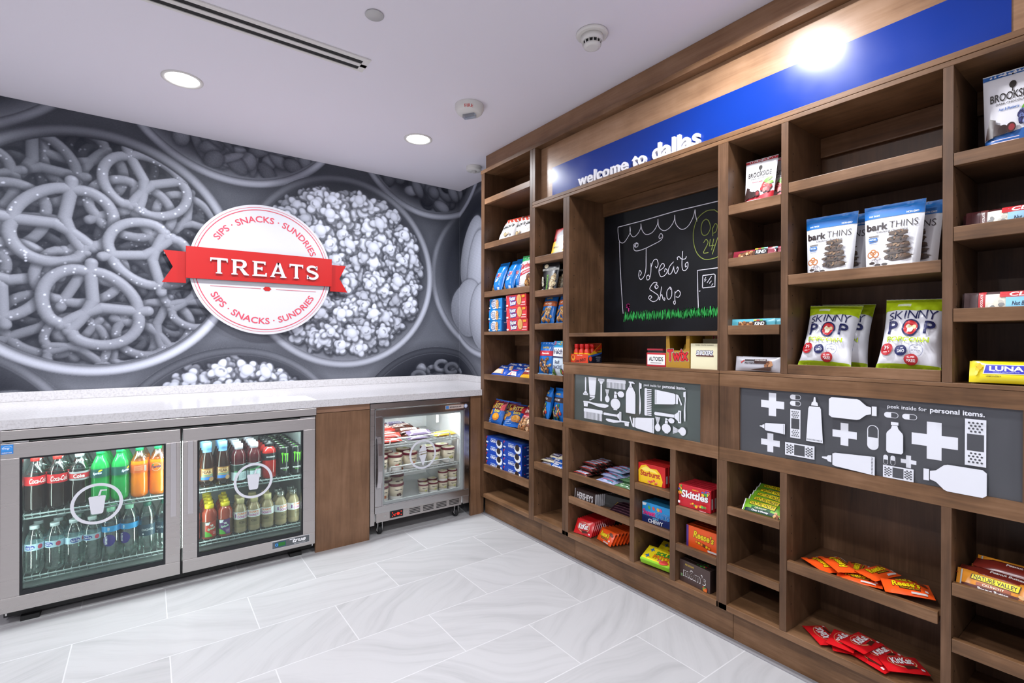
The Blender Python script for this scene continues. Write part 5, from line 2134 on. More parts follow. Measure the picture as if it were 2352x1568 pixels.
for z in (ZS1, ZS2):
    wire_shelf(fz, 1.122, 1.716, 2.955, 3.44, z, 'wire_white', 0.030)
    l = fz.location
    b = MB()
    b.tube([(x - l.x, 2.953 - l.y, zz) for x, zz in ((1.222, z - .004), (1.222, z + .024), (1.228, z + .030), (1.640, z + .030), (1.646, z + .024), (1.646, z - .004))], 0.0042, 'wire_white', 8)
    b.build('shelf_guard', fz)
lbox(MB(), fz, 1.13, 1.70, 2.935, 2.96, 0.748, 0.757, 'led_strip').build('light_strip', fz)
b = lbox(MB(), fz, 1.672, 1.692, 3.2, 3.204, 0.60, 0.66, P('e8e0e0'))
b.build('temperature_card', fz)


def tub_kind(name, R, h, picture):
    Rb = R * .84
    bd = MB()
    bd.lathe([(Rb, 0), (R * .985, h * .86)], P('d9cdb4', 0.5), 24)

    def cone_map(u, v, d):
        r = Rb + (R * .985 - Rb) * v / (h * .86)
        return ((r + d) * math.sin(u / R), -(r + d) * math.cos(u / R), v)
    q = Print()
    q.rect(0, h * .12, R * 6.2, h * .20, P('ece8e2'))
    q.text('H\u00e4agen-Dazs', 0, h * .62, R * 1.15, h * .11, P('2a2a33'), 0.05)
    for a, c_, rr, m_ in picture:
        q.ell(a * R, c_ * h, rr * R, rr * R * .8, P(m_), 14)
    q.lay(bd, cone_map, 0.0005, 0.0002, 0.008)
    ld_ = MB()
    ld_.lathe([(R, h * .855), (R * 1.03, h * .87), (R * 1.03, h * .985), (R * 1.0, h)], P('6d2233'), 24)
    ld_.lathe([(R * .90, h + .0004), (R * .90, h + .0012)], P('e6dfc9'), 24)
    ld_.lathe([(R * .3, h + .0014), (R * .3, h + .0018)], P(picture[0][3]), 12, c=(R * .3, R * .2, 0))
    return Kind(name, 'ice cream tub', [('tub', bd), ('lid', ld_)])


straw = tub_kind('ice_cream_pint', .0475, .098, [(-.2, .34, .2, 'c8483a'), (.1, .36, .2, 'd2685a'), (.3, .42, .15, '5f7f3a')])
vani = tub_kind('ice_cream_pint', .0475, .098, [(-.2, .34, .16, 'b9bc5a'), (.1, .40, .2, 'd6d28a'), (.3, .3, .15, '8f9a4a')])
caram = tub_kind('ice_cream_pint', .0475, .098, [(.2, .34, .24, 'b5622e'), (.0, .3, .15, 'd8a06a')])
choc = tub_kind('ice_cream_pint', .0475, .098, [(-.1, .30, .22, '4a2a1e'), (.15, .34, .22, '5c3526'), (.3, .26, .16, '3a2018')])
mini = tub_kind('ice_cream_cup', .0335, .062, [(.1, .36, .2, 'd6d28a'), (.3, .34, .16, 'b9bc5a')])
g = 'ice cream pints in the freezer'
for k, x, y, lab in ((straw, 1.1715, 2.985, 'strawberry ice cream pint half hidden by the freezer handle'), (straw, 1.2730, 2.995, 'pint ice cream tub with strawberry picture, front of the middle freezer shelf'), (caram, 1.3790, 3.005, 'pint ice cream tub with caramel picture, beside the strawberry tub'),
                     (vani, 1.5460, 3.0, 'vanilla ice cream pint beside the cone symbol, middle shelf'), (vani, 1.6560, 2.998, 'vanilla ice cream pint nearest the freezer wall, middle shelf'),
                     (choc, 1.250, 3.10, 'dark-lidded pint ice cream tub behind the strawberry tubs'), (vani, 1.385, 3.12, 'pint ice cream tub behind the caramel tub'), (vani, 1.553, 3.105, 'pint ice cream tub behind the vanilla tub near the cone symbol'), (vani, 1.663, 3.105, 'pint ice cream tub behind the outermost vanilla tub')):
    k.place((x, y, ZS2 + .0006), 0.0, lab, g)
for k, x, y, lab in ((caram, 1.1800, 2.99, 'pint ice cream tub on the freezer floor, half hidden by the door frame'), (choc, 1.2830, 3.0, 'pint ice cream tub with chocolate picture on the freezer floor'), (choc, 1.252, 3.115, 'pint ice cream tub on the freezer floor behind the chocolate one')):
    k.place((x, y, ZF + .0006), 0.0, lab, g)
caram.place((1.372, 3.20, ZF + .0006), 0.2, 'pale ice cream pint standing deep on the freezer floor, lower of two', g)
caram.place((1.372, 3.20, ZF + .1006), 0.5, 'pale ice cream pint standing deep on the freezer floor, upper of two', g)
g = 'small ice cream cups in the freezer'
for x, y, z, lab in ((1.471, 2.99, 0, 'small ice cream cup, first of the front row on the freezer floor'), (1.542, 2.992, 0, 'small ice cream cup, second of the front row on the freezer floor'), (1.614, 2.99, 0, 'small ice cream cup under another, third of the front row'), (1.686, 2.992, 0, 'small ice cream cup under another, last of the front row'),
                     (1.614, 2.99, .0632, 'small ice cream cup on top of the third cup in the row'), (1.687, 2.992, .0632, 'small ice cream cup on top of the last cup in the row'), (1.506, 3.075, 0, 'small ice cream cup in the back row, behind the first'), (1.580, 3.077, 0, 'small ice cream cup in the back row, behind the second')):
    mini.place((x, y, ZF + .0006 + z), 0.2 if z else -.1, lab, g)

# ------------------------------------------------------------------ packs for the shelves
BAYS = [(2.344, 2.844), (2.047, 2.296), (1.124, 1.998), (.877, 1.081), (.424, .853), (.197, .401)]
CUBBIES = [(1.570, 1.998), (1.346, 1.544), (1.124, 1.318)]


def keep_inside(verts, M):
    """slide a pack so that it stays between the uprights and on its board"""
    P3 = [M @ Vector(v) for v in verts]
    x0, x1 = min(p.x for p in P3), max(p.x for p in P3)
    if x0 < 1.7:
        return M
    y0, y1 = min(p.y for p in P3), max(p.y for p in P3)
    c = (y0 + y1) / 2
    bays = CUBBIES if 1.124 < c < 1.998 and M.translation.z < 0.7 else BAYS
    a, b = min(bays, key=lambda k: 0 if k[0] < c < k[1] else min(abs(c - k[0]), abs(c - k[1])))
    a, b = a + 0.0015, b - 0.0015
    dy = a - y0 if y0 < a else (b - y1 if y1 > b else 0.0)
    dx = 1.849 - x0 if x0 < 1.849 else (XB - 0.002 - x1 if x1 > XB - 0.002 else 0.0)
    return Matrix.Translation((dx, dy, 0)) @ M


class Pack:
    def __init__(self, name, cat, mb_):
        self.name, self.cat, self.mb, self.me = name, cat, mb_, None

    def put(self, M, label, group=None):
        if self.me is None:
            self.me = self.mb.mesh(self.name)
        o = bpy.data.objects.new(self.name, self.me)
        COL.objects.link(o)
        o.matrix_world = keep_inside(self.mb.v, M)
        return tag(o, label, self.cat, group)


def stretch(pk, sx, sy, sz):
    pk.mb.v = [(x * sx, y * sy, z_ * sz) for x, y, z_ in pk.mb.v]
    return pk


def stand(x, y, z, rz=0.0, lean=0.0, roll=0.0):
    """pose of a pack standing on a shelf, its face to the room"""
    return Matrix.Translation((x, y, z)) @ Matrix.Rotation(math.radians(-90 + rz), 4, 'Z') @ Matrix.Rotation(math.radians(-lean), 4, 'X') @ Matrix.Rotation(math.radians(roll), 4, 'Y')


def lying(x, y, z, yaw, H, lean=90.0, roll=0.0):
    """pose of a pack lying on its back; yaw: heading of its lettering"""
    return Matrix.Translation((x, y, z)) @ Matrix.Rotation(math.radians(yaw), 4, 'Z') @ Matrix.Rotation(math.radians(-lean), 4, 'X') @ Matrix.Rotation(math.radians(roll), 4, 'Y') @ Matrix.Translation((0, 0, -H / 2))


def bag_fn(W, H, T, seal='tb', sf=0.07, seed=0, wr=0.035, pouch=False, pinch=0.04, box=2.6):
    def th(u, v):
        if seal == 'tb':
            a, c = u, v
        else:
            a, c = v, u
        cc = min(abs(c) / (1 - 2 * sf), 1.0) if not pouch else None
        if pouch:
            q = (v + 1) / 2
            if q > 1 - sf:
                return 0.0008
            k = (1 - abs(u) ** 4) ** 0.6
            return max(0.0008, T / 2 * k * (0.12 + 0.88 * (1 - q / (1 - sf)) ** 0.75))
        if abs(c) > 1 - 2 * sf:
            return 0.0006
        k = max(0.0, 1 - abs(a) ** box) ** 0.5
        e = max(0.0, 1 - cc ** 3.2) ** 0.62
        t = T / 2 * k * e
        n = mnoise.noise(Vector((u * W * 22 + seed * 7.1, v * H * 22, seed * 3.3)))
        n2 = mnoise.noise(Vector((u * W * 60 + seed, v * H * 34, seed + 9.0)))
        return max(0.0006, t * (1 + wr * 4 * n) + T * wr * 0.5 * n2 * e * k)

    def pos(u, v, off, side):
        c = v if seal == 'tb' else u
        s = 1 - pinch * max(0.0, 1 - c * c) if not pouch else 0.93 + 0.07 * v
        cr = 0.0
        if abs(c) > 1 - 2 * sf:
            cr = 0.0007 * math.sin((u if seal == 'tb' else v) * 40)
        t = th(u, v) + off
        x = u * W / 2 * (s if seal == 'tb' else 1)
        z = v * H / 2 * (s if seal != 'tb' else 1) + H / 2
        return (x, -side * t + cr, z)
    return pos


def bag(W, H, T, mat, pr_=None, nx=18, ny=20, back=None, ml=0.012, **kw):
    fn = bag_fn(W, H, T, **kw)
    mb_ = MB()
    for side, m_ in ((1, mat), (-1, back or mat)):
        V = [fn(-1 + 2 * i / nx, -1 + 2 * j / ny, 0.0, side) for j in range(ny + 1) for i in range(nx + 1)]
        F = []
        for j in range(ny):
            for i in range(nx):
                a = j * (nx + 1) + i
                q = (a, a + 1, a + nx + 2, a + nx + 1)
                F.append(q if side > 0 else q[::-1])
        mb_.add(V, F, m_, True)
    if pr_:
        def mp(u, v, off):
            return fn(max(-1, min(1, u / (W / 2))), max(-1, min(1, v / (H / 2))), off, 1)
        pr_.lay(mb_, mp, 0.0011, 0.0002, ml)
    return mb_


def carton(W, D, H, mat, pr_=None, side_pr=None, top_pr=None, side=None, top=None):
    """box with its face at y=0, going back to y=D"""
    mb_ = MB()
    x, e = W / 2, 0.0012
    v = [(-x + e, 0, e), (x - e, 0, e), (x - e, 0, H - e), (-x + e, 0, H - e),
         (-x, e, e), (x, e, e), (x, e, H - e), (-x, e, H - e),
         (-x, D, 0), (x, D, 0), (x, D, H), (-x, D, H),
         (-x + e, e, 0), (x - e, e, 0), (x - e, e, H), (-x + e, e, H)]
    mb_.add(v, [(0, 1, 2, 3), (0, 3, 7, 4), (1, 5, 6, 2), (0, 4, 12), (1, 13, 5), (0, 12, 13, 1), (3, 2, 14, 15), (3, 15, 7), (2, 6, 14)], mat)
    mb_.add(v, [(5, 13, 9), (5, 9, 10, 6), (6, 10, 14)], side or mat)
    mb_.add(v, [(4, 7, 11, 8), (4, 8, 12), (7, 15, 11), (8, 11, 10, 9), (12, 8, 9, 13)], mat)
    mb_.add(v, [(15, 14, 10, 11)], top or mat)
    if pr_:
        pr_.lay(mb_, lambda u, w, d: (u, -d, w + H / 2))
    if side_pr:
        side_pr.lay(mb_, lambda u, w, d: (x + d, u + D / 2, w + H / 2))
    if top_pr:
        top_pr.lay(mb_, lambda u, w, d: (u, w + D / 2, H + d))
    return mb_


_prs = random.Random(11)


def tone(hx, k):
    return ''.join('%02x' % max(0, min(255, int(round(int(hx[i:i + 2], 16) * k / 6) * 6))) for i in (0, 2, 4))


def pic(pr_, cx, cy, w, h, cols, n, r, flat=0.75):
    """a heap of food printed on the pack"""
    pts = [(_prs.uniform(-.5, .5), _prs.uniform(-.5, .5)) for _ in range(n)]
    pts.sort(key=lambda p: -p[1])
    for a, c in pts:
        k = 1 - abs(c) * 0.7
        ra, rb, ro, co = r * _prs.uniform(.8, 1.25), r * flat * _prs.uniform(.8, 1.2), _prs.uniform(0, 3), _prs.choice(cols)
        if r > .008:
            pr_.ell(cx + a * w * k + r * .1, cy + c * h - r * .16, ra * 1.1, rb * 1.14, P(tone(co, .55)), 9, ro)
            pr_.layer -= 1
        pr_.ell(cx + a * w * k, cy + c * h, ra, rb, P(co), 9, ro)
        if r > .008:
            pr_.layer -= 1
            pr_.ell(cx + a * w * k - r * .2, cy + c * h + r * .16, ra * .5, rb * .42, P(tone(co, 1.18)), 7, ro)
    return pr_


def squig(pr_, x0, x1, y, amp, w, mat):
    pr_.stroke([(x0 + (x1 - x0) * i / 24, y + amp * math.sin(i * 1.7)) for i in range(25)], w, mat)


# ---- corner tower -------------------------------------------------
q = Print()
for i in range(4):
    for j in range(3):
        c_ = ((i - 1.5) * .034 + (j % 2) * .017, .052 + .016 * j)
        q.poly([(c_[0] - .013, c_[1]), (c_[0], c_[1] - .010), (c_[0] + .013, c_[1]), (c_[0], c_[1] + .010)], P('d2452e'))
q.rect(0, .093, .14, .010, P('d2452e'))
q.text('Stacy\u2019s', 0, .008, .105, .036, P('17140f'), 0.03, 0.3, 0.1, 0.12)
pic(q, .02, -.052, .05, .02, ['b98a55', '5b3f28', 'd9b583'], 7, .011)
q.rect(0, -.094, .14, .008, P('d2452e'))
chips = Pack('chip_bag', 'chip bag', bag(.145, .205, .055, film('e9e7e6'), q, seed=1))
g = 'white and red bags of pita chips'
z = TOPS['1s2']
chips.put(stand(1.892, yu(1158, 1.892), z + .004, 8, 30), 'white chip bag with red pattern, front one, second shelf of corner tower', g)
chips.put(stand(1.935, yu(1186, 1.935), z + .004, 4, 26), 'white chip bag with red pattern, tucked behind the front one', g)
chips.put(stand(1.915, yu(1208, 1.905), z + .004, 14, 34), 'white chip bag with red pattern, leaning at the tower upright', g)

q = Print()
q.text('Chex', .008, .012, .062, .036, P('f4f2f2'), .10, .2, 0, .2)
q.text('Chex', .008, .012, .056, .031, P('c4242c'), .03, .2, 0, .2)
q.text('MIX', .004, -.024, .052, .024, P('f2f4fa'), .05, .2, 0, .2)
q.text('TRADITIONAL', -.052, .020, .090, .015, P('eaf2fa'), .03, 0, math.pi / 2)
pic(q, -.045, -.075, .05, .05, ['b9783a', 'd9a866', '7a4a24', 'e4c08a'], 16, .010)
q.rect(.04, -.085, .03, .018, P('d6e2ee'))
chex = Pack('snack_mix_bag', 'snack bag', bag(.145, .225, .055, film('1478cc'), q, seed=2))
stretch(chex, .70, 1, 1.0)
z = TOPS['1s3']
g = 'blue snack mix bags'
chex.put(stand(1.885, yu(1140, 1.885), z + .004, 2, 20), 'blue snack mix bag nearest the corner, third shelf of corner tower', g)
chex.put(stand(1.888, yu(1166, 1.888), z + .004, 0, 20), 'blue snack mix bag in the middle of the third shelf', g)
chex.put(stand(1.925, yu(1186, 1.925), z + .004, 0, 12), 'blue snack mix bag mostly hidden behind the white green-topped bag', g)
q = Print()
q.rect(0, .092, .2, .040, P('1f9a4e'))
q.text('Gardetto\u2019s', 0, .042, .165, .038, P('c42436'), .03, .35, .10)
q.poly([(-.09, -.008), (.09, .030), (.09, .008), (-.09, -.030)], P('c8283a'))
q.text('ORIGINAL', 0, 0, .10, .010, P('f4e8e8'), .03, 0, .21)
pic(q, .035, -.060, .09, .065, ['c88a44', 'a8632a', 'd8a868', '7a4520'], 15, .018)
for i in range(4):
    q.rect(-.070, -.050 - .012 * i, .028, .003, P('c8808c'))
gard = Pack('snack_mix_bag', 'snack bag', bag(.18, .225, .055, film('eeeeee'), q, seed=3))
stretch(gard, .86, 1, 1)
gard.put(stand(1.888, yu(1213, 1.888), z + .003, 8, 12), 'white snack bag with green top and red script', 'white green-topped snack bags')
gard.put(stand(1.975, yu(1222, 1.97), z + .003, 6, 10), 'white snack bag with green top, just behind its twin', 'white green-topped snack bags')

W_, H_ = .172, .0725
q = Print()
q.poly([(-.086, .036), (-.086, .022), (-.078, .036)], P('d8428a'))
q.ell(-.015, 0, .042, .033, P('dfe6f4'))
q.outlined('Chips', -.030, .010, .052, .022, P('f4f6fa'), P('1b2f7a'), .46, .05, rot=.12)
q.outlined('Ahoy!', -.024, -.014, .046, .020, P('f4f6fa'), P('1b2f7a'), .46, .05, rot=.12)
q.ell(.026, -.002, .020, .031, P('e0a868'), 24)
for a, c in ((.020, .01), (.032, .014), (.026, -.004), (.018, -.016), (.034, -.014), (.028, .022)):
    q.ell(a, c, .003, .003, P('4a2a18'), 8)
pic(q, .054, .004, .024, .02, ['2a3f8f', '3a4f9f'], 6, .0035)
q.rect(.066, -.026, .028, .004, P('bcd6ee'))
q.rect(-.072, -.024, .020, .009, P('e8f0f6'))
sq_ = Print()
sq_.rect(-.01, .022, .055, .006, P('a8c4e0'))
sq_.ell(-.006, -.004, .024, .022, P('4a5a9a'), 8)
sq_.ell(-.006, -.004, .017, .015, P('2a3a80'), 8)
ahoy = Pack('cookie_box', 'cookie box', carton(W_, .115, H_, P('1583cc'), q, sq_, None, P('0f62a8'), P('1583cc')))
z = TOPS['1s4']
for i, w in enumerate(('bottom', 'middle', 'top')):
    ahoy.put(stand(1.862, 2.735 - .003 * i, z + .0005 + i * .0730, -6 + (1.5 if i == 1 else 0)), 'blue cookie box, %s of the blue stack' % w, 'blue cookie boxes')
q = Print()
q.poly([(-.105, .036), (-.105, .014), (-.094, .034)], P('f08aa0'))
q.outlined('Nutter', -.035, .016, .062, .026, P('f6f4f2'), P('2a3aa0'), .46, .06, rot=.10)
q.outlined('Butter', -.028, -.013, .062, .026, P('f6f4f2'), P('2a3aa0'), .46, .06, rot=.10)
q.ell(.036, .004, .025, .034, P('b87a34'), 24, .1)
q.ell(.035, .005, .022, .031, P('e2b068'), 24, .1)
for i in range(4):
    q.stroke([(.022 + .008 * i, -.016), (.026 + .008 * i, .004), (.024 + .008 * i, .026)], .0016, P('c08a44'))
q.rect(.080, .024, .030, .014, P('f0a02c'))
q.rect(.082, -.014, .036, .006, P('f2d2cc'))
q.rect(.078, -.028, .048, .004, P('f2d2cc'))
q.rect(-.088, -.028, .022, .010, P('f2dcd4'))
nut = Pack('cookie_box', 'cookie box', carton(.208, .115, .0755, P('dc3c40'), q, None, None, P('b52c30')))
for i, w in enumerate(('bottom', 'middle', 'top')):
    nut.put(stand(1.852, 2.484 + .004 * i, z + .0005 + i * .0760, 1.5 - i), 'red sandwich cookie box, %s of the red stack' % w, 'red cookie boxes')

q = Print()
q.text('Pop', -.020, .022, .036, .020, P('f2f6fb'), .06)
q.text('Tarts', .016, .016, .050, .020, P('f2f6fb'), .06)
q.rect(.058, .028, .020, .016, P('e8eef8'))
q.poly([(-.07, -.05), (-.05, -.002), (.03, -.008), (.05, -.05)], P('d8a880'))
q.poly([(-.06, -.05), (-.044, -.010), (.02, -.014), (.036, -.05)], P('efd2bc'))
tart = Pack('pastry_packet', 'pastry packet', bag(.165, .125, .034, film('1c4fb4'), q, seal='lr', seed=4, nx=14, ny=8))
q2 = Print()
q2.items, q2.layer = list(q.items[:3]), 3
q2.text('Frosted', -.010, -.008, .060, .016, P('d8324a'), .04, .2, .1)
q2.poly([(-.07, -.056), (-.05, -.024), (.02, -.022), (.05, -.056)], P('f2e6e0'))
pic(q2, -.01, -.042, .05, .016, ['d8485a', 'e8d8d0'], 7, .006)
tart2 = Pack('pastry_packet', 'pastry packet', bag(.165, .125, .034, film('1c4fb4'), q2, seal='lr', seed=5, nx=14, ny=8))
z = TOPS['1s5']
g = 'blue toaster pastry packets'
tart.put(stand(1.885, yu(1142, 1.885), z + .010, 2, 58), 'blue toaster pastry packet nearest the corner, plain frosting', g)
tart2.put(stand(1.885, yu(1175, 1.885), z + .010, -3, 60), 'blue toaster pastry packet with red script, front middle', g)
tart.put(stand(1.930, yu(1163, 1.93), z + .032, 4, 62), 'blue toaster pastry packet lying over the two front ones', g)
tart2.put(stand(1.955, yu(1188, 1.955), z + .030, -6, 64), 'blue toaster pastry packet at the back of the pile', g)
q = Print()
q.rect(0, .030, .12, .012, P('f6e2a0'))
q.poly([(-.056, -.030), (-.052, .020), (.056, .020), (.056, -.030)], P('8c2a22'))
squig(q, -.04, .045, -.004, .008, .006, P('f2e6d8'))
yel = Pack('snack_packet', 'snack packet', bag(.13, .105, .036, film('efb41c'), q, seal='lr', seed=6, nx=12, ny=8))
yel.put(stand(1.880, yu(1207, 1.88), z + .010, 2, 48), 'yellow snack packet with brown label beside blue pastry packets')

q = Print()
q.rect(0, .052, .14, .066, P('6e1a1e'))
q.outlined('RITZ', .006, .046, .072, .034, P('f2d23c'), P('2a3a9a'), .14, .05, rot=.10)
q.text('bits', .010, .012, .050, .022, P('f2d23c'), .06, rot=.08)
q.poly([(.034, .05), (.064, .070), (.064, .020), (.038, .016)], P('d8323c'))
for a, c, r in ((-.046, .034, .013), (-.048, -.006, .018), (-.030, .074, .010)):
    q.ell(a, c, r, r, P('d8923c'), 18)
q.ell(.012, -.030, .034, .026, P('c87c24'), 22, .2)
q.ell(.012, -.024, .028, .018, P('f0a830'), 22, .2)
for i in range(3):
    q.rect(-.040, -.050 - .010 * i, .030, .003, P('b8d0e8'))
ritz = Pack('cracker_bag', 'cracker bag', bag(.135, .185, .050, film('2462b4'), q, seed=7))
z = TOPS['1s6']
g = 'small blue and maroon cracker bags'
ritz.put(stand(1.885, yu(1134, 1.885), z + .004, 6, 22, 3), 'blue and maroon cracker bag in front, nearest the corner', g)
ritz.put(stand(1.925, yu(1160, 1.925), z + .004, 34, 30, 6), 'blue and maroon cracker bag behind the front one', g)
ritz.put(stand(1.930, yu(1176, 1.93), z + .004, 36, 38, 8), 'blue and maroon cracker bag, third in the leaning row', g)
ritz.put(lying(2.00, yu(1196, 2.0), z + .028, -75, .185, 84), 'blue and maroon cracker bag lying flat behind the row', g)
q = Print()
q.rect(0, .085, .15, .050, P('e2a82c'))
q.rect(0, .030, .15, .058, P('8c1c2c'))
q.text('Grandma\u2019s', .004, .036, .120, .026, P('f4e6d2'), .03, .25, .12)
q.rect(.0, -.006, .13, .022, P('b8283a'))
q.text('MINI COOKIES', 0, -.006, .09, .009, P('f2dcd0'), .02)
pic(q, .0, -.060, .15, .075, ['a86a3a', 'c88a50', '7a4628', 'd8a878', 'e0b890'], 26, .017)
gran = Pack('cookie_bag', 'cookie bag', bag(.155, .225, .060, film('7a2a22'), q, seed=8))
gran.put(stand(1.868, yu(1204, 1.87), z + .003, 2, 33, 2), 'red and yellow cookie bag leaning back beside the cracker bags')

W_ = .176
q = Print()
q.poly([(-.088, .026), (-.088, .006), (-.076, .026)], P('e0405c'))
q.text('OREO', -.012, .002, .060, .017, P('f4f6fa'), .07)
q.rect(-.014, .017, .052, .004, P('b8d0f0'))
for i in range(11):
    a = math.radians(150 + i * 24)
    q.ell(.052 + .027 * math.cos(a), -.004 + .024 * math.sin(a), .007, .006, P('eef2f8'), 10)
q.ell(.052, -.003, .026, .022, P('eef2f8'), 24)
q.ell(.050, .003, .021, .0205, P('2a1f1e'), 24)
q.ring(.050, .003, .016, .0022, P('4a3a36'), 24)
q.rect(-.074, -.010, .022, .009, P('e6ecf6'))
s_ = Print()
s_.rect(.0, .012, .030, .006, P('90a8d8'))
s_.rect(.0, -.008, .022, .009, P('90a8d8'))
s_.rect(-.028, .010, .007, .006, P('d0405c'))
t_ = Print()
t_.rect(.01, 0, .09, .05, P('5f82c8'))
oreo = Pack('cookie_box', 'cookie box', carton(W_, .105, .0545, P('1846ac'), q, s_, t_, P('123178'), P('2050b4')))
stretch(oreo, 1.105, 1, 1)
z = TOPS['1s7']
NAM = ['bottom', 'second from bottom', 'third from bottom', 'top']
for i in range(4):
    oreo.put(stand(1.868 + .001 * (i % 2), 2.7435, z + .0005 + i * .055, -.4 + .5 * (i % 2)), 'blue chocolate cookie box, %s of the stack nearest the corner' % NAM[i], 'blue chocolate cookie boxes')
for i in range(4):
    oreo.put(stand(1.869 + .001 * (i % 2), 2.5430, z + .0005 + i * .055, -.8 + .6 * (i % 2)), 'blue chocolate cookie box, %s of the stack by the upright' % NAM[i], 'blue chocolate cookie boxes')

# ---- narrow tower -------------------------------------------------
q = Print()
q.rect(0, .055, .19, .06, P('b02428'))
q.rect(0, -.030, .19, .075, P('f0bc1e'))
q.poly([(-.05, -.01), (-.06, .05), (-.01, .082), (.05, .07), (.04, 0)], P('6f7078'))
q.text('JACK LINK\u2019S', -.004, .034, .080, .018, P('e6e6ea'), .03, .2, .15)
q.text('TERIYAKI', -.036, -.034, .060, .012, P('2a2214'), .03)
q.rect(0, -.078, .19, .02, P('20304a'))
pic(q, .05, -.03, .05, .04, ['c86a24', 'e29a3c'], 7, .013)
jerk = Pack('jerky_pouch', 'jerky pouch', bag(.19, .185, .035, film('b02428'), q, seed=9, pouch=True, sf=.04))
stretch(jerk, .84, 1, 1)
jerk.put(stand(1.885, yu(1287, 1.885), TOPS['2s1'] + .003, 0, 17), 'red and yellow jerky pouch on the top shelf of the narrow tower')
q = Print()
q.rect(0, .045, .13, .012, P('d8d8d0'))
q.text('GET CRACKIN', 0, .045, .09, .006, P('2a2a2a'), .02)
q.ell(-.03, .066, .016, .012, P('e6d8b4'), 16)
q.text('PISTACHIOS', -.012, -.030, .088, .013, P('6aa82e'), .03, 0, math.pi / 2)
pic(q, .028, -.03, .034, .11, ['d8bd8c', 'e8d3a8', 'c0a070', 'efe0bf'], 26, .013, .7)
pic(q, -.048, -.04, .02, .08, ['d8d2c4', 'c8bfa8'], 8, .012, .8)
pist = Pack('pistachio_bag', 'nut bag', bag(.125, .185, .045, film('1b1b1d'), q, seed=10, pouch=True, sf=.05))
z = TOPS['2s2']
pist.put(stand(1.890, yu(1263, 1.89), z + .002, 12, 4), 'black pistachio bag in front on the second shelf of the narrow tower', 'black pistachio bags')
pist.put(stand(1.945, yu(1279, 1.945), z + .002, 30, 6), 'black pistachio bag standing behind the front one', 'black pistachio bags')


def planters(band, ink, cols, dark=False, seed=0, W=.135, H=.2):
    p2 = Print()
    p2.text('PLANTERS', 0, H * .33, W * .42, .011, P('e8c83c'), .04, 0, 0, 0, -2.0)
    p2.rect(0, H * .16, W, .030, P(band))
    p2.text(ink, .004, H * .16, W * .5, .012, P('f6ece2'), .03, .15)
    pic(p2, 0, -H * .19, W * .78, H * .40, cols, 34, .010, .75)
    p2.rect(0, -H * .455, W, .012, P('9cc4e6'))
    return Pack('nut_bag', 'nut bag', bag(W, H, .045, film('1a70c4'), p2, seed=seed))


hon = planters('c8642c', 'HONEY', ['d8a45c', 'c08444', 'e6bc7c', 'a86c34'], seed=11)
pea = planters('c4283c', 'Peanuts', ['b88a5a', '8f6238', 'd0a878', '6e4426'], seed=12)
trl = planters('3c2a2a', 'NUT MIX', ['d8b074', 'e8d0a0', 'c83c34', '2e62b4', '8f6238', '3f9a44'], seed=13)
for k_, f_w in ((hon, .78), (pea, .82), (trl, .80)):
    stretch(k_, f_w, 1, 1)
z = TOPS['2s3']
hon.put(stand(1.888, yu(1253, 1.888), z + .003, 8, 16), 'blue nut bag with orange band, third shelf of the narrow tower', 'blue nut bags with orange band')
hon.put(stand(1.888, yu(1291, 1.888), z + .003, 0, 14), 'blue nut bag with orange band, half hidden by the upright', 'blue nut bags with orange band')
hon.put(stand(1.965, yu(1271, 1.96), z + .003, 6, 10), 'blue nut bag with orange band standing behind the other two', 'blue nut bags with orange band')
z = TOPS['2s4']
pea.put(stand(1.885, yu(1250.5, 1.885), z + .003, 10, 6), 'blue nut bag with red band beside the white fruit snack bag')
pea.put(stand(1.935, yu(1266, 1.935), z + .003, 14, 6), 'blue nut bag with red band, squeezed behind its twin')
q = Print()
q.rect(0, .083, .18, .040, P('2f9fd0'))
for a, c in ((-.07, 'd8406a'), (.0, 'e8c83c'), (.05, '5fae4a')):
    q.ell(a, .090, .014, .012, P(c), 14)
q.rect(0, .040, .18, .050, P('f0f2f6'))
q.text('Welch\u2019s', .0, .042, .150, .032, P('1b2350'), .04)
q.poly([(-.09, .016), (.09, .010), (.09, .004), (-.09, .008)], P('1b2350'))
q.text('Fruit', -.01, -.018, .060, .022, P('26305a'), .02, .3, .1)
q.text('SNACKS', -.01, -.046, .110, .020, P('26305a'), .02, .15)
pic(q, .06, -.075, .06, .03, ['c8324a', '3a2a6a', 'd8604a', '7a9a3a'], 9, .012, .9)
pic(q, -.06, -.078, .05, .03, ['c8d8b0', '5f8f3a', 'b03a4a'], 6, .012, .9)
wel = Pack('fruit_snack_bag', 'fruit snack bag', bag(.18, .205, .045, film('dbe9f2'), q, seed=14))
stretch(wel, .71, 1, 1)
wel.put(stand(1.885, yu(1303, 1.885), z + .003, 0, 4), 'white and blue fruit snack bag on the fourth shelf of the narrow tower')
z = TOPS['2s5']
trl.put(stand(1.895, yu(1254, 1.895), z + .003, -30, 10), 'blue mixed nut bag turned sideways, fifth shelf of the narrow tower', 'blue mixed nut bags')
trl.put(stand(1.910, yu(1283, 1.91), z + .003, -8, 6), 'blue mixed nut bag standing by the upright, its back to the room', 'blue mixed nut bags')


def bar(W, H, T, col, pr_, seed=0, back=None, sf=.05, wr=.03):
    return bag(W, H, T, film(col), pr_, seal='lr', seed=seed, nx=12, ny=6, sf=sf, wr=wr, pinch=.02, ml=.009, box=5.0)


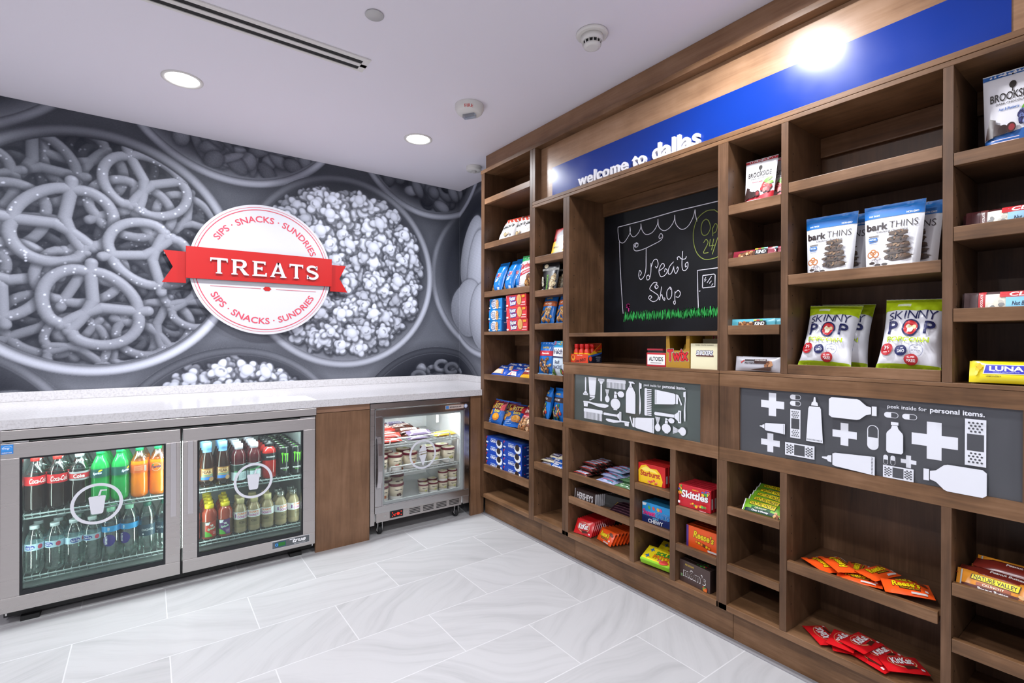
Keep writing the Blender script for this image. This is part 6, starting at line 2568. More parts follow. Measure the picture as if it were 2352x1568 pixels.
q = Print()
q.poly([(-.040, -.012), (.030, -.012), (.040, .012), (-.030, .012)], P('3c2a4a'))
q.text('SNICKERS', 0, 0, .058, .012, P('dfe2f2'), .04, .2)
cream = Pack('candy_bar', 'candy bar', bar(.115, .036, .020, 'e6dcbc', q, 15))
q = Print()
q.text('Rice', -.012, .014, .040, .014, P('f4f6fa'), .03, .3)
q.text('Krispies', .006, -.006, .076, .020, P('f4f6fa'), .05, .25)
q.text('TREATS', .008, -.024, .040, .008, P('f4e8d8'), .03)
pic(q, .046, -.018, .014, .012, ['e8d8b0', 'c84a3a'], 4, .005)
kris = Pack('cereal_bar', 'cereal bar', bar(.125, .062, .022, '1c58b4', q, 16))
z = TOPS['2s6']
g = 'cream-wrapped chocolate bars'
for x, u, dz, yaw, w in ((1.892, 1248, .011, -82, 'at the front, lowest'), (1.925, 1262, .011, -70, 'lowest, behind the front one'), (1.915, 1258, .032, -86, 'in the middle layer, front'), (1.950, 1268, .032, -74, 'in the middle layer, back'), (1.955, 1281, .054, -96, 'on top, propped up'), (1.975, 1290, .052, -84, 'on top, by the upright')):
    cream.put(lying(x, yu(u, x), z + dz, yaw, .036, 84 if dz < .05 else 62), 'cream-wrapped chocolate bar %s, lowest shelf of narrow tower' % w, g)
g = 'blue cereal treat bars'
for x, u, dz, ln, w in ((1.892, 1281, .014, 58, 'front one'), (1.922, 1283, .030, 56, 'middle one'), (1.952, 1286, .044, 54, 'rear one')):
    kris.put(lying(x, yu(u, x), z + dz, -90, .062, ln), 'blue cereal treat bar, %s of three beside cream bars' % w, g)

# ---- niche under the chalkboard -------------------------------------
z = TOPS['3n']
q = Print()
q.rect(0, .0, .132, .046, P('d8401e'))
q.text('5-hour ENERGY', .010, -.010, .085, .016, P('3a1410'), .05, .2, .12)
q.text('Great Tasting', .004, .016, .040, .006, P('f6e6d0'), .03)
q.ell(-.046, .002, .014, .016, P('e8a02c'), 18)
q.ell(-.046, .006, .008, .010, P('b8301c'), 14)
bx = empty('energy_shot_tray', (1.912, yu(1330, 1.86), z))
tag(bx, 'red and yellow cardboard tray of small energy shots, under the chalkboard', 'display tray')
b = MB()
w2, d2_ = .066, .050
b.box(-d2_, -d2_ + .0012, -w2, w2, .0006, .046, P('d8401e'))
b.box(d2_ - .0012, d2_, -w2, w2, .0006, .104, P('c84a20'))
b.box(-d2_, d2_, -w2, w2, .0003, .0014, P('c84a20'))
for s_ in (-1, 1):
    yy = s_ * w2
    b.prism([(-d2_, .0006), (d2_, .0006), (d2_, .104), (-.030, .046), (-d2_, .046)], lambda u, v, d, yy=yy, s_=s_: (u, yy - s_ * d * 0 - .0012 * (d - .5), v), 0.0, 1.0, P('e8b01c'))
q.lay(b, lambda u, v, d: (-d2_ - d, -u, v + .023), .0004)
q = Print()
q.poly([(-.05, -.052), (.05, -.052), (.05, .0), (.02, -.012), (-.05, -.012)], P('1a2238'))
q.poly([(-.05, -.014), (.0, -.006), (.05, .004), (.05, -.004), (0, -.016), (-.05, -.022)], P('2f5fb4'))
q.poly([(-.006, .012), (.05, .050), (.05, .026), (.012, .004)], P('d8401e'))
q.text('5-hour', .026, .016, .036, .012, P('2a1a14'), .05, .2)
q.text('ENERGY', .028, .003, .034, .009, P('2a1a14'), .05, .2)
q.ell(-.034, -.030, .011, .013, P('d84a2c'), 16)
for i in range(3):
    q.rect(.022, -.022 - .010 * i, .036 - .006 * i, .003, P('c8d0e0'))
q.lay(b, lambda u, v, d: (u, -w2 - .0008 - d, v + .052), .0004)
b.build('tray', bx)
sp_ = [(.0155, 0), (.0165, .004), (.0165, .052), (.0145, .064), (.0105, .072), (.0105, .076)]
q = Print()
q.poly([(-.016, .014), (.016, .030), (.016, .006), (-.016, .006)], P('f0c41c'))
q.text('5-hour', 0, .040, .024, .008, P('2a1a14'), .05, .2)
q.text('ENERGY', 0, .030, .024, .007, P('2a1a14'), .05, .2)
sb_ = MB().lathe(sp_, P('d8341c'), 16)
sb_.lathe([(.0168, .006), (.0168, .050)], P('eeb81c'), 16, cap=False)
q.lay(sb_, cyl(.0168), .0004, .0001, .006)
shot = Kind('energy_shot', 'bottle', [('bottle_body', sb_), ('cap', MB().lathe([(.0125, .074), (.0125, .096), (.0115, .098)], P('d41f1c'), 14))])
l = bx.location
for i in range(3):
    for j in range(2):
        shot.place((l.x - .030 + .036 * j, l.y + .040 - .040 * i, l.z + .0018), math.radians(-78), 'small red-capped energy shot, %s of the %s row in its tray' % (['far end', 'middle', 'near end'][i], ['front', 'back'][j]), 'energy shots in the tray')
q = Print()
q.rect(0, 0, .096, .046, P('f2f0ee'))
q.ring(0, 0, .001, .0002, P('f2f0ee'), 8)
q.text('ALTOIDS', 0, .004, .078, .019, P('1f1c1c'), .02)
q.rect(0, -.014, .060, .003, P('9a9894'))
alt = Pack('mint_tin_carton', 'mint carton', carton(.108, .05, .062, P('c0252f'), q, None, None, P('9a1c26'), P('c8c4c0')))
alt.put(stand(1.868, (yu(1486, 1.868) + yu(1529, 1.868)) / 2, z + .0005, 0), 'red and white mint carton beside the gold candy carton')
tb = empty('clear_box', (1.945, yu(1514, 1.945), z + .0006))
tag(tb, 'clear plastic box with red lid behind the mint carton', 'box')
MB().box(-.03, .03, -.042, .042, 0, .072, 'clear_plastic').build('box_body', tb)
MB().box(-.032, .032, -.044, .044, .0722, .080, P('d03a4a')).build('lid', tb)


def display_box(W, D, H, cut, mat, inn, label, pr_, x, y, z_, name, side_pr=None):
    o_ = empty(name, (x, y, z_))
    tag(o_, label, 'candy carton')
    m_ = MB()
    t_ = .0016
    w = W / 2
    prof = [(-w, 0), (w, 0), (w, H), (w - W * .13, H), (w - W * .17, H - cut * .9), (w - W * .22, H - cut), (-w + W * .22, H - cut), (-w + W * .17, H - cut * .9), (-w + W * .13, H), (-w, H)] if cut > 0 else [(-w, 0), (w, 0), (w, H), (-w, H)]
    m_.prism(prof, lambda u, v, d: (-d, -u, v), -t_, 0.0, MATS[mat.name], inn)
    m_.box(t_, D - t_, -w, -w + t_, .0002, H, mat)
    m_.box(t_, D - t_, w - t_, w, .0002, H, mat)
    m_.box(D - t_, D, -w, w, .0002, H + (.0 if cut else .02), inn)
    m_.box(t_, D - t_, -w + t_, w - t_, .0002, .002, inn)
    pr_.lay(m_, lambda u, v, d: (-d, -u, v + H / 2), .0004)
    if side_pr:
        side_pr.lay(m_, lambda u, v, d: (u + D / 2, -w - d, v + H / 2), .0004)
    m_.build('carton', o_)
    return o_


ya, yb = yu(1530, 1.866), yu(1584, 1.866)
q = Print()
q.outlined('Twix', 0, -.020, (ya - yb) * .90, .054, P('d0242c'), P('f4f2ee'), .14, .07, skew=.06)
ya, yb = yu(1530, 1.866), yu(1584, 1.866)
tw = display_box(ya - yb, .19, .150, .075, P('b08326'), P('6a4a22'), 'gold candy bar carton with cut-out front beside the cream carton', q, 1.866, (ya + yb) / 2, z + .0004, 'candy_carton')
q = Print()
q.outlined('SNICKERS', 0, .014, .076, .019, P('f2f2f8'), P('2f3f9f'), .30, .05, shear=.2)
q.rect(.002, .002, .080, .005, P('5a2a22'))
q.text("WHEN YOU'RE HUNGRY", 0, .047, .086, .0036, P('4a4236'), .02)
ya2, yb2 = yu(1586, 1.862), 1.1262
sn = display_box(ya2 - yb2 - .002, .09, .106, 0, P('e6dfba'), P('cfc69c'), 'cream chocolate bar carton at the upright, in front of gold carton', q, 1.862, (ya2 + yb2) / 2 - .0005, z + .0004, 'candy_carton')
q = Print()
q.outlined('Twix', .010, .056, .085, .030, P('c8242c'), P('f4f2ee'), .14, .07)
gold2 = display_box(ya2 - yb2 - .004, .10, .150, 0, P('b08326'), P('7a5a24'), 'second gold candy bar carton standing behind the cream carton', q, 1.962, (ya2 + yb2) / 2 - .0005, z + .0004, 'candy_carton')
q = Print()
q.text('Twix', 0, 0, .060, .022, P('d0242c'), .06)
twb = Pack('candy_bar', 'candy bar', bar(.105, .036, .022, 'b8902c', q, 17))
twb.put(Matrix.Translation((1.93, (ya + yb) / 2 - .006, z + .040)) @ Matrix.Rotation(math.radians(-90), 4, 'Z') @ Matrix.Rotation(math.radians(-68), 4, 'Y') @ Matrix.Translation((0, 0, 0)), 'gold-wrapped candy bar standing inside the cut-out gold carton', 'gold candy bars')

# ---- candy cubbies under the first door -----------------------------
q = Print()
q.poly([(-.040, -.011), (.034, -.011), (.042, .011), (-.032, .011)], P('d9d6e2'))
q.text('SNICKERS', 0, 0, .060, .012, P('2f3f8f'), .05, .2)
q.rect(.0, -.0145, .10, .002, P('c83a3a'))
snk = Pack('candy_bar', 'candy bar', bar(.115, .034, .024, '3c2622', q, 18))
q = Print()
q.text('3 Musketeers', 0, .001, .084, .013, P('c8304a'), .05, .2)
q.rect(.03, -.011, .035, .006, P('2f8f9f'))
q.rect(-.03, -.012, .03, .004, P('8fa0d8'))
mus = Pack('candy_bar', 'candy bar', bar(.120, .036, .024, '9fa6c6', q, 19))
q = Print()
q.text('Milky Way', -.004, .002, .070, .015, P('e6f0e0'), .05, .25)
mil = Pack('candy_bar', 'candy bar', bar(.115, .036, .024, '4c7a4a', q, 20))
z = TOPS['3a1']


def pile(pack, yc, rows, x0, dx, H, what, grp, yj=0.006):
    for i, n in enumerate(rows):
        for k in range(n):
            x = x0 + dx * i
            w = 'row %s from the shelf front, layer %s up' % (['one', 'two', 'three', 'four', 'five', 'six'][i], ['one', 'two', 'three', 'four'][k])
            pack.put(lying(x, yc + _prs.uniform(-yj, yj), z + .0125 + .0205 * k, -90 + _prs.uniform(-3, 3), H, 87), '%s, %s' % (what, w), grp)


pile(snk, yu(1337, 1.885) - .004, [1, 2, 3, 3, 3, 3], 1.887, .036, .034, 'brown chocolate bar with barcode edge', 'brown chocolate bars on the candy shelf')
pile(mus, 1.757, [1, 2, 3, 3, 3], 1.888, .038, .036, 'silver-blue chocolate bar', 'silver-blue chocolate bars on the candy shelf')
pile(mil, 1.634, [1, 2, 2, 3], 1.892, .038, .036, 'green chocolate bar by the cubby upright', 'green chocolate bars on the candy shelf', .003)
# upright bars
q = Print()
q.text('HERSHEY\u2019S', 0, 0, .118, .034, P('c9c6c8'), .05)
her = Pack('chocolate_bar', 'chocolate bar', MB())
b = carton(.150, .0105, .062, P('2a1a18', .3), q, None, None, P('b9b6b8'), P('3a2a26'))
b.box(-.079, -.0745, .001, .0095, .002, .060, P('b9b6b8'))
b.box(.0745, .079, .001, .0095, .002, .060, P('b9b6b8'))
her.mb = b
z = TOPS['3a2']
for i in range(14):
    her.put(stand(1.872 + .0122 * i, 1.898 - .0035 * i, z + .0006, 0, 4), 'dark chocolate bar standing on edge, number %s back in its row' % ['one', 'two', 'three', 'four', 'five', 'six', 'seven', 'eight', 'nine', 'ten', 'eleven', 'twelve', 'thirteen', 'fourteen'][i], 'dark chocolate bars standing in a row')
b = carton(.150, .0105, .062, P('33312f', .3), None, None, None, P('4a4a48'), P('55524e'))
slv = Pack('chocolate_bar', 'chocolate bar', b)
for i in range(7):
    slv.put(stand(1.930 + .0125 * i, 1.728 - .005 * i, z + .0006, 10, 12), 'black-wrapped chocolate bar standing behind the dark row, place %s' % ['one', 'two', 'three', 'four', 'five', 'six', 'seven'][i], 'black-wrapped chocolate bars')
q = Print()
q.rect(0, 0, .13, .004, P('5a3a44'))
drk = Pack('chocolate_bar', 'chocolate bar', bar(.150, .052, .013, '2a1720', q, 21))
drk.mb.add([(-.075, -.0007, 0), (-.068, -.0007, 0), (-.068, -.0007, .052), (-.075, -.0007, .052)], [(0, 1, 2, 3)], P('b0904a'))
for i in range(8):
    x = 1.884 + .016 * i
    drk.put(lying(x, 1.648 + .002 * i, z + .0135 + .0065 * i, -90 + (i % 3 - 1) * 1.5, .052, 66), 'plum chocolate bar with gold ends, %s in the slanted row' % ['first', 'second', 'third', 'fourth', 'fifth', 'sixth', 'seventh', 'last'][i], 'plum chocolate bars with gold ends')


def kitkat(seed):
    p2 = Print()
    p2.ell(.0, 0, .050, .028, P('d8b07a'), 28, -.08)
    p2.ell(-.001, .001, .0475, .0255, P('c01a20'), 28, -.08)
    p2.poly([(-.010, -.020), (.030, -.016), (.046, -.026), (.0, -.033)], P('4a241a'))
    p2.outlined('KitKat', -.002, .003, .078, .030, P('f4eeee'), P('7a1014'), .12, .06, shear=.1, rot=.06)
    p2.rect(.056, -.030, .012, .008, P('e8d8d8'))
    return bag(.148, .085, .014, film('cc1a20'), p2, seal='lr', seed=seed, nx=12, ny=6, sf=.035, wr=.02, pinch=.01, ml=.012)


kk = Pack('wafer_bar', 'wafer bar', kitkat(22))


def reese(seed):
    p2 = Print()
    p2.outlined('Reese\u2019s', -.004, .006, .090, .030, P('f6d812'), P('3a1c10'), .14, .05, shear=.15, rot=.04)
    p2.rect(.004, -.017, .066, .009, P('2a1810'))
    p2.text('2 PEANUT BUTTER CUPS', .004, -.017, .060, .005, P('e8b81c'), .02)
    p2.ell(.052, .020, .018, .009, P('6a3420'), 16, -.4)
    p2.rect(.056, -.018, .010, .010, P('e6dcd6'))
    p2.rect(.030, -.034, .050, .007, P('c9c4c0'))
    return bag(.155, .082, .022, film('f0561c'), p2, seal='lr', seed=seed, nx=14, ny=8, sf=.045, wr=.03, pinch=.03, ml=.012)


ree = Pack('peanut_butter_cup_packet', 'candy packet', reese(23))
stretch(ree, .80, 1, .86)
stretch(kk, .78, 1.25, .93)
z = .1485
for i in range(12):
    kk.put(stand(1.878 + .0165 * i, yu(1340, 1.88) + .001 * i, z + .003, 9, 28), 'red wafer bar in the slanted row on the bottom deck, place %s' % ['one', 'two', 'three', 'four', 'five', 'six', 'seven', 'eight', 'nine', 'ten', 'eleven', 'twelve'][i], 'red wafer bars standing in a row')
for i in range(10):
    ree.put(stand(1.892 + .019 * i, yu(1388, 1.892) - .006 * i, z + .004, -14, 32, -2), 'orange peanut butter cup packet in the slanted row, place %s' % ['one', 'two', 'three', 'four', 'five', 'six', 'seven', 'eight', 'nine', 'ten'][i], 'orange candy packets standing in a row')


def theatre(name, W, D, H, col, sidec, topc, pr_, x, y, zz, n, what, grp, rz=0.0, side_pr=None, top_pr=None, gap=.001):
    pk = Pack(name, 'candy box', carton(W, D, H, P(col), pr_, side_pr, top_pr, P(sidec), P(topc)))
    a = math.radians(-90 + rz)
    for i in range(n):
        d = i * (D + gap)
        pk.put(stand(x - math.sin(a) * d, y + math.cos(a) * d, zz + .0005, rz), '%s, %s from the front' % (what, ORD[i].replace('front', 'first')), grp)


q = Print()
q.poly([(-.070, -.044), (-.072, .010), (-.056, .034), (-.030, .042), (-.006, .028), (.030, .030), (.050, .012), (.062, -.020), (.056, -.044)], P('f2c41c'))
q.poly([(-.060, .018), (-.030, .034), (.020, .022), (.040, .010), (.0, .014), (-.03, .012)], P('f6e06a'))
q.text('Starburst', -.006, .002, .108, .026, P('b4281e'), .04)
pic(q, .0, -.030, .07, .016, ['d84a3a', 'f08a6a', 'b8301c'], 8, .006)
s_ = Print()
s_.rect(0, -.010, .012, .034, P('d6c8c4'))
theatre('candy_box', .148, .0235, .092, 'cc1f20', 'b01a1c', 'b8221e', q, 1.874, yu(1496, 1.874), TOPS['3b1'], 5, 'red and yellow chew candy box', 'red and yellow chew candy boxes', 2, s_)
q = Print()
q.rect(0, -.030, .150, .032, P('24326e'))
q.poly([(-.074, .044), (-.050, .044), (-.056, .032), (-.072, .030)], P('e8f2fa'))
for a, c in ((-.036, '5fae4a'), (-.012, 'd85a4a'), (.012, 'e8b02c'), (.026, 'd84a8a')):
    q.ell(a, .026, .007, .009, P(c), 10, .5)
q.outlined('Sweet', -.036, .002, .068, .026, P('e62a86'), P('f6f2f6'), .14, .06)
q.outlined('TARTS', .036, .000, .070, .026, P('2a8ad8'), P('f6f2f6'), .14, .06)
q.text('mini', .0, -.019, .030, .009, P('7ac8f0'), .03)
q.text('CHEWY', .0, -.034, .080, .018, P('f2f4fa'), .06)
theatre('candy_box', .152, .0235, .092, '2596d8', '1c78b4', '3aa4dc', q, 1.905, yu(1477.5, 1.905) - .0775, TOPS['3b2'], 4, 'blue chewy candy box with pink lettering', 'blue chewy candy boxes', 4)
q = Print()
q.outlined('Skittles', .002, .010, .122, .032, P('f4f2f2'), P('7a1420'), .10, .08, rot=-.05, skew=.06)
q.text('ORIGINAL', .006, .034, .030, .005, P('f2c43c'), .02)
pic(q, -.064, .024, .014, .036, ['3f9a44', 'e8b02c', '5a3a8f', 'e2702c'], 12, .006, .9)
pic(q, .056, .030, .034, .018, ['3f9a44', 'e8c42c', '2f62b4', 'd8382c', '7a3f9f'], 16, .006, .9)
pic(q, .010, -.024, .100, .006, ['e8c42c', '3f9a44', 'e2702c', 'd83a4a'], 14, .0045, .9)
q.ell(.016, -.030, .006, .006, P('e8b02c'), 14)
q.ell(.044, -.024, .006, .006, P('5fae4a'), 14)
q.rect(-.064, -.026, .010, .010, P('ead6d6'))
q.rect(.046, -.042, .030, .003, P('e0a0a4'))
s_ = Print()
s_.rect(0, -.010, .012, .044, P('d6c0c0'))
theatre('candy_box', .148, .0235, .094, 'c41f2c', 'aa1a26', 'a81c28', q, 1.868, yu(1596, 1.868), TOPS['3c1'], 5, 'red fruit candy box with white lettering', 'red fruit candy boxes', 3, s_)
q = Print()
q.rect(-.070, 0, .010, .092, P('5c3a8c'))
q.outlined('Reese\u2019s', .006, .014, .094, .030, P('f4d212'), P('3a1c10'), .12, .05, rot=-.06, shear=.15)
for i, c in enumerate(('f08a1c', 'f0c41c', 'f08a1c', '6a3a1c', 'f0c41c', 'f08a1c')):
    q.ell(-.026 + .012 * i, -.014 - .002 * i, .0065, .0065, P('3a1c10'), 12)
    q.ell(-.026 + .012 * i, -.014 - .002 * i, .0055, .0055, P(c), 12)
q.rect(.050, -.036, .046, .008, P('e6dcd6'))
theatre('candy_box', .150, .0235, .092, 'ee5a1e', 'd04a16', 'c84416', q, 1.890, yu(1578.5, 1.89) - .0765, TOPS['3c2'], 6, 'orange candy box with purple edge', 'orange candy boxes with purple edge', 1)
q = Print()
q.text("m&m\u2019s", 0, -.002, .112, .040, P('f0ecec'), .16)
q.text("m&m\u2019s", 0, -.002, .108, .034, P('4a3a34'), .04)
q.text('MILK CHOCOLATE', -.024, .032, .044, .008, P('c9a84a'), .03)
q.rect(-.064, -.018, .010, .012, P('7a9a6a'))
pic(q, .050, -.034, .030, .010, ['c8281c', 'e8b02c', '2f62b4', '3f9a44', 'e2702c'], 8, .006, .9)
t_ = Print()
pic(t_, .03, 0, .06, .012, ['3f9a44', 'c8281c', 'e8b02c', '2f62b4'], 9, .0045, .9)
mm = Pack('candy_box', 'candy box', carton(.152, .026, .092, P('4a3834'), q, None, t_, P('2e2220'), P('3a2c28')))
for i, (dx, dy) in enumerate(((0, 0), (.027, -.002), (.054, -.006))):
    mm.put(stand(1.872 + dx, yu(1595, 1.872) - .002 + dy, .1490, -4 - i), 'brown candy coated chocolate box, %s from the front on the bottom deck' % ORD[i].replace('front', 'first'), 'brown candy coated chocolate boxes')
q = Print()
q.rect(0, 0, .150, .088, P('ecd41c'))
q.rect(0, -.040, .150, .008, P('8cc62c'))
q.outlined('SOUR', .020, .014, .078, .022, P('3f9a34'), P('1d1a10'), .14, .07, skew=.05)
q.outlined('PATCH', .020, -.008, .086, .022, P('ee7a1e'), P('1d1a10'), .14, .07, skew=.05)
q.text('KIDS', .020, -.024, .030, .010, P('d84a8a'), .05)
for a, c, w in ((-.045, .020, '2f6ab4'), (-.050, -.020, '2f6ab4')):
    q.stroke([(a - .010, c), (a, c + .006), (a + .010, c - .002)], .005, P(w))
    q.stroke([(a, c + .012), (a, c - .010)], .005, P(w))
q.ell(.040, -.032, .022, .012, P('d8443c'), 14, .2)
s4 = Print()
s4.rect(0, 0, .11, .010, P('c8b81c'))
sour = Pack('candy_box', 'candy box', carton(.152, .024, .092, P('8cc62c'), q, None, None, P('76b01e'), P('86c028')))
yy = yu(1527, 1.93)
M0 = Matrix.Translation((1.868, yy, .1592)) @ Matrix.Rotation(math.radians(-84), 4, 'Z') @ Matrix.Rotation(math.radians(-66), 4, 'X') @ Matrix.Translation((0, -.024, 0))
sour.put(M0, 'yellow and green sour candy box lying at the front of the deck', 'yellow and green sour candy boxes')
M1 = Matrix.Translation((1.958, yy - .010, .1592)) @ Matrix.Rotation(math.radians(-86), 4, 'Z') @ Matrix.Rotation(math.radians(-62), 4, 'X') @ Matrix.Translation((0, -.024, 0))
o2 = sour.put(M1, 'yellow and green sour candy box lying behind, its end flap open', 'yellow and green sour candy boxes')
b = MB()
b.box(-.075, .075, -.0235, -.0225, .0925, .118, P('8cc62c'))
fp = b.build('lid', o2)
fp.rotation_euler = (0, 0, 0)
fp.location = (0, .040, -.040)
fp.rotation_euler = (math.radians(-30), 0, 0)

# ---- bay with the popcorn ---------------------------------------------


def brookside(col, fruit, leaf, name2, seed):
    p2 = Print()
    p2.rect(0, .108, .21, .012, P(col))
    p2.poly([(-.10, -.115), (.10, -.115), (.10, -.050), (.03, -.066), (-.10, -.078)], P(col))
    p2.ell(0, .072, .012, .011, P('2a2420'), 16)
    p2.rect(0, .058, .004, .014, P('2a2420'))
    p2.text('BROOKSIDE', 0, .040, .150, .024, P('2a2420'), .01)
    p2.text('DARK CHOCOLATE', 0, .020, .110, .006, P('2a2420'), .01)
    p2.text(name2, -.01, .002, .070, .010, P(col), .02)
    p2.ell(.058, .004, .028, .009, P('6aa83a'), 14, .4)
    p2.ell(.070, -.012, .024, .008, P('7fb84a'), 14, .1)
    pic(p2, .052, -.032, .060, .034, fruit, 22, .010, .95)
    for a, c in ((-.070, -.040), (-.052, -.058), (-.078, -.064)):
        p2.poly([(a - .016, c - .016), (a + .014, c - .014), (a + .016, c + .012), (a - .006, c + .020)], P('33201c'))
    p2.ell(-.028, -.060, .018, .014, P('2a1612'), 18)
    p2.ell(.000, -.058, .017, .015, P('3a1c18'), 18)
    p2.ell(.002, -.058, .011, .010, P('8c2a30'), 16)
    p2.ell(0, .100, .003, .003, P('2a2420'), 8)
    for i in range(2):
        p2.rect(-.02, -.088 - .008 * i, .10, .0018, P('f0d8d8'))
    return Pack('chocolate_pouch', 'chocolate pouch', bag(.20, .235, .05, film('e6e4e8'), p2, seed=seed, pouch=True, sf=.05, ml=.013))


bpom = brookside('c4303a', ['c4242c', 'a81c28', 'd84a48', 'e88a84'], '', 'Pomegranate', 30)
bblu = brookside('2a62a8', ['4a4f86', '6a74a8', '38386a', '8a94c0'], '', 'Acai & Blueberry', 31)
z = TOPS['4d1']


def span(x, u0, u1):
    return (yu(u0, x) + yu(u1, x)) / 2


def small(pk, W, H, T, s, seed):
    """the same pouch in the smaller size"""
    m_ = pk.mb
    n_ = MB()
    n_.mats, n_.f, n_.m, n_.s = m_.mats, m_.f, m_.m, m_.s
    n_.v = [(x * s * .80, y * s, z_ * s * 1.12) for x, y, z_ in m_.v]
    return Pack(pk.name, pk.cat, n_)


bp = small(bpom, 0, 0, 0, .76, 1)
bp.put(stand(1.905, span(1.905, 1706, 1777), z + .002, 4, 9), 'white chocolate pouch with red pomegranate picture, front one', 'white pouches with pomegranate picture')
bp.put(stand(1.950, span(1.95, 1740, 1806), z + .002, 4, 9), 'white chocolate pouch with red pomegranate picture, half behind the first', 'white pouches with pomegranate picture')


def kind_bar(col, band, seed):
    p2 = Print()
    p2.rect(-.022, -.002, .062, .022, P('5a3c2c'))
    pic(p2, -.022, -.002, .060, .018, ['b8804a', '8a5a34', 'd8b48a', '6a4028'], 20, .006, .8)
    p2.rect(.034, .001, .044, .022, P('1c1c1e'))
    for i, c in enumerate(('e8c42c', 'd8382c', '6ab84a', '58b0d8')):
        p2.rect(.0165 + .0117 * i, .0145, .0117, .005, P(c))
    p2.text('KIND', .034, .001, .036, .013, P('f4f4f4'), .05, .1)
    p2.rect(-.03, -.016, .05, .006, P('e6e6e6'))
    p2.rect(.02, -.0165, .045, .006, P(band))
    return Pack('fruit_nut_bar', 'snack bar', bar(.168, .042, .022, col, p2, seed))


kr, kb = kind_bar('8c2c3c', 'a83a3a', 32), kind_bar('5aa8b8', '2a5a6a', 33)
z = TOPS['4d2']
kr.put(stand(1.875, span(1.875, 1684, 1778), z + .004, 0, 14), 'maroon fruit and nut bar on the second shelf above the doors', 'maroon nut bars')
kr.put(stand(1.892, span(1.892, 1716, 1812), z + .004, -3, 12), 'maroon fruit and nut bar poking out behind the first one', 'maroon nut bars')
z = TOPS['4d3']
kb.put(stand(1.875, span(1.875, 1683, 1776), z + .001, 0, 4), 'teal fruit and nut bar on the third shelf above the doors', 'teal nut bars')
kb.put(stand(1.896, span(1.896, 1700, 1792), z + .001, -2, 4), 'teal fruit and nut bar poking out behind the first one', 'teal nut bars')
kb.put(stand(1.916, span(1.916, 1718, 1806), z + .001, -2, 4), 'teal fruit and nut bar, rear one of three', 'teal nut bars')
q = Print()
q.poly([(-.062, .006), (-.048, .014), (-.044, .012), (-.058, .002)], P('b83a3a'))
q.rect(-.026, .014, .036, .006, P('2a2224'))
q.text('PROTEIN', -.026, .003, .036, .008, P('3a3436'), .04)
q.rect(.016, .010, .046, .018, P('3a2420'))
q.text('DOUBLE CHOCOLATE', .016, .015, .040, .005, P('e8e0dc'), .02)
pic(q, .046, -.004, .026, .024, ['8a5a3c', 'b8845c', '5a3424'], 12, .006)
q.poly([(-.02, -.024), (.055, -.008), (.055, -.024)], P('4a3228'))
pro = Pack('protein_bar', 'snack bar', bar(.168, .056, .024, 'b4b2b8', q, 34))
pro.put(stand(1.872, span(1.872, 1694, 1788), 1.0736 + .001, 2, 6), 'silver protein bar on the deck above the doors', 'silver protein bars')
pro.put(stand(1.900, span(1.9, 1708, 1800), 1.0736 + .001, -2, 6), 'silver protein bar tucked behind the first one', 'silver protein bars')


def valley(col, top, band, name2, seed, W=.165):
    p2 = Print()
    k = W / .165
    p2.rect(0, -.016, W * .9, .013, P(band))
    p2.text(name2, -.004, -.016, .062, .009, P('f2f4f2'), .04)
    p2.rect(-.004, -.004, .070, .009, P(top))
    p2.text('CRUNCHY', -.004, -.004, .044, .006, P('e8dcc0'), .02)
    p2.poly([(-.052, .006), (.046, .000), (.050, .020), (-.050, .020)], P('2a2410'))
    p2.poly([(-.050, .0075), (.0445, .0015), (.048, .019), (-.048, .019)], P('f0d81c'))
    p2.text('NATURE VALLEY', -.001, .0115, .088, .011, P('2a2c10'), .02, 0, 0, -.04)
    pic(p2, .056, -.014, .020, .012, ['b8703a', 'd8a868', '8a4a24'], 6, .006)
    p2.rect(-.072, 0, .004, .05, P('d8d8d2'))
    return Pack('granola_bar', 'granola bar', bar(W, .056, .024, col, p2, seed))


ngr = valley('7ab82c', '1c5a2c', '1c3a38', 'Oats \u2019n Honey', 35, .150)
npb = valley('e0902c', '9a4a24', '5a2a26', 'Peanut Butter', 36, .165)
z = TOPS['4dl1']
for i, w in enumerate(('front', 'second', 'third', 'fourth', 'rear')):
    x = 1.884 + .024 * i
    ngr.put(lying(x, span(1.885, 1706, 1792) - .012 - .002 * i, z + .026 + .0115 * i, -92 + (4 if i == 0 else 0), .056, 38 + 3 * i), 'green granola bar, %s of the leaning green row' % w, 'green granola bars')
# pouches of chocolate
q = Print()
q.rect(0, .094, .19, .046, P('1672c4'))
q.rect(0, .104, .19, .008, P('2a86d6'))
q.text('FAIR TRADE', -.058, .080, .034, .006, P('e6f0fa'), .03)
q.text('NON-GMO', .058, .078, .036, .007, P('e6f0fa'), .04)
q.text('bark', -.048, .040, .070, .026, P('2a1c1a'), .05)
q.text('THINS', .034, .041, .086, .024, P('2a1c1a'), -.01)
q.text('snacking chocolate', .0, .019, .098, .010, P('3a2e2c'), .01)
q.rect(-.058, .006, .034, .004, P('6a6460'))
q.rect(-.060, -.006, .030, .012, P('1e68b4'))
q.text('PRETZEL', -.060, -.006, .024, .006, P('f0f4fa'), .02)
q.rect(-.060, -.017, .026, .003, P('3a68a4'))
rr = random.Random(8)
for j in range(5):
    cy = -.076 + .020 * j
    wv = .050 - .005 * j
    for s2_, c in ((0, '3a2a24'), (.004, '54402f')):
        pts = [(.024 + wv * math.cos(t) * rr.uniform(.82, 1.08), cy + s2_ + (.012 - s2_) * math.sin(t) * rr.uniform(.7, 1.15)) for t in np.linspace(0, 6.283, 17)[:-1]]
        q.poly(pts, P(c))
    pic(q, .024, cy + .004, wv * 1.4, .012, ['2a1c18', '8a6a4a', '6a4a34', '201612'], 9, .005, .6)
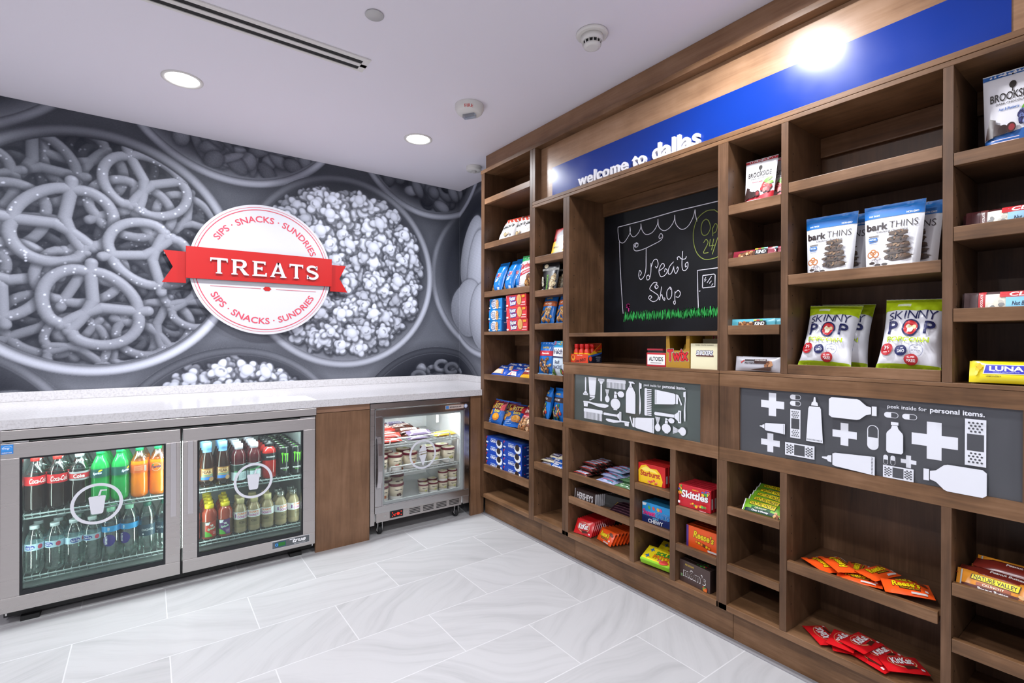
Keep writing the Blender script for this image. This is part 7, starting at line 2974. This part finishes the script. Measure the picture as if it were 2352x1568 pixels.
for a in (-.062, -.044):
    q.ring(a, -.064, .010, .0045, P('a8642c'), 18)
q.ring(-.053, -.056, .009, .0045, P('b8743a'), 18)
for a, c in ((-.056, -.094), (-.036, -.102), (-.012, -.101)):
    q.ell(a, c, .011, .005, P('33241e'), 10)
bark = Pack('chocolate_pouch', 'chocolate pouch', bag(.182, .235, .055, film('e8e8ec'), q, seed=37, pouch=True, sf=.055, ml=.013, nx=18, ny=20))
stretch(bark, .88, 1, .93)
z = TOPS['4e2']
g = 'white and blue chocolate bark pouches'
bark.put(stand(1.905, span(1.905, 1853, 1960), z + .003, 3, 5), 'white and blue chocolate pouch, first from the narrow cubbies', g)
bark.put(stand(1.960, span(1.96, 1886, 1988), z + .003, 2, 5), 'white and blue chocolate pouch behind the first one', g)
bark.put(stand(1.895, span(1.895, 1990, 2110), z + .003, 2, 6), 'white and blue chocolate pouch in front, nearest the wide upright', g)
bark.put(stand(1.955, span(1.955, 2034, 2146), z + .003, 0, 6), 'white and blue chocolate pouch behind the nearest one', g)
# popcorn
q = Print()
q.rect(0, .098, .20, .050, P('b4cc1c'))
q.rect(-.030, .094, .040, .010, P('dfe6c0'))
q.rect(0, -.112, .20, .016, P('a4bc1c'))
for ch, a, c, ro in (('S', -.062, .050, .1), ('K', -.038, .053, .0), ('I', -.018, .055, 0), ('N', .004, .056, 0), ('N', .034, .057, 0), ('Y', .062, .056, -.05)):
    q.text(ch, a, c, None, .030, P('24285a'), -.004, 0, ro)
q.text('P', -.052, .010, .030, .044, P('24285a'), .02)
q.ring(.004, .010, .0255, .005, P('24285a'), 40)
q.ell(.004, .010, .0225, .0225, P('c8282c'), 30)
pic(q, .004, .010, .026, .018, ['f4e8c8', 'fbf4e2', 'e8d4a0'], 9, .007, .9)
q.text('P', .060, .012, .030, .044, P('24285a'), .02)
q.text('POPCORN', 0, -.030, .130, .017, P('b4cc1c'), .07)
q.ell(-.062, -.062, .021, .019, P('b8262e'), 26)
q.text('39', -.062, -.057, .018, .012, P('f4ecec'), .04)
q.rect(-.062, -.070, .022, .003, P('f0d8d8'))
q.ell(-.016, -.066, .019, .017, P('24285a'), 26)
q.text('NON', -.016, -.059, .014, .005, P('f0f0f6'), .03)
q.text('GMO', -.016, -.069, .026, .009, P('f0f0f6'), .05)
q.ring(.030, -.064, .019, .0012, P('8a90b4'), 30)
q.text('NO', .030, -.057, .010, .005, P('24285a'), .02)
q.text('ARTIFICIAL', .030, -.066, .028, .004, P('24285a'), .02)
q.ell(.016, -.092, .021, .016, P('b4282e'), 24)
q.text('FREE', .016, -.096, .026, .008, P('f4ecec'), .05)
q.text('GLUTEN', .016, -.086, .022, .005, P('f4ecec'), .03)
pop = Pack('popcorn_bag', 'popcorn bag', bag(.186, .25, .085, film('e8e8ee'), q, seed=38, nx=24, ny=28, wr=.055, sf=.04, ml=.010, pinch=.10))
stretch(pop, .89, 1, .98)
z = TOPS['4e3']
g = 'white and green popcorn bags'
pop.put(stand(1.900, span(1.9, 1836, 1950), z + .004, 6, 24, 3), 'white popcorn bag with lime top, nearest the narrow cubbies', g)
pop.put(stand(1.975, span(1.975, 1872, 1990), z + .004, 8, 20, 2), 'white popcorn bag with lime top, leaning behind the nearest-cubby bag', g)
pop.put(stand(1.893, span(1.893, 2024, 2146), z + .004, 2, 20, 2), 'white popcorn bag with lime top, beside the wide upright', g)
pop.put(stand(1.965, span(1.965, 2062, 2180), z + .004, 2, 18, 0), 'white popcorn bag with lime top, behind the bag by the upright', g)
# loose candy on the lower shelf and deck
z = TOPS['4el1']


def zoom(a, c):
    return 1840 + a / 5.09, 1260 + c / 5.09


def drop(pack, a0, a1, h, what, grp, H, tilt=0.0, zb=0.0):
    p0, p1 = at(*zoom(*a0), 2, zb + h), at(*zoom(*a1), 2, zb + h)
    yaw = math.degrees(math.atan2(p1.y - p0.y, p1.x - p0.x))
    c = (p0 + p1) / 2
    pack.put(lying(c.x, c.y, zb + h, yaw, H * (.86 if pack is ree else .93), 90 - tilt), what, grp)


g = 'orange candy packets lying on the shelf'
drop(ree, (370, 270), (120, 110), .012, 'orange candy packet lying at the far end of the pile', g, .082, 0, z)
drop(ree, (560, 280), (320, 95), .032, 'orange candy packet lying over the far end one', g, .082, 0, z)
drop(ree, (610, 330), (700, 175), .012, 'orange candy packet lying crosswise, its logo turned sideways', g, .082, 0, z)
drop(ree, (520, 330), (830, 400), .012, 'orange candy packet lying face down under the middle ones', g, .082, 0, z)
drop(ree, (690, 330), (1090, 240), .034, 'orange candy packet on top in the middle of the pile', g, .082, 4, z)
drop(ree, (960, 400), (1360, 430), .012, 'orange candy packet lying behind the nearest one', g, .082, 0, z)
drop(ree, (900, 450), (1500, 555), .032, 'orange candy packet nearest the wide upright, logo upright', g, .082, 12, z)
g = 'red wafer bars lying on the bottom deck'
z = .1482
drop(kk, (310, 1120), (140, 945), .009, 'red wafer bar lying at the far end of the spread', g, .085, 0, z)
drop(kk, (380, 1180), (690, 1250), .009, 'red wafer bar lying underneath the second and third', g, .085, 0, z)
drop(kk, (420, 1180), (520, 1010), .024, 'red wafer bar lying second from the far end', g, .085, 2, z)
drop(kk, (570, 1160), (830, 1040), .036, 'red wafer bar on top in the middle of the spread', g, .085, 2, z)
drop(kk, (800, 1270), (1060, 1190), .020, 'red wafer bar lying between the middle and nearest ones', g, .085, 3, z)
drop(kk, (720, 1250), (960, 1390), .009, 'red wafer bar lying half under the nearest one', g, .085, 0, z)
drop(kk, (940, 1375), (1340, 1420), .026, 'red wafer bar nearest the wide upright, logo upright', g, .085, 4, z)

# ---- last narrow column ------------------------------------------------
z = TOPS['4f1']
yb_ = yu(2252, 1.905)
stretch(bblu, .62, 1, 1)
bblu.put(stand(1.905, yb_ - .062, z + .002, 3, 6), 'white chocolate pouch with blueberry picture, top shelf by the last upright')
bblu.put(stand(1.958, yb_ - .066, z + .002, 3, 6), 'white chocolate pouch with blueberry picture, behind its twin')


def clif(body, sky, seed):
    p2 = Print()
    p2.rect(-.064, 0, .018, .06, P(body))
    p2.rect(-.046, 0, .016, .06, P('b8282c' if seed % 2 else '5a2a26'))
    p2.text('CHOCOLATE', -.047, .0, .044, .005, P('f0e6e0'), .03, 0, math.pi / 2)
    p2.rect(-.018, -.004, .042, .052, P('e8e2d0'))
    pic(p2, -.018, -.004, .032, .034, ['c8c4b8', 'f2efe6', '8a8a88'], 8, .007)
    p2.rect(.034, -.004, .064, .052, P(sky))
    p2.rect(.030, .020, .080, .016, P('c8242c'))
    p2.text('CLIF', .034, .020, .050, .012, P('f6f0f0'), .06, .15)
    p2.text('Nut Butter', .036, -.006, .044, .012, P('23304a'), .02, .2)
    p2.text('FILLED', .036, -.020, .036, .007, P('23304a'), .03)
    return Pack('energy_bar', 'snack bar', bar(.172, .062, .022, body, p2, seed))


c1, c2 = clif('4a2022', '9ccbe6', 40), clif('5a4848', '8fd0ee', 41)
z = TOPS['4f2']
c1.put(stand(1.882, yu(2216, 1.882) - .086, z + .003, 0, 10), 'maroon and blue energy bar on the second shelf of the last column', 'maroon energy bars')
c1.put(stand(1.910, yu(2208, 1.91) - .086, z + .003, -3, 10), 'maroon and blue energy bar behind the first one', 'maroon energy bars')
z = TOPS['4f3']
c2.put(stand(1.882, yu(2213, 1.882) - .086, z + .003, 0, 8), 'brown and sky blue energy bar on the third shelf of the last column', 'brown energy bars')
c2.put(stand(1.908, yu(2207, 1.908) - .086, z + .003, -3, 8), 'brown and sky blue energy bar behind the first one', 'brown energy bars')
q = Print()
q.poly([(-.052, .020), (.034, .020), (.034, -.006), (-.056, -.006)], P('f2f0f6'))
q.poly([(-.050, .0185), (.032, .0185), (.032, -.0045), (-.054, -.0045)], P('3434b4'))
q.text('LUNA', -.010, .009, .066, .014, P('f4f4fa'), .05)
q.text('WHOLE NUTRITION BAR', -.010, -.001, .052, .0026, P('c8c8ea'), .02)
q.text('LEMONZEST', -.034, -.013, .030, .004, P('4a4410'), .02)
q.ell(.056, -.006, .020, .020, P('f4d83c'), 24)
q.ell(.056, -.006, .016, .016, P('f4b83c'), 24)
q.ring(.056, -.006, .018, .002, P('fbf0b0'), 24)
pic(q, -.066, .0, .012, .040, ['f2c81c', 'fbe86a', 'e8b41c'], 10, .006)
luna = Pack('nutrition_bar', 'snack bar', bar(.170, .060, .026, 'ecd824', q, 42))
for i in range(5):
    luna.put(stand(1.866 + .022 * i, yu(2229, 1.866) - .086 + .003 * i, 1.0736 + .003, 3 + i, 12), 'yellow nutrition bar, %s in the row on the deck' % ['first', 'second', 'third', 'fourth', 'last'][i], 'yellow nutrition bars')
z = TOPS['4fl1']
yb_ = yu(2200, 1.884)
q = Print()
q.text('Peanut Butter', .02, .004, .070, .011, P('f2e6e0'), .03)
mar = Pack('granola_bar', 'granola bar', bar(.165, .050, .026, '7c2a20', q, 43))
for x, dy, dz, ln, yaw, w in ((1.884, 0, .026, 26, -90, 'front one, logo showing'), (1.912, .004, .044, 76, -93, 'lying on its side on the front one'), (1.936, -.020, .030, 28, -90, 'standing in the second row'), (1.958, -.024, .060, 78, -92, 'lying on its side over the second row'), (1.985, -.024, .046, 34, -90, 'standing at the very back')):
    (mar if ln > 70 else npb).put(lying(x, yb_ - .0825 + dy, z + dz, yaw, .056, ln), ('maroon-backed' if ln > 70 else 'orange') + ' granola bar %s' % w, 'peanut butter granola bars')

# ---- ice cream bars on the top freezer shelf -----------------------------
def ibar(col, ink, word, wordc, seed, W=.165, H=.06, T=.028):
    p2 = Print()
    p2.rect(0, .002, W * .66, H * .46, P(ink))
    p2.text(word, 0, .002, W * .52, H * .24, P(wordc), .05, .15)
    return Pack('ice_cream_bar', 'ice cream bar', bar(W, H, T, col, p2, seed))


i1 = ibar('a83228', 'c8584a', 'ALMOND', 'f0dcd0', 50)
i2 = ibar('6a5a74', 'd8d4e4', 'SNICKERS', '3a3a8f', 51)
i3 = ibar('4a241c', 'e6dcd2', 'BAR', '7a2a1c', 52)
i4 = ibar('d8a030', 'e6bc5a', 'CRUNCH', 'b03a2c', 53)
i5 = ibar('e6e0dc', 'b8382c', 'Vanilla', 'f2e6e0', 54)
z = ZS1
for k, x, y, dz, yaw, w in ((i1, 1.225, 2.99, .016, -4, 'red ice cream bar at the front by the freezer handle'), (i1, 1.222, 3.05, .018, 3, 'red ice cream bar, second row by the handle side'), (i1, 1.228, 3.015, .045, -8, 'red ice cream bar lying on top of the first two'), (i5, 1.220, 3.12, .020, 4, 'white and red ice cream bar, third row by the handle side'), (i5, 1.225, 3.19, .022, -6, 'white and red ice cream bar, back row by the handle side'),
                        (i2, 1.430, 2.99, .016, 2, 'grey and purple ice cream bar in the front middle, lower'), (i2, 1.435, 2.995, .045, -2, 'grey and purple ice cream bar in the front middle, upper'), (i3, 1.420, 3.065, .020, 3, 'brown ice cream bar behind the grey ones, lower'), (i3, 1.400, 3.075, .048, -7, 'brown ice cream bar behind the grey ones, upper'), (i3, 1.410, 3.15, .022, 6, 'brown ice cream bar, third row in the middle'), (i2, 1.385, 3.22, .024, -5, 'grey and purple ice cream bar, back row'), (i3, 1.36, 3.19, .052, 10, 'brown ice cream bar lying on the back rows'),
                        (i4, 1.625, 3.0, .017, 3, 'golden ice cream bar lying alone near the freezer wall')):
    k.put(lying(x, y, z + dz, yaw, .06, 80 if dz < .04 else 72), w, 'ice cream bars on the top freezer shelf')
for n_, (k, x, y, dz, yaw) in enumerate(((i2, 1.45, 3.235, .020, 4), (i5, 1.25, 3.26, .024, -3), (i3, 1.43, 3.31, .022, -6), (i1, 1.24, 3.33, .024, 5), (i5, 1.40, 3.385, .024, 2), (i2, 1.23, 3.40, .024, -4), (i1, 1.26, 3.155, .054, 6), (i5, 1.27, 3.285, .056, -7), (i3, 1.42, 3.24, .052, 3), (i2, 1.41, 3.335, .054, -4), (i1, 1.26, 3.385, .056, 3))):
    k.put(lying(x, y, z + dz, yaw, .06, 74), 'ice cream bar deep on the top freezer shelf, %s one from the front' % ['first', 'second', 'third', 'fourth', 'fifth', 'sixth', 'seventh', 'eighth', 'ninth', 'tenth', 'last'][n_], 'ice cream bars on the top freezer shelf')
